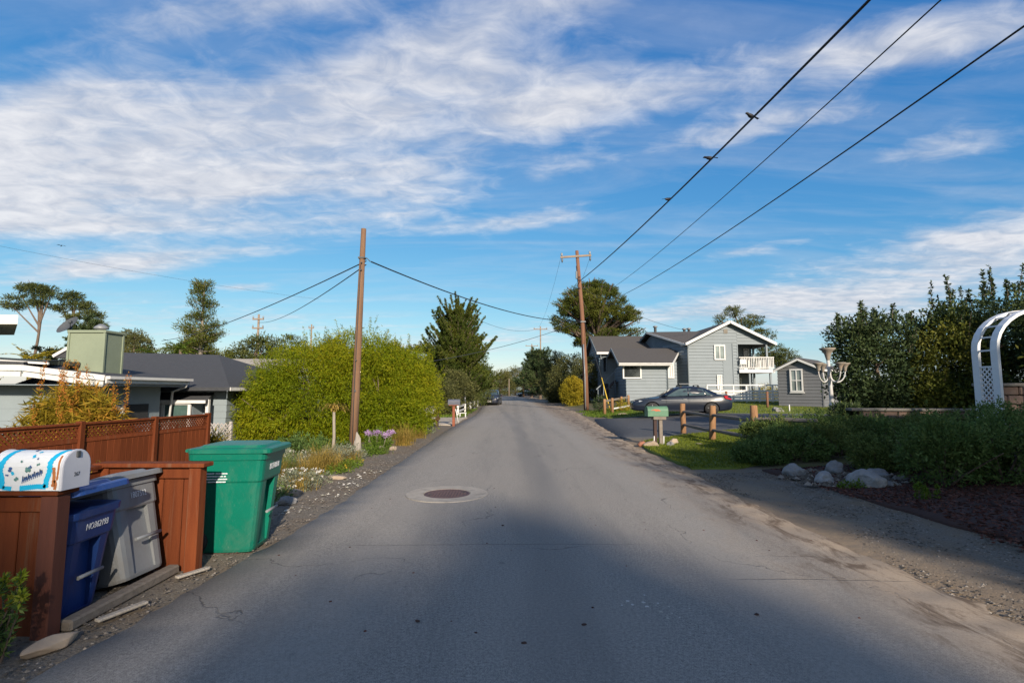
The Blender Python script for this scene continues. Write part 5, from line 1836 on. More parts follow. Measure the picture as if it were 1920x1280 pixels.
    for wx in (-1.36, 1.34):
        for s in (-1, 1):
            w = MB().lathe([(.20, -.10), (.295, -.10), (.315, -.07), (.315, .07), (.295, .10), (.20, .10)], axis='Y', n=28).build('wheel', 'black_rubber', t, (wx, s * .79, .315))
            m_ = MB().lathe([(.215, -.03), (.225, .085), (.205, .095), (.195, .04)], axis='Y', n=28)
            for k in range(5):
                a_ = 2 * math.pi * k / 5 + .3
                m_.bar((.03 * math.cos(a_), .075, .03 * math.sin(a_)), (.205 * math.cos(a_), .075, .205 * math.sin(a_)), .03, .065, up=(0, 1, 0))
            m_.lathe([(.001, .05), (.06, .05), (.055, .095), (.001, .1)], axis='Y', n=12)
            r_ = m_.build('rim', 'chrome', w)
            MB().lathe([(.001, -.02), (.20, -.02), (.20, .0), (.001, .0)], axis='Y', n=20).build('brake_disc', 'dark_room', w)
            if s < 0:
                w.scale = (1, -1, 1)
    if rack:
        for x_ in (.02, .82):
            ct = float(np.interp(x_, [c[0] for c in CB], [c[3] for c in CB]))
            MB().bar((x_, -.56, ct + .085), (x_, .56, ct + .085), .05, .03, .008).build('roof_bar', 'black_rubber', t)
            for s in (-1, 1):
                MB().loft([[(x_ - .07, s * .50, ct - .03), (x_ + .07, s * .50, ct - .03), (x_ + .07, s * .60, ct - .05), (x_ - .07, s * .60, ct - .05)], [(x_ - .03, s * .49, ct + .08), (x_ + .03, s * .49, ct + .08), (x_ + .03, s * .54, ct + .075), (x_ - .03, s * .54, ct + .075)]]).build('rack_foot', 'black_rubber', t)
        MB().bar((-.02, -.38, .13 + 1.45), (.92, -.38, .13 + 1.45), .04, .025).build('roof_bar', 'galv', t)
    return t


make_car('parked_sedan', 'dark grey sedan with roof rack parked on the driveway before the grey house', (8.15, 25.2, H(9, 25) + .03), R(-8), 'car_paint', rack=True)
make_car('parked_wagon', 'dark blue car parked nose forward on the left verge under the cypress', (-2.05, 52.0, .02), R(86), 'car_navy', wagon=True, plate_front=True)
make_car('parked_wagon', 'tiny dark car far away at the end of the road', (3.2, 112, .02), R(20), 'car_paint', wagon=True)

# ================================================================== RIGHT SIDE
# ---- two-storey grey house ------------------------------------------------
hs = thing('house', 'two storey grey clapboard house with white trim and corner balcony', 'house', (0, 0, 0))
HB = .45


LAP_PROUD = .05


def roof_slab(pts, mat='roof_brown', th=.12, nm='roof'):
    return MB().poly(pts, th).build(nm, mat, hs)


def trim(a, b, w=.05, h=.20, mat='white_paint', nm='fascia'):
    return MB().bar(a, b, w, h).build(nm, mat, hs)


LAP = .27
# main block, gable towards the camera
RX, RZ, EZ = 18.7, 7.42, 5.50


def gable_ext(x0, x1, ridge_x, ridge_z, slope):
    def f(z):
        # distance along from x0, clipped under the roof planes
        a = max(x0, ridge_x - (ridge_z - z) / slope)
        b = min(x1, ridge_x + (ridge_z - z) / slope)
        return (a - x0, b - x0) if b - a > .05 else None
    return f


mb = MB()
lap_wall(mb, (15.2, 44), (19.4, 44), HB, gable_ext(15.2, 19.4, RX, RZ - .12, .5), LAP, LAP_PROUD)
mb.build('wall', 'house_grey', hs)
mb = MB()
f0 = gable_ext(19.4, 22.1, RX, RZ - .12, .5)
lap_wall(mb, (19.4, 44.0), (22.1, 44.0), 5.42, lambda z: f0(z) if f0(z) and f0(z)[1] - f0(z)[0] > 0.05 and z < 7 else None, LAP, LAP_PROUD)
mb.build('wall', 'house_grey', hs)
mb = MB()
lap_wall(mb, (15.2, 57), (15.2, 44), HB, flat_ext(13, 5.45), LAP, LAP_PROUD)
mb.build('wall', 'house_grey', hs)
mb = MB()
lap_wall(mb, (19.4, 44.01), (19.4, 47.2), HB, flat_ext(3.2, 5.45), LAP, LAP_PROUD)
lap_wall(mb, (19.4, 47.2), (22.1, 47.2), HB, flat_ext(2.7, 5.45), LAP, LAP_PROUD)
lap_wall(mb, (22.1, 47.2), (22.1, 57), HB, flat_ext(9.8, 5.45), LAP, LAP_PROUD)
mb.build('wall', 'house_grey', hs)
MB().box((17.3, 50.6, 2.8), (3.9, 12.6, 4.7)).build('core', 'dark_room', hs)
MB().box((20.75, 52.1, 2.8), (2.5, 9.6, 4.7)).build('core', 'dark_room', hs)
for x in (15.17, 19.40):
    MB().box((x, 43.985, 2.95), (.10, .06, 5.0)).build('corner_board', 'house_grey', hs)
roof_slab([(14.85, 43.5, EZ), (14.85, 57.5, EZ), (RX, 57.5, RZ), (RX, 43.5, RZ)][::-1])
roof_slab([(22.55, 43.5, EZ), (RX, 43.5, RZ), (RX, 57.5, RZ), (22.55, 57.5, EZ)][::-1])
trim((14.83, 43.47, EZ - .10), (RX, 43.47, RZ - .10), .05, .22)
trim((22.57, 43.47, EZ - .10), (RX, 43.47, RZ - .10), .05, .22)
trim((14.82, 43.5, EZ - .10), (14.82, 57.5, EZ - .10), .05, .16)
trim((22.58, 43.5, EZ - .10), (22.58, 57.5, EZ - .10), .05, .16)
MB().poly([(14.9, 43.52, EZ - .16), (RX, 43.52, RZ - .16), (RX, 44.0, RZ - .16), (14.9, 44.0, EZ - .16)], .02).build('soffit', 'house_shade', hs)
MB().poly([(22.5, 43.52, EZ - .16), (22.5, 44.0, EZ - .16), (RX, 44.0, RZ - .16), (RX, 43.52, RZ - .16)], .02).build('soffit', 'house_shade', hs)
MB().box((RX - .25, 43.97, 6.55), (.34, .05, .38)).build('gable_vent', 'block_cap', hs)
# windows of the gable wall, the projecting bay beside them
window(hs, (17.85, 43.985, 4.72), .95, 1.30, (0, -1), pane='glass_pale', mull=(.5,), fw=.11)
window(hs, (17.75, 43.985, 2.18), .42, 1.25, (0, -1), pane='curtain', mull=(.5,), fw=.09)
MB().box((18.55, 44.1, 3.0), (.85, .30, 5.0)).build('bay', 'house_grey', hs)
MB().box((18.98, 43.93, 3.0), (.07, .07, 5.0)).build('corner_board', 'house_grey', hs)
# balcony
bal = MB().box((20.9, 45.4, 3.12), (3.0, 3.3, .22)).build('balcony', 'house_grey', hs)
MB().bar((19.4, 43.72, 3.12), (22.42, 43.72, 3.12), .05, .30).build('fascia', 'white_paint', bal)
MB().bar((22.42, 43.72, 3.12), (22.42, 47, 3.12), .05, .30).build('fascia', 'white_paint', bal)
MB().bar((19.4, 43.75, 4.28), (22.4, 43.75, 4.28), .09, .07).build('handrail', 'white_paint', bal)
MB().bar((19.4, 43.75, 3.40), (22.4, 43.75, 3.40), .05, .06).build('handrail', 'white_paint', bal)
MB().bar((22.38, 43.75, 4.28), (22.38, 47, 4.28), .09, .07).build('handrail', 'white_paint', bal)
bm_ = MB().box((0, 0, 3.83), (.045, .045, .86)).build('baluster', 'white_paint', bal)
bm_.location = (19.6, 43.75, 0)
for k in range(1, 20):
    share(bm_, 'baluster', bal, (19.6 + k * .145, 43.75, 0))
for k in range(14):
    share(bm_, 'baluster', bal, (22.38, 43.9 + k * .22, 0))
MB().box((19.72, 43.70, 3.9), (.52, .12, .42)).build('planter', 'white_paint', bal)
for x, y, z0_, z1_ in ((21.9, 43.95, 3.2, 5.5), (20.35, 43.95, HB - .2, 3.1), (22.15, 43.95, HB - .2, 3.1), (22.15, 46.9, HB - .2, 5.5)):
    MB().box((x, y, (z0_ + z1_) / 2), (.15, .15, z1_ - z0_)).build('post', 'house_grey', hs)
window(hs, (20.1, 47.18, 4.3), 1.0, 2.0, (0, -1), pane='glass_pale', fw=.11)
window(hs, (20.3, 47.18, 1.6), 1.5, 2.0, (0, -1), pane='glass_pale', mull=(.33, .66), fw=.09)
window(hs, (21.6, 47.18, 4.35), .5, 1.9, (0, -1), pane='glass_dark', fw=.09)
# cross gable to the left: ridge along x, rake running out to the main eave corner
A_, C_ = Vector((12.9, 48.7, 7.02)), Vector((14.84, 44.05, 5.50))
roof_slab([(12.9, 48.7, 7.02), (18.7, 48.7, 7.10), (14.84, 44.05, 5.50)][::-1], th=.10)
roof_slab([(12.9, 48.7, 7.02), (12.4, 52.0, 5.7), (18.7, 54, 6.2), (18.7, 48.7, 7.10)][::-1], th=.10)
trim(A_ + Vector((-.03, -.03, -.08)), C_ + Vector((-.03, -.03, -.06)), .05, .17)
trim(A_ + Vector((-.03, .0, -.08)), (12.37, 52.0, 5.60), .05, .17, 'house_shade')
MB().add([(13.35, 48.6, 6.75), (15.2, 44.2, 5.38), (15.2, 44.2, 2.5), (13.35, 48.6, 2.5), (12.95, 51.8, 5.6), (12.95, 51.8, 2.5)], [(0, 1, 2, 3), (4, 0, 3, 5)]).build('gable_wall', 'house_shade', hs)
mb = MB()
lap_wall(mb, (13.9, 47.05), (15.2, 43.97), HB, flat_ext(3.34, 5.35), LAP, LAP_PROUD)
mb.build('wall', 'house_grey', hs)
# low front wing
mb = MB()
lap_wall(mb, (9.5, 42.7), (12.85, 42.7), HB - .1, flat_ext(3.35, 3.60), LAP, LAP_PROUD)
mb.build('wall', 'house_grey', hs)
mb = MB()
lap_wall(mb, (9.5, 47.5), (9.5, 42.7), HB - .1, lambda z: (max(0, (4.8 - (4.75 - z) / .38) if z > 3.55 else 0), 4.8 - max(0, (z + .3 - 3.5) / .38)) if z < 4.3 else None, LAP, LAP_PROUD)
mb.build('wall', 'house_shade', hs)
MB().box((12.87, 42.68, 2.05), (.10, .06, 3.2)).build('corner_board', 'house_shade', hs)
mb = MB()
lap_wall(mb, (12.95, 43.4), (13.95, 43.4), HB - .1, flat_ext(1.0, 3.85), LAP, LAP_PROUD)
lap_wall(mb, (13.95, 43.4), (13.95, 47), HB - .1, flat_ext(3.6, 3.7), LAP, LAP_PROUD)
mb.build('wall', 'house_grey', hs)
roof_slab([(8.75, 42.0, 3.70), (13.15, 42.0, 3.70), (15.2, 46.1, 5.25), (8.98, 46.1, 5.25)], th=.12)
roof_slab([(8.98, 46.1, 5.25), (15.2, 46.1, 5.25), (15.2, 49, 4.4), (8.98, 49, 4.4)], th=.12)
trim((8.75, 41.97, 3.60), (13.2, 41.97, 3.60), .05, .20)
trim((13.18, 42.0, 3.60), (15.1, 45.9, 5.05), .05, .20)
trim((8.72, 42.0, 3.60), (8.95, 46.1, 5.15), .05, .22, 'house_shade')
trim((8.95, 46.1, 5.15), (8.95, 49, 4.3), .05, .22, 'house_shade')
MB().poly([(8.85, 42.05, 3.52), (13.1, 42.05, 3.52), (13.1, 42.7, 3.52), (8.85, 42.7, 3.52)], .02).build('soffit', 'house_shade', hs)
window(hs, (9.98, 42.685, 3.02), 1.55, 1.15, (0, -1), pane='glass_dark', fw=.11)
window(hs, (13.42, 43.385, 3.15), .55, 1.30, (0, -1), pane='curtain', mull=(.5,), fw=.10)
# back wing at the left with the outside stair
mb = MB()
lap_wall(mb, (8.3, 48.4), (10.5, 48.4), HB - .1, flat_ext(2.2, 5.0), LAP, LAP_PROUD)
mb.build('wall', 'house_grey', hs)
mb = MB()
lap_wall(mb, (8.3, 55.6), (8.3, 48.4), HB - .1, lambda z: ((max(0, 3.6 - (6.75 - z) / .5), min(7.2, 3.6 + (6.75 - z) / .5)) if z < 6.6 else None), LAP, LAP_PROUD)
mb.build('wall', 'house_shade', hs)
roof_slab([(7.95, 47.9, 5.05), (13.4, 47.9, 5.05), (13.4, 52, 6.98), (7.95, 52, 6.98)], th=.12)
roof_slab([(7.95, 52, 6.98), (13.4, 52, 6.98), (13.4, 56.1, 5.05), (7.95, 56.1, 5.05)], th=.12)
trim((7.95, 47.87, 4.95), (9.6, 47.87, 4.95), .05, .20)
trim((7.92, 47.9, 4.95), (7.92, 52, 6.88), .05, .22, 'house_shade')
trim((7.92, 52, 6.88), (7.92, 56.1, 4.95), .05, .22, 'house_shade')
window(hs, (8.75, 48.385, 3.9), .42, 1.5, (0, -1), 'house_shade', 'glass_dark', fw=.08)
window(hs, (8.285, 49.6, 4.0), .8, 1.3, (-1, 0), 'house_shade', 'glass_dark', fw=.08)
MB().box((8.7, 48.36, 1.35), (.75, .05, 1.5)).build('door', 'dark_room', hs)
st = MB().bar((7.75, 46.3, .75), (9.3, 46.3, 2.35), 1.0, .08).build('stair', 'dark_wood', hs)
for k in range(8):
    MB().box((7.75 + k * .21, 46.3, .62 + k * .215), (.30, 1.0, .05)).build('tread', 'dark_wood', st)
MB().bar((7.5, 45.75, 1.55), (9.25, 45.75, 3.2), .06, .09).build('handrail', 'house_grey', st)
for k in range(4):
    MB().box((7.65 + k * .5, 45.75, 1.05 + k * .49), (.06, .06, 1.0)).build('baluster', 'house_shade', st)
for x, y, z in ((13.8, 49.0, 7.05), (17.1, 50.5, 7.0), (17.9, 51.5, 7.15)):
    MB().lathe([(.13, 0), (.13, .45), (.22, .46), (.22, .56), (.08, .62)], (x, y, z), 10).build('roof_vent', 'galv', hs)
wf = thing('white_fence', 'white board fence with top rail beside the grey house', 'fence', (0, 0, 0))
pm = None
for k in range(7):
    x = 14.6 + k * .98
    if pm is None:
        pm = MB().box((0, 0, 1.18), (.11, .11, 1.45), bev=.008).build('post', 'white_paint', wf, (x, 38.5, 0))
    else:
        share(pm, 'post', wf, (x, 38.5, 0))
for z, h_ in ((1.87, .09), (1.42, .15), (1.20, .15), (.98, .15), (.76, .15)):
    MB().bar((14.55, 38.43, z), (20.55, 38.43, z), .035, h_).build('rail', 'white_paint', wf)
for x, y, z1_ in ((15.10, 43.90, 5.3), (12.93, 42.62, 3.45), (8.36, 48.33, 4.85)):
    MB().tube([(x, y, .4), (x, y, z1_ - .3), (x, y - .35, z1_)], .045, 6).build('downpipe', 'house_grey', hs)
MB().bar((8.75, 41.88, 3.66), (13.2, 41.88, 3.66), .11, .09).build('gutter', 'white_paint', hs)
bb = thing('bin_box', 'small dark grey box at the corner of the grey house', 'box', (15.05, 43.1, .5))
MB().box((0, 0, .55), (.75, .5, 1.1), bev=.03).build('body', 'metal_grey', bb)
MB().box((0, 0, 1.13), (.80, .55, .07), bev=.02).build('lid', 'metal_grey', bb)
ep = blob_tree('shrub', 'orange yellow shrub under the corner balcony of the grey house', (20.9, 42.6, .45), .5, [(0, 0, .75, 1.0, .6, .75), (.9, .2, .7, .7, .6, .65)], 'lf_yellow', 160, .16, 16, .12, .04, 401, trunk_r=.05, cat='shrub')
blob_tree('shrub', 'low yellow green shrub beside the short post and rail fence', (6.75, 31.2, H(6.7, 31)), .3, [(0, 0, .35, .55, .5, .42)], 'lf_yellow', 80, .12, 16, .09, .03, 403, trunk_r=.04, cat='shrub')
blob_tree('shrub', 'small dark shrub at the foot of the big utility pole', (5.75, 33.6, .12), .4, [(0, 0, .5, .5, .5, .55)], 'lf_dark', 90, .14, 16, .10, .035, 405, trunk_r=.04, cat='shrub')

# short post-and-rail fence by the pole
pr = thing('rail_fence', 'short timber post and rail fence between the utility pole and the grey house', 'fence', (0, 0, 0))
pm = None
for x, y in ((5.35, 29.8), (5.95, 30.6), (6.75, 31.8), (7.5, 33.2)):
    z = H(x, y)
    if pm is None:
        pm = MB().lathe([(.09, -.2), (.085, .85), (.07, .93)], n=10).build('post', 'post_wood', pr, (x, y, z))
    else:
        share(pm, 'post', pr, (x, y, z))
MB().bar((5.3, 29.75, H(5.3, 29.7) + .80), (7.55, 33.3, H(7.5, 33) + .80), .06, .12).build('rail', 'grey_wood', pr)
MB().bar((6.0, 30.6, H(6, 30.6) + .30), (8.6, 33.6, H(8.5, 33) + .32), .05, .08).build('rail', 'white_paint', pr)
rock('white_stone', 'stone_tan', 'pale stone below the short post and rail fence', 'stone', (6.2, 28.9, H(6.2, 28.9)), (.35, .15, .10), 420)
for i, (x, y, h_) in enumerate(((13.3, 32.0, 1.0), (15.6, 31.5, 1.0))):
    tag(MB().tube([(0, 0, -.2), (.02, 0, h_)], .075, 8).build('timber_stake', 'pole_wood_red', None, (x, y, H(x, y))), ['brown timber stake just behind the tail of the sedan', 'brown timber stake on the lawn before the white board fence'][i], 'stake')
rock('garden_boulder', 'boulder_grey', 'small grey boulder on the lawn left of the shed', 'boulder', (13.9, 27.0, H(14, 27)), (.32, .25, .26), 421)
tag(MB().tube([(0, 0, -.1), (0, 0, .42)], .03, 8).build('pipe_stub', 'white_paint', None, (14.3, 26.6, H(14.3, 26.6))), 'short white pipe standing on the lawn left of the shed', 'pipe')

# ---- shed -------------------------------------------------------------------
SHX, SHY = 17.3, 33.4
shed = thing('shed', 'small dark grey shed with gable roof and white window', 'shed', (SHX, SHY, .28), R(-45))
shed.scale = (1, 1, 1.2)
# local: front wall from (0,0) to (2.55,0), side wall from (2.55,0) to (2.55,4)
f1 = lambda z: (0, 2.55) if z < 2.02 else ((max(0, (z - 2.1) / .40), min(2.55, 2.55 - (z - 2.1) / .40)) if z < 2.52 else None)
mb = MB()
lap_wall(mb, (0, 0), (2.55, 0), 0, f1, .17, .03)
mb.build('wall', 'shed_grey', shed)
mb = MB()
lap_wall(mb, (2.55, 0), (2.55, 4), 0, flat_ext(4, 2.05), .17, .03)
lap_wall(mb, (0, 4), (0, 0), 0, flat_ext(4, 2.05), .17, .03)
mb.build('wall', 'shed_grey', shed)
MB().box((1.275, 2.0, 1.0), (2.50, 3.95, 1.98)).build('core', 'dark_room', shed)
MB().poly([(-.18, -.22, 2.06), (1.275, -.22, 2.66), (1.275, 4.2, 2.66), (-.18, 4.2, 2.06)][::-1], .07).build('roof', 'roof_brown', shed)
MB().poly([(2.73, -.22, 2.06), (2.73, 4.2, 2.06), (1.275, 4.2, 2.66), (1.275, -.22, 2.66)][::-1], .07).build('roof', 'roof_brown', shed)
MB().bar((-.20, -.25, 2.02), (1.275, -.25, 2.62), .04, .11).build('fascia', 'white_paint', shed)
MB().bar((2.75, -.25, 2.02), (1.275, -.25, 2.62), .04, .11).build('fascia', 'white_paint', shed)
MB().bar((2.75, -.24, 2.02), (2.75, 4.2, 2.02), .04, .11).build('fascia', 'white_paint', shed)
MB().box((2.56, -.01, 1.02), (.07, .07, 2.05)).build('corner_board', 'shed_grey', shed)
window(shed, (1.12, -.012, 1.52), .74, 1.22, (0, -1), pane='glass_pale', mull=(.5,), trans=(.5,), fw=.08)
MB().bar((.70, -.06, .88), (1.54, -.06, .88), .10, .05).build('window_sill', 'white_paint', shed)

# ---- white urn lamp post --------------------------------------------------
lm = thing('planter_post', 'white post with four curved arms carrying urn planters behind the low hedge', 'post', (8.75, 14.1, H(8.75, 14.1)), 0)
lm.scale = (.80, .80, 1)
MB().tube([(0, 0, -.1), (0, 0, .75), (-.02, 0, 1.5), (-.05, 0, 2.05)], [.085, .072, .055, .05], 12).build('shaft', 'lamp_post', lm)
MB().lathe([(.08, .74), (.095, .77), (.095, .82), (.075, .85)], n=12).build('collar', 'lamp_post', lm)


def urn(cx, cy, z, s, nm='urn'):
    u_ = MB().lathe([(.05 * s, 0), (.06 * s, .03 * s), (.10 * s, .16 * s), (.17 * s, .25 * s), (.24 * s, .29 * s), (.24 * s, .315 * s), (.17 * s, .315 * s), (.15 * s, .27 * s)], (cx, cy, z), 16).build(nm, 'urn', lm)
    return u_


urn(-.05, 0, 2.03, 1.05)
for a_ in (200, 345, 80, 280):
    ca, sa = math.cos(R(a_)), math.sin(R(a_))
    pts = []
    for k in range(13):
        q = R(90 - 200 * k / 12)
        pts.append((-.04 + ca * (.27 - .21 * math.sin(q)) if False else -.04 + ca * (.27 + .22 * math.cos(R(180 + 180 * k / 12))), sa * (.27 + .22 * math.cos(R(180 + 180 * k / 12))), 1.62 - .24 * math.sin(R(180 * k / 12)) + (.10 * k / 12)))
    MB().tube(pts, .020, 8).build('arm', 'lamp_post', lm)
    urn(-.04 + ca * .49, sa * .49, 1.72, .72)
q = strap_plant('potted_plant', 'small succulent tuft growing in the top urn of the white post', (8.70, 14.1, H(8.75, 14.1) + 2.30), 26, .18, .018, .8, 'lf_dark', 431, 2, .3, spread=.05)

# ---- block walls ------------------------------------------------------------
def block_wall(label, a, b, ztop, courses, bw=.42, bh=.19):
    t = thing('block_wall', label, 'wall', (0, 0, 0))
    a, b = Vector((a[0], a[1], 0)), Vector((b[0], b[1], 0))
    d = b - a
    L = d.length
    d.normalize()
    ang = math.atan2(d.y, d.x)
    m0 = None
    rgw = random.Random(int(L * 100))
    for c in range(courses):
        z = ztop - .06 - (c + .5) * bh
        s = -(bw / 2 if c % 2 else 0)
        while s < L:
            p = a + d * (s + bw / 2) + Vector((0, 0, z)) + Vector((d.y, -d.x, 0)) * rgw.uniform(-.012, .012)
            if m0 is None:
                m0 = MB().box((0, 0, 0), (bw - .014, .26, bh - .014), bev=.02).build('block', 'block_tan', t, p)
                m0.rotation_euler = (0, 0, ang)
            else:
                share(m0, 'block', t, p, (0, 0, ang))
            s += bw
    MB().bar(a - d * .25 + Vector((0, 0, ztop - .03)), b + d * .05 + Vector((0, 0, ztop - .03)), .36, .065, .012).build('cap', 'block_cap', t)
    return t


block_wall('low tan block wall below the dark bushes right of the planter post', (8.80, 13.1), (12.6, 12.6), 1.04, 5)
block_wall('taller tan block wall at the right edge behind the white arch', (10.15, 10.9), (13.2, 10.2), 1.64, 9)

# ---- white garden arch ------------------------------------------------------
ar = thing('garden_arch', 'white garden arch with lattice sides at the right edge', 'arch', (9.08, 9.6, .25), 0)
SPAN, ZS = 1.90, 2.02


def hoop(y, w):
    inner, outer = [], []
    secs = []
    path = [(0, .0)] + [(0, ZS * f) for f in (.25, .5, .75)]
    cx = SPAN / 2
    for k in range(17):
        a_ = math.pi - math.pi * k / 16
        path.append((cx + cx * math.cos(a_), ZS + cx * .80 * math.sin(a_)))
    path += [(SPAN, ZS * f) for f in (.75, .5, .25, 0)]
    for i, (x, z) in enumerate(path):
        p0, p1 = path[max(0, i - 1)], path[min(len(path) - 1, i + 1)]
        tx, tz = p1[0] - p0[0], p1[1] - p0[1]
        l = math.hypot(tx, tz)
        nx, nz = tz / l * -.027, tx / l * .027
        secs.append([(x + nx, y - w / 2, z + nz), (x + nx, y + w / 2, z + nz), (x - nx, y + w / 2, z - nz), (x - nx, y - w / 2, z - nz)])
    return secs


for y in (0, .40):
    o = MB().loft(hoop(y, .14)).build('hoop', 'white_arch', ar)
for side in (0, SPAN):
    lattice_panel('lattice', (side, .08), (side, .32), .2, ZS - .35, 'white_arch', ar, .10, .022)['kind'] = 'stuff'
    for z in (ZS - .33, ZS - .02):
        MB().bar((side, .05, z), (side, .35, z), .03, .03).build('rung', 'white_arch', ar)
for k in range(1, 10):
    a_ = math.pi - math.pi * k / 10
    x, z = SPAN / 2 + SPAN / 2 * math.cos(a_), ZS + SPAN / 2 * .80 * math.sin(a_)
    MB().bar((x, .05, z), (x, .35, z), .03, .03).build('rung', 'white_arch', ar)

# ---- green mailbox ----------------------------------------------------------
gm = thing('mailbox', 'green mailbox with orange painted flag on two weathered posts', 'mailbox', (3.95, 14.1, H(3.95, 14.1)), R(6))
S3 = [(-.12, 0), (.12, 0)] + [(.12 * math.cos(a), .15 + .12 * math.sin(a)) for a in [math.pi * k / 8 for k in range(9)]]
MB().loft([[(x_, p[0], .79 + p[1]) for p in S3] for x_ in (-.27, .27)]).build('box', 'mailbox_green', gm)
MB().loft([[(x_, p[0] * 1.05, .785 + p[1] * 1.03) for p in S3] for x_ in (-.295, -.27)]).build('door', 'mailbox_green', gm)
MB().loft([[(x_, p[0] * 1.03, .787 + p[1] * 1.02) for p in S3] for x_ in (.27, .28)]).build('end_rim', 'mailbox_green', gm)
MB().add([(-.20, -.124, .955), (-.10, -.124, .985), (.02, -.124, .975), (.075, -.124, .925), (.0, -.124, .935), (-.06, -.124, .925), (-.13, -.124, .955), (-.20, -.124, .940)], [(0, 1, 2, 3, 4, 5, 6, 7)]).build('painted_flag', 'flag_red', gm)
MB().box((.05, 0, .745), (.36, .20, .10), bev=.01).build('shelf', 'grey_wood', gm)
MB().box((-.06, .0, .33), (.085, .085, .80), bev=.01).build('post', 'dark_wood', gm)
MB().box((.085, -.02, .33), (.095, .095, .80), bev=.01).build('post', 'grey_wood', gm)
for x_ in (-.12, .15):
    MB().tube([(x_, -.05, -.05), (x_ + .01, -.06, .26)], .016, 6).build('stake', 'white_paint', gm)
for i, (x, y, s, lb, mt) in enumerate(((3.72, 13.75, (.24, .15, .13), 'large pale stone at the foot of the green mailbox', 'stone_tan'), (3.48, 13.9, (.12, .12, .11), 'pinkish stone at the left foot of the green mailbox', 'terracotta'), (4.45, 14.3, (.20, .14, .13), 'orange tan stone right of the green mailbox', 'stone_tan'), (4.22, 13.85, (.16, .12, .09), 'grey stone right below the green mailbox', 'boulder_grey'), (5.0, 13.9, (.20, .10, .04), 'flat tan stone in the lawn between the mailbox and the split rail fence', 'stone_tan'))):
    rock('stone', mt, lb, 'stone', (x, y, H(x, y) + .01), s, 440 + i, 'stones round the green mailbox', R(25 * i))

# ---- split rail fence ---------------------------------------------------------
sr = thing('split_rail_fence', 'split rail fence of stout orange posts and grey rails along the lawn', 'fence', (0, 0, 0))
pts = [(5.62, 17.0), (5.66, 14.65), (5.80, 12.45), (6.6, 11.2)]
pm = None
for i, (x, y) in enumerate(pts[:3]):
    z = H(x, y)
    if pm is None:
        pm = MB().tube([(0, 0, -.2), (.01, 0, .3), (-.01, 0, .75), (0, 0, .97), (0, 0, .985)], [.092, .088, .09, .086, .075], 12).build('post', 'post_wood', sr, (x, y, z))
    else:
        share(pm, 'post', sr, (x, y, z + (.06 if i == 2 else 0)), (R(2 * i), R(1.5 - i), R(70 * i)))
for (a, b) in zip(pts, pts[1:]):
    for zz_ in (.72, .30):
        MB().tube([(a[0], a[1], H(*a) + zz_), ((a[0] + b[0]) / 2 + .03, (a[1] + b[1]) / 2, (H(*a) + H(*b)) / 2 + zz_ - .02), (b[0], b[1], H(*b) + zz_ - .03)], [.04, .055, .045], 7, smooth=False).build('rail', 'grey_wood', sr)

# ---- boulders -----------------------------------------------------------------
for i, (x, y, s, lb) in enumerate(((4.85, 8.95, (.24, .20, .24), 'round grey boulder at the left end of the low hedge'), (5.55, 8.95, (.27, .20, .22), 'pale grey boulder second from the left under the hedge'), (4.95, 8.3, (.30, .22, .17), 'low flat grey boulder in front of the round one'), (5.3, 7.8, (.36, .26, .26), 'largest grey boulder at the front of the rock group'), (5.85, 8.35, (.26, .2, .16), 'dark grey boulder at the right end of the rock group'), (4.85, 7.95, (.10, .08, .05), 'small white stone on the shoulder before the boulders'), (5.62, 7.75, (.14, .12, .09), 'small grey stone beside the largest boulder'))):
    rock('boulder', 'boulder_grey', lb, 'boulder', (x, y, H(x, y)), tuple(.78 * q for q in s), 460 + i, 'boulders before the low hedge', R(40 * i))
P = area_points(420, lambda x, y: ((x - 5.35) / .95) ** 2 + ((y - 8.45) / .8) ** 2 < 1, 4.4, 6.4, 7.6, 9.4, 470, .03)
chips('gravel', P, .045, 'lf_gravel', 'rubble of small stones between the boulders', 471, .8)

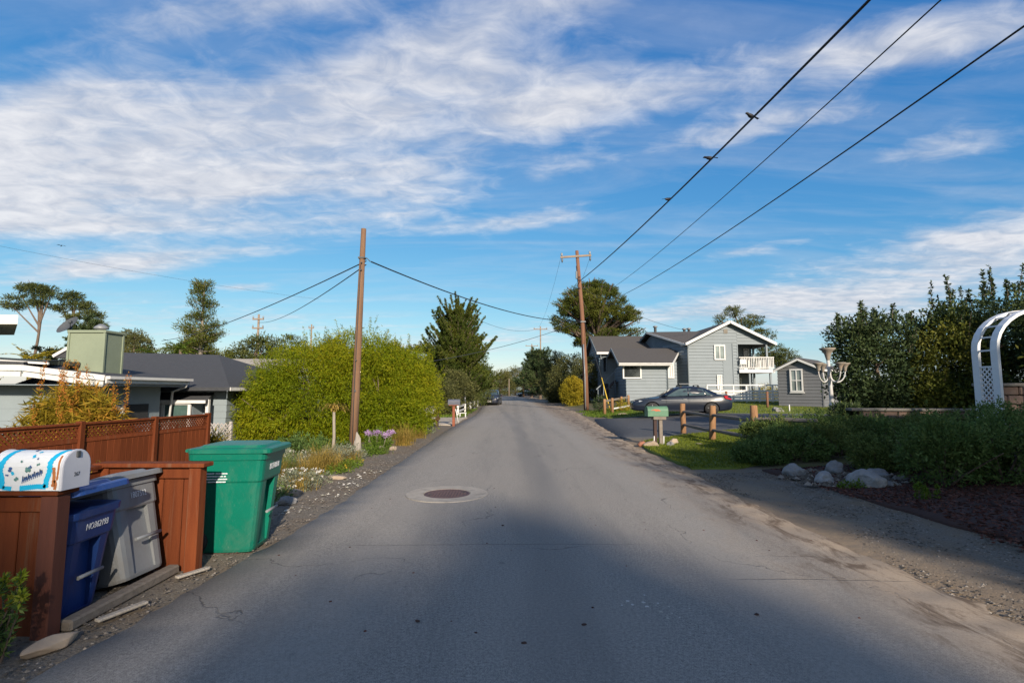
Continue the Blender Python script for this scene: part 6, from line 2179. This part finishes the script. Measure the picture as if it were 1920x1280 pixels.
# ---- low hedge -----------------------------------------------------------------
LH = 'low shrubs on the bank before the arch'
for i, (x, y, r_, h_, mt, L2_, lb) in enumerate((
        (4.95, 10.35, .55, .50, 'lf_hedge', .050, 'small low shrub at the left end of the bank by the lawn'),
        (5.75, 10.55, .72, .74, 'lf_hedge', .055, 'rounded dark shrub behind the round boulder'),
        (6.75, 10.75, .80, .86, 'lf_hedge2', .050, 'rounded shrub below the planter post'),
        (7.75, 11.0, .80, .66, 'lf_hedge', .055, 'rounded shrub right of the planter post'),
        (5.9, 11.9, .70, .80, 'lf_hedge2', .055, 'shrub behind the last post of the split rail fence'),
        (7.2, 12.4, .85, .80, 'lf_hedge', .055, 'shrub at the foot of the planter post'),
        (8.75, 11.7, .80, .60, 'lf_hedge2', .055, 'shrub in front of the low tan block wall'),
        (6.2, 8.85, .50, .62, 'lf_hedge2', .048, 'small shrub just behind the rock group'),
        (6.25, 7.55, .66, .98, 'lf_hedge', .050, 'nearest rounded shrub over the red mulch'),
        (7.05, 7.50, .72, 1.02, 'lf_hedge', .055, 'full dark shrub in front of the white arch'),
        (7.1, 8.65, .80, 1.04, 'lf_hedge2', .050, 'shrub left of the foot of the white arch'),
        (7.95, 8.15, .64, 1.06, 'lf_hedge', .050, 'shrub covering the foot of the white arch'))):
    t = thing('low_shrub', lb, 'shrub', (x, y, H(x, y)), 0, LH)
    g_ = random.Random(900 + i)
    el_ = [(0, 0, h_ * .42, r_ * .86, r_ * .8, h_ * .50)]
    for k in range(7):
        a_ = g_.random() * 6.283
        el_.append((r_ * .6 * math.cos(a_), r_ * .55 * math.sin(a_), h_ * g_.uniform(.35, .78), r_ * g_.uniform(.30, .46), r_ * g_.uniform(.30, .46), h_ * g_.uniform(.20, .32)))
    rng = np.random.default_rng(920 + i)
    trunk_obj([limb_path((0, 0, -.05), (math.cos(k * 1.3) * .8, math.sin(k * 1.3) * .8, .9), h_ * .9, (0, 0, .1), rng) for k in range(6)], [(.022, .006)] * 6, 'bark', t)
    bushy('foliage', mt, el_, 520 if i < 7 else 620, .085, 20, L2_, L2_ * .42, 940 + 2 * i, t, .55, .7, .45, 1.0, .02, gaps=.14)
    P_, O_ = shell_points(el_, 60, rng, .97, h_ * .5)
    PP, DD = [], []
    for p_, o_ in zip(P_, O_):
        pth = limb_path(p_, o_ * .4 + np.array([0, 0, 1.]), .08 + .14 * rng.random(), (0, 0, 0), rng, 3)
        q, d, tt = along(pth, 16, rng, 0)
        PP.append(q)
        DD.append(unit(d * .6 + rng.normal(size=d.shape) * .7))
    PP, DD = np.concatenate(PP), np.concatenate(DD)
    leaf_obj('shoots', PP, DD, L2_ * .9, L2_ * .32, rng.random(len(PP)) * .6 + .4, mt, t, rng)['kind'] = 'stuff'
t = thing('low_shrub', 'yellower green bush at the right edge beside the arch', 'shrub', (0, 0, 0), 0, LH)
bushy('foliage', 'lf_green', [(8.05, 7.45, .5, .40, .45, .55), (8.8, 8.1, .6, .7, .6, .8), (8.4, 7.6, .8, .3, .3, .3)], 900, .10, 20, .05, .02, 485, t, .55, .6, .4, 1.0, .0)
sprig('leafy_plant', 'single upright green sprig in the mulch before the nearest hedge', (5.45, 6.85, .05), 5, .28, 487, 'lf_green', 'lf_green')
mound('ground_cover', 'small green weed below the largest boulder', (5.05, 7.75, .03), .22, .14, .09, 'lf_green', 489, 40, .05, 16, .05, .018, None)
mound('ground_cover', 'small dark weed at the foot of the nearest hedge', (6.9, 7.55, .06), .18, .16, .16, 'lf_hedge', 491, 40, .05, 16, .06, .02, None)
mound('trailing_plant', 'dark trailing plant spilling over the low block wall', (8.75, 13.5, .75), .42, .35, .36, 'lf_dark', 493, 220, .12, 18, .09, .03, None, cat='shrub')

# ================================================================== TREES
rr = random.Random(7)


def cyl_limbs(n, h, z0, r_lo, r_hi, el0, el1, bend, seed, power=1.0, long=0.0):
    """limbs all round a trunk; reach shrinks from r_lo at z0 to r_hi at the top"""
    g = random.Random(seed)
    out = []
    for i in range(n):
        f = g.random() ** .9
        z = z0 + (h * .97 - z0) * f
        r = (r_lo + (r_hi - r_lo) * f ** power) * g.uniform(.7, 1.1)
        if g.random() < long:
            r *= 1.35
        el = el0 + (el1 - el0) * f + g.uniform(-.15, .15)
        out.append((z, g.random() * 2 * math.pi, el, r, bend))
    return out


# left cypress with spiky limbs
L_ = cyl_limbs(210, 6.9, .6, 3.6, 1.0, R(12), R(64), .40, 501, 1.0, .25)
# long shoots standing out of the outline
SPK = random.Random(77)
for q_ in range(80):
    z_ = SPK.uniform(2.0, 6.4)
    L_.append((z_, SPK.choice((0, math.pi)) + SPK.uniform(-.9, .9), R(SPK.uniform(28, 62)), SPK.uniform(2.3, 3.9) * (1.12 - .06 * z_), .5, .40))
for q_ in range(14):
    L_.append((5.6 + .13 * q_, SPK.uniform(0, 6.28), R(SPK.uniform(60, 85)), SPK.uniform(1.2, 2.2), .3, .30))
for a_, e_, z_, l_ in ((180, 38, 4.2, 3.2), (170, 45, 4.8, 3.0), (190, 50, 5.4, 2.6), (175, 30, 3.6, 3.3), (0, 45, 4.6, 3.0), (10, 38, 4.0, 3.2), (-8, 52, 5.2, 2.8), (5, 30, 3.2, 3.5), (185, 60, 5.8, 2.2), (0, 62, 5.8, 2.3), (178, 24, 3.0, 3.0), (3, 26, 2.9, 3.6), (90, 60, 5.6, 2.2), (270, 60, 5.4, 2.2), (200, 55, 5.0, 2.9), (-20, 55, 5.0, 2.9)):
    L_.append((z_, R(a_), R(e_), l_ * 1.08, .45, .42))
limb_tree('cypress_tree', 'spiky dark cypress towering over the left verge', (-4.1, 38.5, 0), 8.4, L_, 'lf_cypress', 20, .15, .034, 502, None, .3, dens=9, rc=.31, up=.35, flat=.7, taper=.93, sub=2, t0=.12, out=1.3)

# big round pine behind the pole: many flattish pads round a domed crown
g_ = random.Random(510)
E_ = []
while len(E_) < 74:
    th_, z_ = g_.random() * 6.283, g_.uniform(-1, 1)
    r_ = math.sqrt(1 - z_ * z_) * g_.uniform(.62, 1.0)
    zz_ = 9.3 + 3.5 * z_ * g_.uniform(.75, 1.0)
    if zz_ < 6.2:
        continue
    w_ = 4.5 if zz_ < 9.6 else 4.1
    s_ = g_.uniform(.75, 1.45)
    E_.append((w_ * r_ * math.cos(th_) - .1, w_ * .9 * r_ * math.sin(th_), zz_, s_, s_, s_ * g_.uniform(.34, .55)))
E_ += [(0, 0, 9.2, 2.6, 2.4, 2.3), (-3.9, -.4, 7.7, 1.0, 1.0, .4), (4.3, -.2, 7.4, 1.1, 1.0, .45), (2.6, -.8, 6.3, 1.3, 1.2, .5)]
blob_tree('pine_tree', 'big rounded pine behind the utility pole', (9.3, 56, .4), 10.5, E_, 'lf_pine', 3400, .30, 24, .24, .05, 511, trunk_r=.42, inner=.35, flat=.5, up=.5, out=.8)
# pine at the right of the house
E_ = [(0, 0, 8.6, 1.3, 1.2, 1.1), (-.9, 0, 10.4, 1.1, 1.0, .8), (1.4, 0, 9.4, 1.3, 1.2, .7), (2.4, .3, 7.6, 1.7, 1.4, .9), (1.0, 0, 6.6, 2.2, 1.6, 1.0), (3.8, 0, 5.6, 1.8, 1.5, .9), (5.2, 0, 4.6, 1.5, 1.5, 1.2), (3.0, 0, 4.4, 2.2, 1.5, 1.1), (-2.6, 0, 9.4, .8, .8, .5), (-1.4, .1, 7.8, 1.2, 1.2, .8)]
blob_tree('pine_tree', 'open pine rising behind the balcony of the grey house', (28.0, 62, .6), 9.6, E_, 'lf_far', 900, .42, 20, .30, .06, 515, trunk_r=.3, inner=.3, flat=.5, up=.4)

# distant trees at the left
FT = 'distant trees beyond the bungalow'


def flat_pine(label, loc, h, pads, seed, lean=(0, 0), mat='lf_far', tr=.17):
    return blob_tree('pine_tree', label, loc, h, pads, mat, 330, .34, 18, .28, .055, seed, FT, tr, inner=.25, flat=.4, up=.5, lean=lean, bark='bark')


flat_pine('leftmost flat topped pine with bare trunk on the skyline', (-42.3, 45, -.3), 10.3, [(.3, 0, 10.6, 1.5, 1.4, .45), (-1.2, 0, 9.9, 1.2, 1.1, .35), (1.2, 0, 10.1, 1.2, 1.1, .40), (-2.1, 0, 9.2, .9, .9, .28), (.2, 0, 9.4, .9, .9, .3), (-.6, 0, 10.9, .9, .8, .3)], 521, (.6, 0))
flat_pine('second flat topped pine with bare trunk right of the leftmost one', (-40.0, 46, -.3), 9.6, [(0, 0, 10.2, 1.0, .9, .45), (.9, 0, 9.4, 1.2, 1.0, .42), (1.7, 0, 8.5, 1.2, 1.0, .38), (-.8, 0, 9.2, .8, .8, .4), (.3, 0, 8.2, .9, .9, .32), (2.3, 0, 7.8, .7, .7, .25)], 523, (.3, 0))
limb_tree('cypress_tree', 'dark spreading cypress behind the chimney', (-27.2, 33, -.6), 6.4, cyl_limbs(60, 5.8, .8, 2.9, 1.2, R(10), R(45), .35, 525, 1.0, .3), 'lf_dark', 20, .22, .06, 526, FT, .25, dens=7, rc=.38, taper=.7)
limb_tree('cypress_tree', 'dark low cypress left of the chimney', (-30.8, 34, -.6), 5.0, cyl_limbs(40, 4.4, .6, 2.2, 1.0, R(8), R(40), .3, 527, 1.0, .3), 'lf_far', 16, .20, .05, 528, FT, .22, dens=5, rc=.38, taper=.7)
blob_tree('pine_tree', 'small rounded pine just right of the chimney', (-30.0, 40.5, -.5), 5.2, [(0, 0, 4.6, 1.4, 1.3, 1.2), (.4, 0, 3.4, 1.6, 1.4, 1.0), (-.8, 0, 3.6, 1.2, 1.2, .9), (0, 0, 6.0, .8, .8, .7)], 'lf_olive', 260, .35, 18, .26, .05, 529, FT, .2, inner=.3, flat=.5, up=.4)
L_ = cyl_limbs(84, 10.9, 2.2, 2.4, .9, R(0), R(30), .25, 531, 1.0, .2)
limb_tree('pine_tree', 'tallest narrow pine standing alone left of the bare pole', (-25.6, 42, -.4), 10.9, L_, 'lf_pine', 16, .24, .045, 532, FT, .26, bark='bark_pale', dens=4.2, rc=.50, up=.5, flat=.7, taper=.15, sub=2, t0=.35)
for i, (x, y, h_, w_, lb) in enumerate(((-27.6, 44, 5.8, 1.9, 'bushy dark tree at the left foot of the tallest pine'), (-22.6, 45, 6.6, 2.6, 'bushy dark tree at the right foot of the tallest pine'), (-20.3, 47, 5.6, 2.4, 'dark tree left of the far utility pole with crossarm'), (-24.5, 55, 7.8, 3.0, 'broad dark tree right of the far utility pole'), (-20.0, 56, 7.6, 3.0, 'broad tree between the two far poles'), (-15.5, 52, 6.2, 2.8, 'olive tree just above the left half of the big shrub'), (-9.2, 48, 6.0, 2.6, 'dark tree between the big shrub and the spiky cypress'), (-7.2, 44, 4.6, 2.0, 'low olive tree at the left foot of the spiky cypress'), (-35.5, 47, 7.2, 2.8, 'dark tree behind the small rounded pine by the chimney'), (-31.0, 49, 7.0, 2.8, 'dark tree behind the two small palms'), (-18.0, 50, 6.4, 2.4, 'bushy tree right below the far crossarm pole'), (-13.2, 55, 6.8, 2.6, 'dark tree over the middle of the big shrub'))):
    blob_tree('far_tree', lb, (x, y, -.3), h_ * .8, [(0, 0, h_ * .62, w_, w_ * .9, h_ * .36), (-w_ * .6, 0, h_ * .5, w_ * .7, w_ * .7, h_ * .3), (w_ * .6, .2, h_ * .48, w_ * .75, w_ * .7, h_ * .3), (w_ * .2, 0, h_ * .78, w_ * .6, w_ * .6, h_ * .24)], ['lf_far', 'lf_dark', 'lf_olive'][i % 3] if i != 1 else 'lf_far', 900, .36, 18, .24, .07, 540 + i * 3, FT, .2, inner=.45, flat=.6, up=.3)


def palm(label, loc, h, seed, n=26, L=1.3, mat='lf_green'):
    t = thing('palm_tree', label, 'tree', loc, 0, 'palms on the skyline')
    MB().tube([(0, 0, -.2), (.05, 0, h * .5), (0, 0, h)], [.2, .16, .14], 8).build('trunk', 'bark', t)
    g = np.random.default_rng(seed)
    PP, DD, LL = [], [], []
    for k in range(n):
        a = g.random() * 6.28
        e = g.uniform(-.2, 1.1)
        p = limb_path((0, 0, h), (math.cos(a) * math.cos(e), math.sin(a) * math.cos(e), math.sin(e)), L * g.uniform(.8, 1.1), (0, 0, -1.0), g, 6)
        q, d, tt = along(p, 46, g, .12)
        side = np.cross(d, np.array([0, 0, 1.])) * np.sign(g.random(46) - .5)[:, None]
        PP.append(q)
        DD.append(unit(d * .6 + unit(side) * .8 - np.array([0, 0, .2])))
        LL.append(.34 * (1 - .6 * tt))
    PP, DD, LL = map(np.concatenate, (PP, DD, LL))
    leaf_obj('crown', PP, DD, LL, .05, g.random(len(PP)), mat, t, g)
    return t


palm('left one of the two small palms over the bungalow roof', (-27.4, 39, -.4), 4.6, 571)
palm('right one of the two small palms over the bungalow roof', (-25.6, 39.5, -.4), 5.0, 573)
palm('golden palm low at the left edge above the bungalow roof', (-28.2, 30, -.4), 3.6, 575, 30, 1.6, 'lf_yellow')

# trees and bushes along the road ahead
RT = 'trees and bushes along the road ahead'
for i, (nm, x, y, h_, w_, mt, lb, L2_, W2_) in enumerate((
        ('shrub', -4.6, 30.5, 2.3, 1.3, 'lf_olive', 'olive green bush behind the white picket fence', .12, .035),
        ('shrub', -4.0, 34.0, 2.9, 1.5, 'lf_olive', 'brownish green bush around the white gate posts', .12, .035),
        ('shrub', -4.5, 43.5, 4.0, 2.0, 'lf_cypress', 'dark bush at the right foot of the spiky cypress', .14, .04),
        ('shrub', -3.9, 49.0, 3.6, 1.8, 'lf_far', 'leafy bush above the dark blue parked car', .14, .04),
        ('far_tree', -4.5, 60.0, 6.2, 2.3, 'lf_cypress', 'dark tree behind the dark blue parked car', .2, .05),
        ('far_tree', -6.5, 78.0, 7.2, 3.2, 'lf_far', 'tree on the left of the road beyond the parked car', .24, .06),
        ('far_tree', -3.0, 128.0, 6.6, 3.6, 'lf_olive', 'pale olive tree on the left at the end of the road', .3, .08),
        ('far_tree', .8, 138.0, 8.0, 4.0, 'lf_olive', 'tree closing the end of the road behind the short pole', .3, .08),
        ('far_tree', 5.8, 132.0, 8.0, 3.8, 'lf_far', 'dark tree right of the short pole at the end of the road', .3, .08),
        ('far_tree', 7.2, 100.0, 8.2, 3.6, 'lf_far', 'dark tree below the more distant crossarm pole', .28, .07),
        ('far_tree', 6.9, 58.0, 5.4, 2.4, 'lf_olive', 'broad olive tree left of the utility pole', .2, .05),
        ('far_tree', 5.6, 66.0, 6.6, 2.0, 'lf_olive', 'loose olive tree below the nearer crossarm pole', .2, .05),
        ('shrub', 7.4, 50.5, 4.6, 1.8, 'lf_olive', 'brown green bush between the utility pole and the house', .16, .045),
        ('shrub', 5.6, 47.5, 2.7, .95, 'lf_yellow', 'golden yellow bush left of the utility pole', .14, .05),
        ('shrub', 5.2, 60.0, 2.6, 1.2, 'lf_olive', 'low bush at the right edge of the road', .14, .045))):
    blob_tree(nm, lb, (x, y, H(x, y) - .05), h_ * .75, [(0, 0, h_ * .58, w_, w_ * .9, h_ * .42), (-w_ * .55, 0, h_ * .42, w_ * .7, w_ * .7, h_ * .36), (w_ * .55, .2, h_ * .40, w_ * .7, w_ * .7, h_ * .36), (w_ * .2, 0, h_ * .76, w_ * .55, w_ * .55, h_ * .24), (0, -.3, h_ * .25, w_ * .9, w_ * .8, h_ * .27)], mt, 950 if y < 70 else 800, .10 * w_ + .12, 18, L2_, W2_ * 1.25, 600 + i * 3, RT, .06 * h_ ** .5 * 1.5, inner=.45, flat=.75, up=.25, cat='tree' if nm == 'far_tree' else 'shrub')
limb_tree('cypress_tree', 'dark spiky cypress far ahead on the right of the road', (4.6, 84, 0), 8.6, cyl_limbs(70, 7.6, .6, 3.6, 1.6, R(12), R(55), .4, 661, 1.0, .3), 'lf_dark', 18, .30, .07, 662, RT, .3, dens=4, rc=.5, taper=.75)
limb_tree('cypress_tree', 'second dark cypress far ahead nearer the road', (1.2 + 2.6, 100, 0), 9.4, cyl_limbs(60, 8.2, .6, 3.4, 1.5, R(12), R(55), .4, 663, 1.0, .3), 'lf_dark', 18, .32, .08, 664, RT, .3, dens=4, rc=.5, taper=.75)

# dark bushes at the right, with upright shoots
def shoot_bush(label, loc, ells, mat, seed, nc, nshoot, sh, L=.085, W=.032, k=22, rc=.2):
    t = blob_tree('tall_bush', label, loc, max(e[2] for e in ells), ells, mat, nc, rc, k, L, W, seed, 'tall dark bushes at the right', .09, inner=.35, up=.35, cat='bush')
    g = np.random.default_rng(seed + 9)
    P_, O_ = shell_points(ells, nshoot, g, .95, max(e[2] for e in ells) * .75)
    PP, DD, paths = [], [], []
    for p_, o_ in zip(P_, O_):
        pth = limb_path(p_ - o_ * .1, o_ * .3 + np.array([0, 0, 1.]), sh * g.uniform(.5, 1.2), (0, 0, .2), g, 4)
        paths.append(pth)
        q, d, tt = along(pth, 70, g, .05)
        PP.append(q)
        DD.append(unit(d * .6 + g.normal(size=d.shape) * .8))
    PP, DD = np.concatenate(PP), np.concatenate(DD)
    leaf_obj('shoots', PP, DD, L, W, g.random(len(PP)), mat, t, g)['kind'] = 'stuff'
    tw = trunk_obj(paths, [(.012, .004)] * len(paths), 'bark', t)
    tw.name, tw['kind'] = 'twigs', 'stuff'
    return t


shoot_bush('dark loose bush with upright shoots right of the shed', (10.6, 14.9, .3), [(0, 0, .8, 1.0, .8, .8), (0, 0, 1.9, 1.15, 1.0, 1.55), (-.55, 0, 2.6, .75, .7, .75), (.7, .2, 2.5, .9, .8, .95), (-.7, -.1, 1.3, .75, .7, .7)], 'lf_dark', 701, 1250, 46, .6, .10, .045)
shoot_bush('denser warm green bush in the middle of the dark bushes', (12.4, 14.6, .3), [(0, 0, 1.8, 1.2, 1.0, 1.75), (.8, .1, 1.7, .9, .9, 1.5), (-.5, -.1, 1.0, .9, .8, 1.0)], 'lf_darkwarm', 705, 1500, 14, .4, .095, .04)
shoot_bush('tallest dark bush with upright shoots behind the white arch', (13.9, 14.4, .3), [(0, 0, 2.6, 1.5, 1.1, 1.55), (-1.2, .2, 2.9, .9, .8, .85), (1.3, .2, 2.7, 1.3, 1.1, 1.6), (.4, -.2, 1.2, 1.4, 1.0, 1.2), (-1.0, -.2, .9, 1.0, .9, .9)], 'lf_dark', 709, 1800, 66, .75, .10, .045)
shoot_bush('dark bush at the far right edge behind the taller block wall', (13.4, 11.9, .3), [(0, 0, 1.6, 1.1, .9, 1.4), (.9, 0, 2.2, 1.2, 1.0, 1.5)], 'lf_darkwarm', 713, 900, 18, .4, .10, .045)

# trees behind the camera, whose shade lies over the foreground
ST_ = 'shade trees behind the photographer'
blob_tree('shade_tree', 'broad shade tree on the road verge behind the photographer', (10.65, -33.0, .1), 12.4, [(1.75, 0, 14.0, 1.15, 1.2, 2.40), (-.05, .2, 13.9, .95, 1.0, 1.4), (.9, 0, 11.6, 1.7, 1.5, 2.0), (.6, 0, 9.0, 1.9, 1.7, 2.0)], 'lf_dark', 1500, .5, 26, .34, .20, 801, ST_, .35, inner=.1, gaps=0)
blob_tree('shade_tree', 'leaning shade tree whose crown hangs over the road behind the photographer', (9.76, -36.3, .1), 15.0, [(-1.25, .65, 15.9, 1.40, 1.5, 1.70), (-1.7, .3, 14.3, 1.1, 1.2, 1.0), (-1.2, .3, 12.6, 1.3, 1.2, 1.4)], 'lf_dark', 480, .40, 22, .32, .15, 809, ST_, .3, inner=.1, lean=(-1.4, .5))
blob_tree('shade_tree', 'spreading shade tree in the right hand garden behind the photographer', (11.6, -6.5, .3), 6.0, [(-.1, 0, 5.2, 3.6, 3.4, 2.2), (-.3, 2.0, 3.6, 3.4, 2.2, 1.5), (-.6, -3.0, 3.8, 3.2, 2.4, 1.6), (1.6, 4.2, 6.1, 1.2, 1.0, .6)], 'lf_dark', 1700, .55, 26, .34, .20, 803, ST_, .35, inner=.15, gaps=0)
blob_tree('shade_tree', 'tall shade tree farther right behind the photographer', (20.5, -8.5, .3), 10.0, [(0, 0, 9.2, 3.8, 3.6, 3.2), (-2.4, .5, 7.2, 2.8, 2.6, 2.2), (2.4, 1, 8.0, 3.0, 2.8, 2.6), (0, 1, 5.6, 3.8, 3.0, 2.0)], 'lf_dark', 620, .6, 24, .34, .18, 805, ST_, .4, inner=.2)

# ================================================================== POLES AND WIRES
up_ = thing('utility_pole', 'tall wooden utility pole with crossarm, conduit and yellow guy guard', 'pole', (5.08, 36.0, .1))
MB().tube([(.12, 0, -.2), (.05, 0, 3), (-.12, 0, 7), (-.42, 0, 11.35)], [.19, .175, .15, .115], 14).build('shaft', 'pole_wood_red', up_)
MB().bar((-1.62, -.14, 10.83), (.58, -.14, 10.98), .10, .13).build('crossarm', 'pole_far', up_)
for x_, z_ in ((-1.52, 10.86), (.48, 10.98)):
    MB().lathe([(.02, 0), (.05, .04), (.09, .10), (.05, .14), (.085, .18), (.05, .22), (.03, .27)], (x_, -.14, z_ + .04), 10).build('insulator', 'galv', up_)
    MB().lathe([(.03, 0), (.06, -.05), (.05, -.15), (.07, -.20), (.05, -.30), (.02, -.36)], (x_ + .02, -.16, z_ - .06), 10).build('cutout', 'metal_grey', up_)
MB().tube([(-.50, -.16, 10.2), (-.40, -.16, 9.0)], .025, 6).build('riser', 'wire_black', up_)
MB().box((-.48, -.14, 9.55), (.12, .14, .55), bev=.02).build('switch_box', 'metal_grey', up_)
MB().tube([(-.07, -.20, 4.6), (.0, -.22, 2.3), (.02, -.23, -.1)], .045, 8).build('conduit', 'galv', up_)
MB().box((-.06, -.02, 6.2), (.36, .36, .10)).build('band', 'metal_grey', up_)
for z_ in (8.6, 9.2, 9.4):
    MB().box((-.28, -.14, z_), (.10, .05, .12)).build('bracket', 'dark_wood', up_)
MB().tube([(.05, -.1, 6.2), (.72, -2.8, 2.2)], .012, 6).build('guy_wire', 'wire_thin', up_)
MB().tube([(.72, -2.8, 2.2), (1.02, -4.0, .1)], .030, 8).build('guy_guard', 'yellow_guard', up_)


def far_pole(label, loc, h, arm, mat='pole_far', r=.14, arms=1):
    t = thing('utility_pole', label, 'pole', loc, 0, 'distant utility poles')
    MB().tube([(0, 0, -.2), (0, 0, h)], [r, r * .7], 8).build('shaft', mat, t)
    for k in range(arms):
        if arm:
            MB().bar((-arm, -.1, h - .5 - k * .9), (arm, -.1, h - .5 - k * .9), .12, .14).build('crossarm', mat, t)
            for s in (-1, 1):
                MB().lathe([(.04, 0), (.08, .1), (.05, .25)], (s * arm * .9, -.1, h - .45 - k * .9), 8).build('insulator', 'galv', t)
    return t


far_pole('nearer of the two crossarm poles beyond the pines on the right of the road', (4.75, 85, 0), 12.1, 1.15)
far_pole('farther small crossarm pole over the road ahead', (4.7, 121, 0), 12.4, 1.5, r=.17)
far_pole('pole with crossarm over the far roofs left of the big shrub', (-25.2, 50.5, -.3), 9.3, .55, arms=2)
far_pole('short far pole just above the left of the big shrub', (-27.6, 70, -.3), 10.8, .35)
far_pole('short pale pole without arms at the end of the road', (2.45, 110, 0), 4.6, 0, 'post_wood', .2)
far_pole('thin pale pole at the far left kerb of the road end', (-.7, 122, 0), 4.2, 0, 'pole_far', .12)

WG = 'overhead wires'


def span(far_end, through, y_end, sag):
    """end of a span that starts at far_end, passes through a given point and ends at y_end behind the camera"""
    F_, N_ = Vector(far_end), Vector(through)
    k = (y_end - F_.y) / (N_.y - F_.y)
    t_ = 1 / k
    x = F_.x + (N_.x - F_.x) * k
    z = (N_.z - F_.z * (1 - t_) + 4 * sag * t_ * (1 - t_)) / t_
    return Vector((x, y_end, z))


W1F, W1N = (4.86, 35.9, 9.25), (5.97, 8.0, 7.98)
W1B = span(W1F, W1N, -24, 1.1)
wire('wire', W1B, W1F, 1.1, .026, 'wire_black', 'thickest overhead wire with birds coming from the tall pole')
wire('wire', span((9.9, 51, 11.6), (7.74, 8.6, 8.5), -24, 1.1), (9.9, 51, 11.6), 1.1, .015, 'wire_black', 'middle one of the three long overhead wires')
wire('wire', span((10.9, 51, 10.9), (9.2, 8.6, 8.0), -24, 1.1), (10.9, 51, 10.9), 1.1, .022, 'wire_black', 'lowest and rightmost of the three long overhead wires')
wire('wire', (-3.84, 13.7, 4.98), (4.98, 36, 6.42), .55, .020, 'wire_black', 'wire sagging across the road between the two poles')
wire('wire', (-3.98, 13.7, 5.0), (-27.5, 40, 5.35), .4, .018, 'wire_thin', 'upper wire running left from the bare pole')
wire('wire', (-3.98, 13.7, 4.9), (-25.2, 50.5, 8.2), .5, .016, 'wire_thin', 'lower wire running left from the bare pole to the far pole')
wire('wire', (5.0, 36, 6.4), (-4.6, 27.5, 3.0), .3, .014, 'wire_thin', 'thin service wire from the tall pole down past the cypress')
wire('wire', (4.9, 36, 8.8), (16.5, 47.0, 6.9), .45, .014, 'wire_thin', 'service wire from the tall pole to the roof of the grey house')
wire('wire', (3.6, 85, 11.5), (-3.6, 60, 9.6), .6, .018, 'wire_thin', 'thin wire at the distant crossarm pole running left')
wire('wire', (3.5, 36, 10.95), (3.7, 85, 11.65), 1.6, .008, 'wire_thin', 'left wire running on to the distant crossarm pole')
wire('wire', (5.6, 36, 10.95), (5.8, 85, 11.65), 2.2, .008, 'wire_thin', 'right wire running on to the distant crossarm pole')
wire('wire', (-32, 22, 9.8), (-16, 42, 9.0), .4, .006, 'wire_thin', 'faint thin wire across the sky at the upper left of the pines')


# ---- birds ---------------------------------------------------------------
def bird(label, loc, rotz, wings=False, s=1.0):
    t = thing('bird', label, 'bird', loc, rotz)
    secs = []
    prof = [(-.115, .004, .0), (-.09, .020, -.005), (-.04, .040, -.004), (.01, .046, .0), (.05, .036, .014), (.075, .028, .030), (.10, .026, .038), (.122, .018, .036), (.145, .004, .030)]
    for x_, r_, z_ in prof:
        secs.append([(x_ * s, r_ * math.cos(a) * s, (z_ + r_ * math.sin(a)) * s) for a in [2 * math.pi * k / 10 for k in range(10)]])
    b = MB().loft(secs, smooth=True)
    # tail
    b.add([(-.10 * s, -.02 * s, .0), (-.10 * s, .02 * s, .0), (-.21 * s, .030 * s, -.03 * s), (-.21 * s, -.030 * s, -.03 * s)], [(0, 1, 2, 3)])
    b.build('body', 'bird_black', t)
    if wings:
        for sg in (-1, 1):
            MB().add([(.05 * s, sg * .03 * s, .02 * s), (-.06 * s, sg * .03 * s, .02 * s), (-.07 * s, sg * .20 * s, .05 * s), (-.03 * s, sg * .40 * s, .02 * s), (.04 * s, sg * .22 * s, .06 * s)], [(0, 1, 2, 3, 4)]).build('wing', 'bird_black', t)
    else:
        for sg in (-1, 1):
            MB().tube([(0, sg * .012 * s, -.03 * s), (0, sg * .012 * s, -.075 * s)], .003 * s, 5).build('leg', 'bird_black', t)
    return t


def on_wire(y, sag=1.1):
    f = (y - W1B.y) / (W1F[1] - W1B.y)
    p = W1B.lerp(Vector(W1F), f)
    p.z -= 4 * sag * f * (1 - f)
    return p


for f, lb, rz in ((11.9, 'uppermost bird perched on the thickest wire', 200), (14.3, 'middle bird perched on the thickest wire', 160), (17.8, 'lowest bird perched on the thickest wire', 20)):
    p = on_wire(f)
    bird(lb, (p.x, p.y, p.z + .10), R(rz), s=1.15)
bird('lone bird gliding in the upper left sky', (-27.0, 30.0, 10.1), R(-30), True, .62)
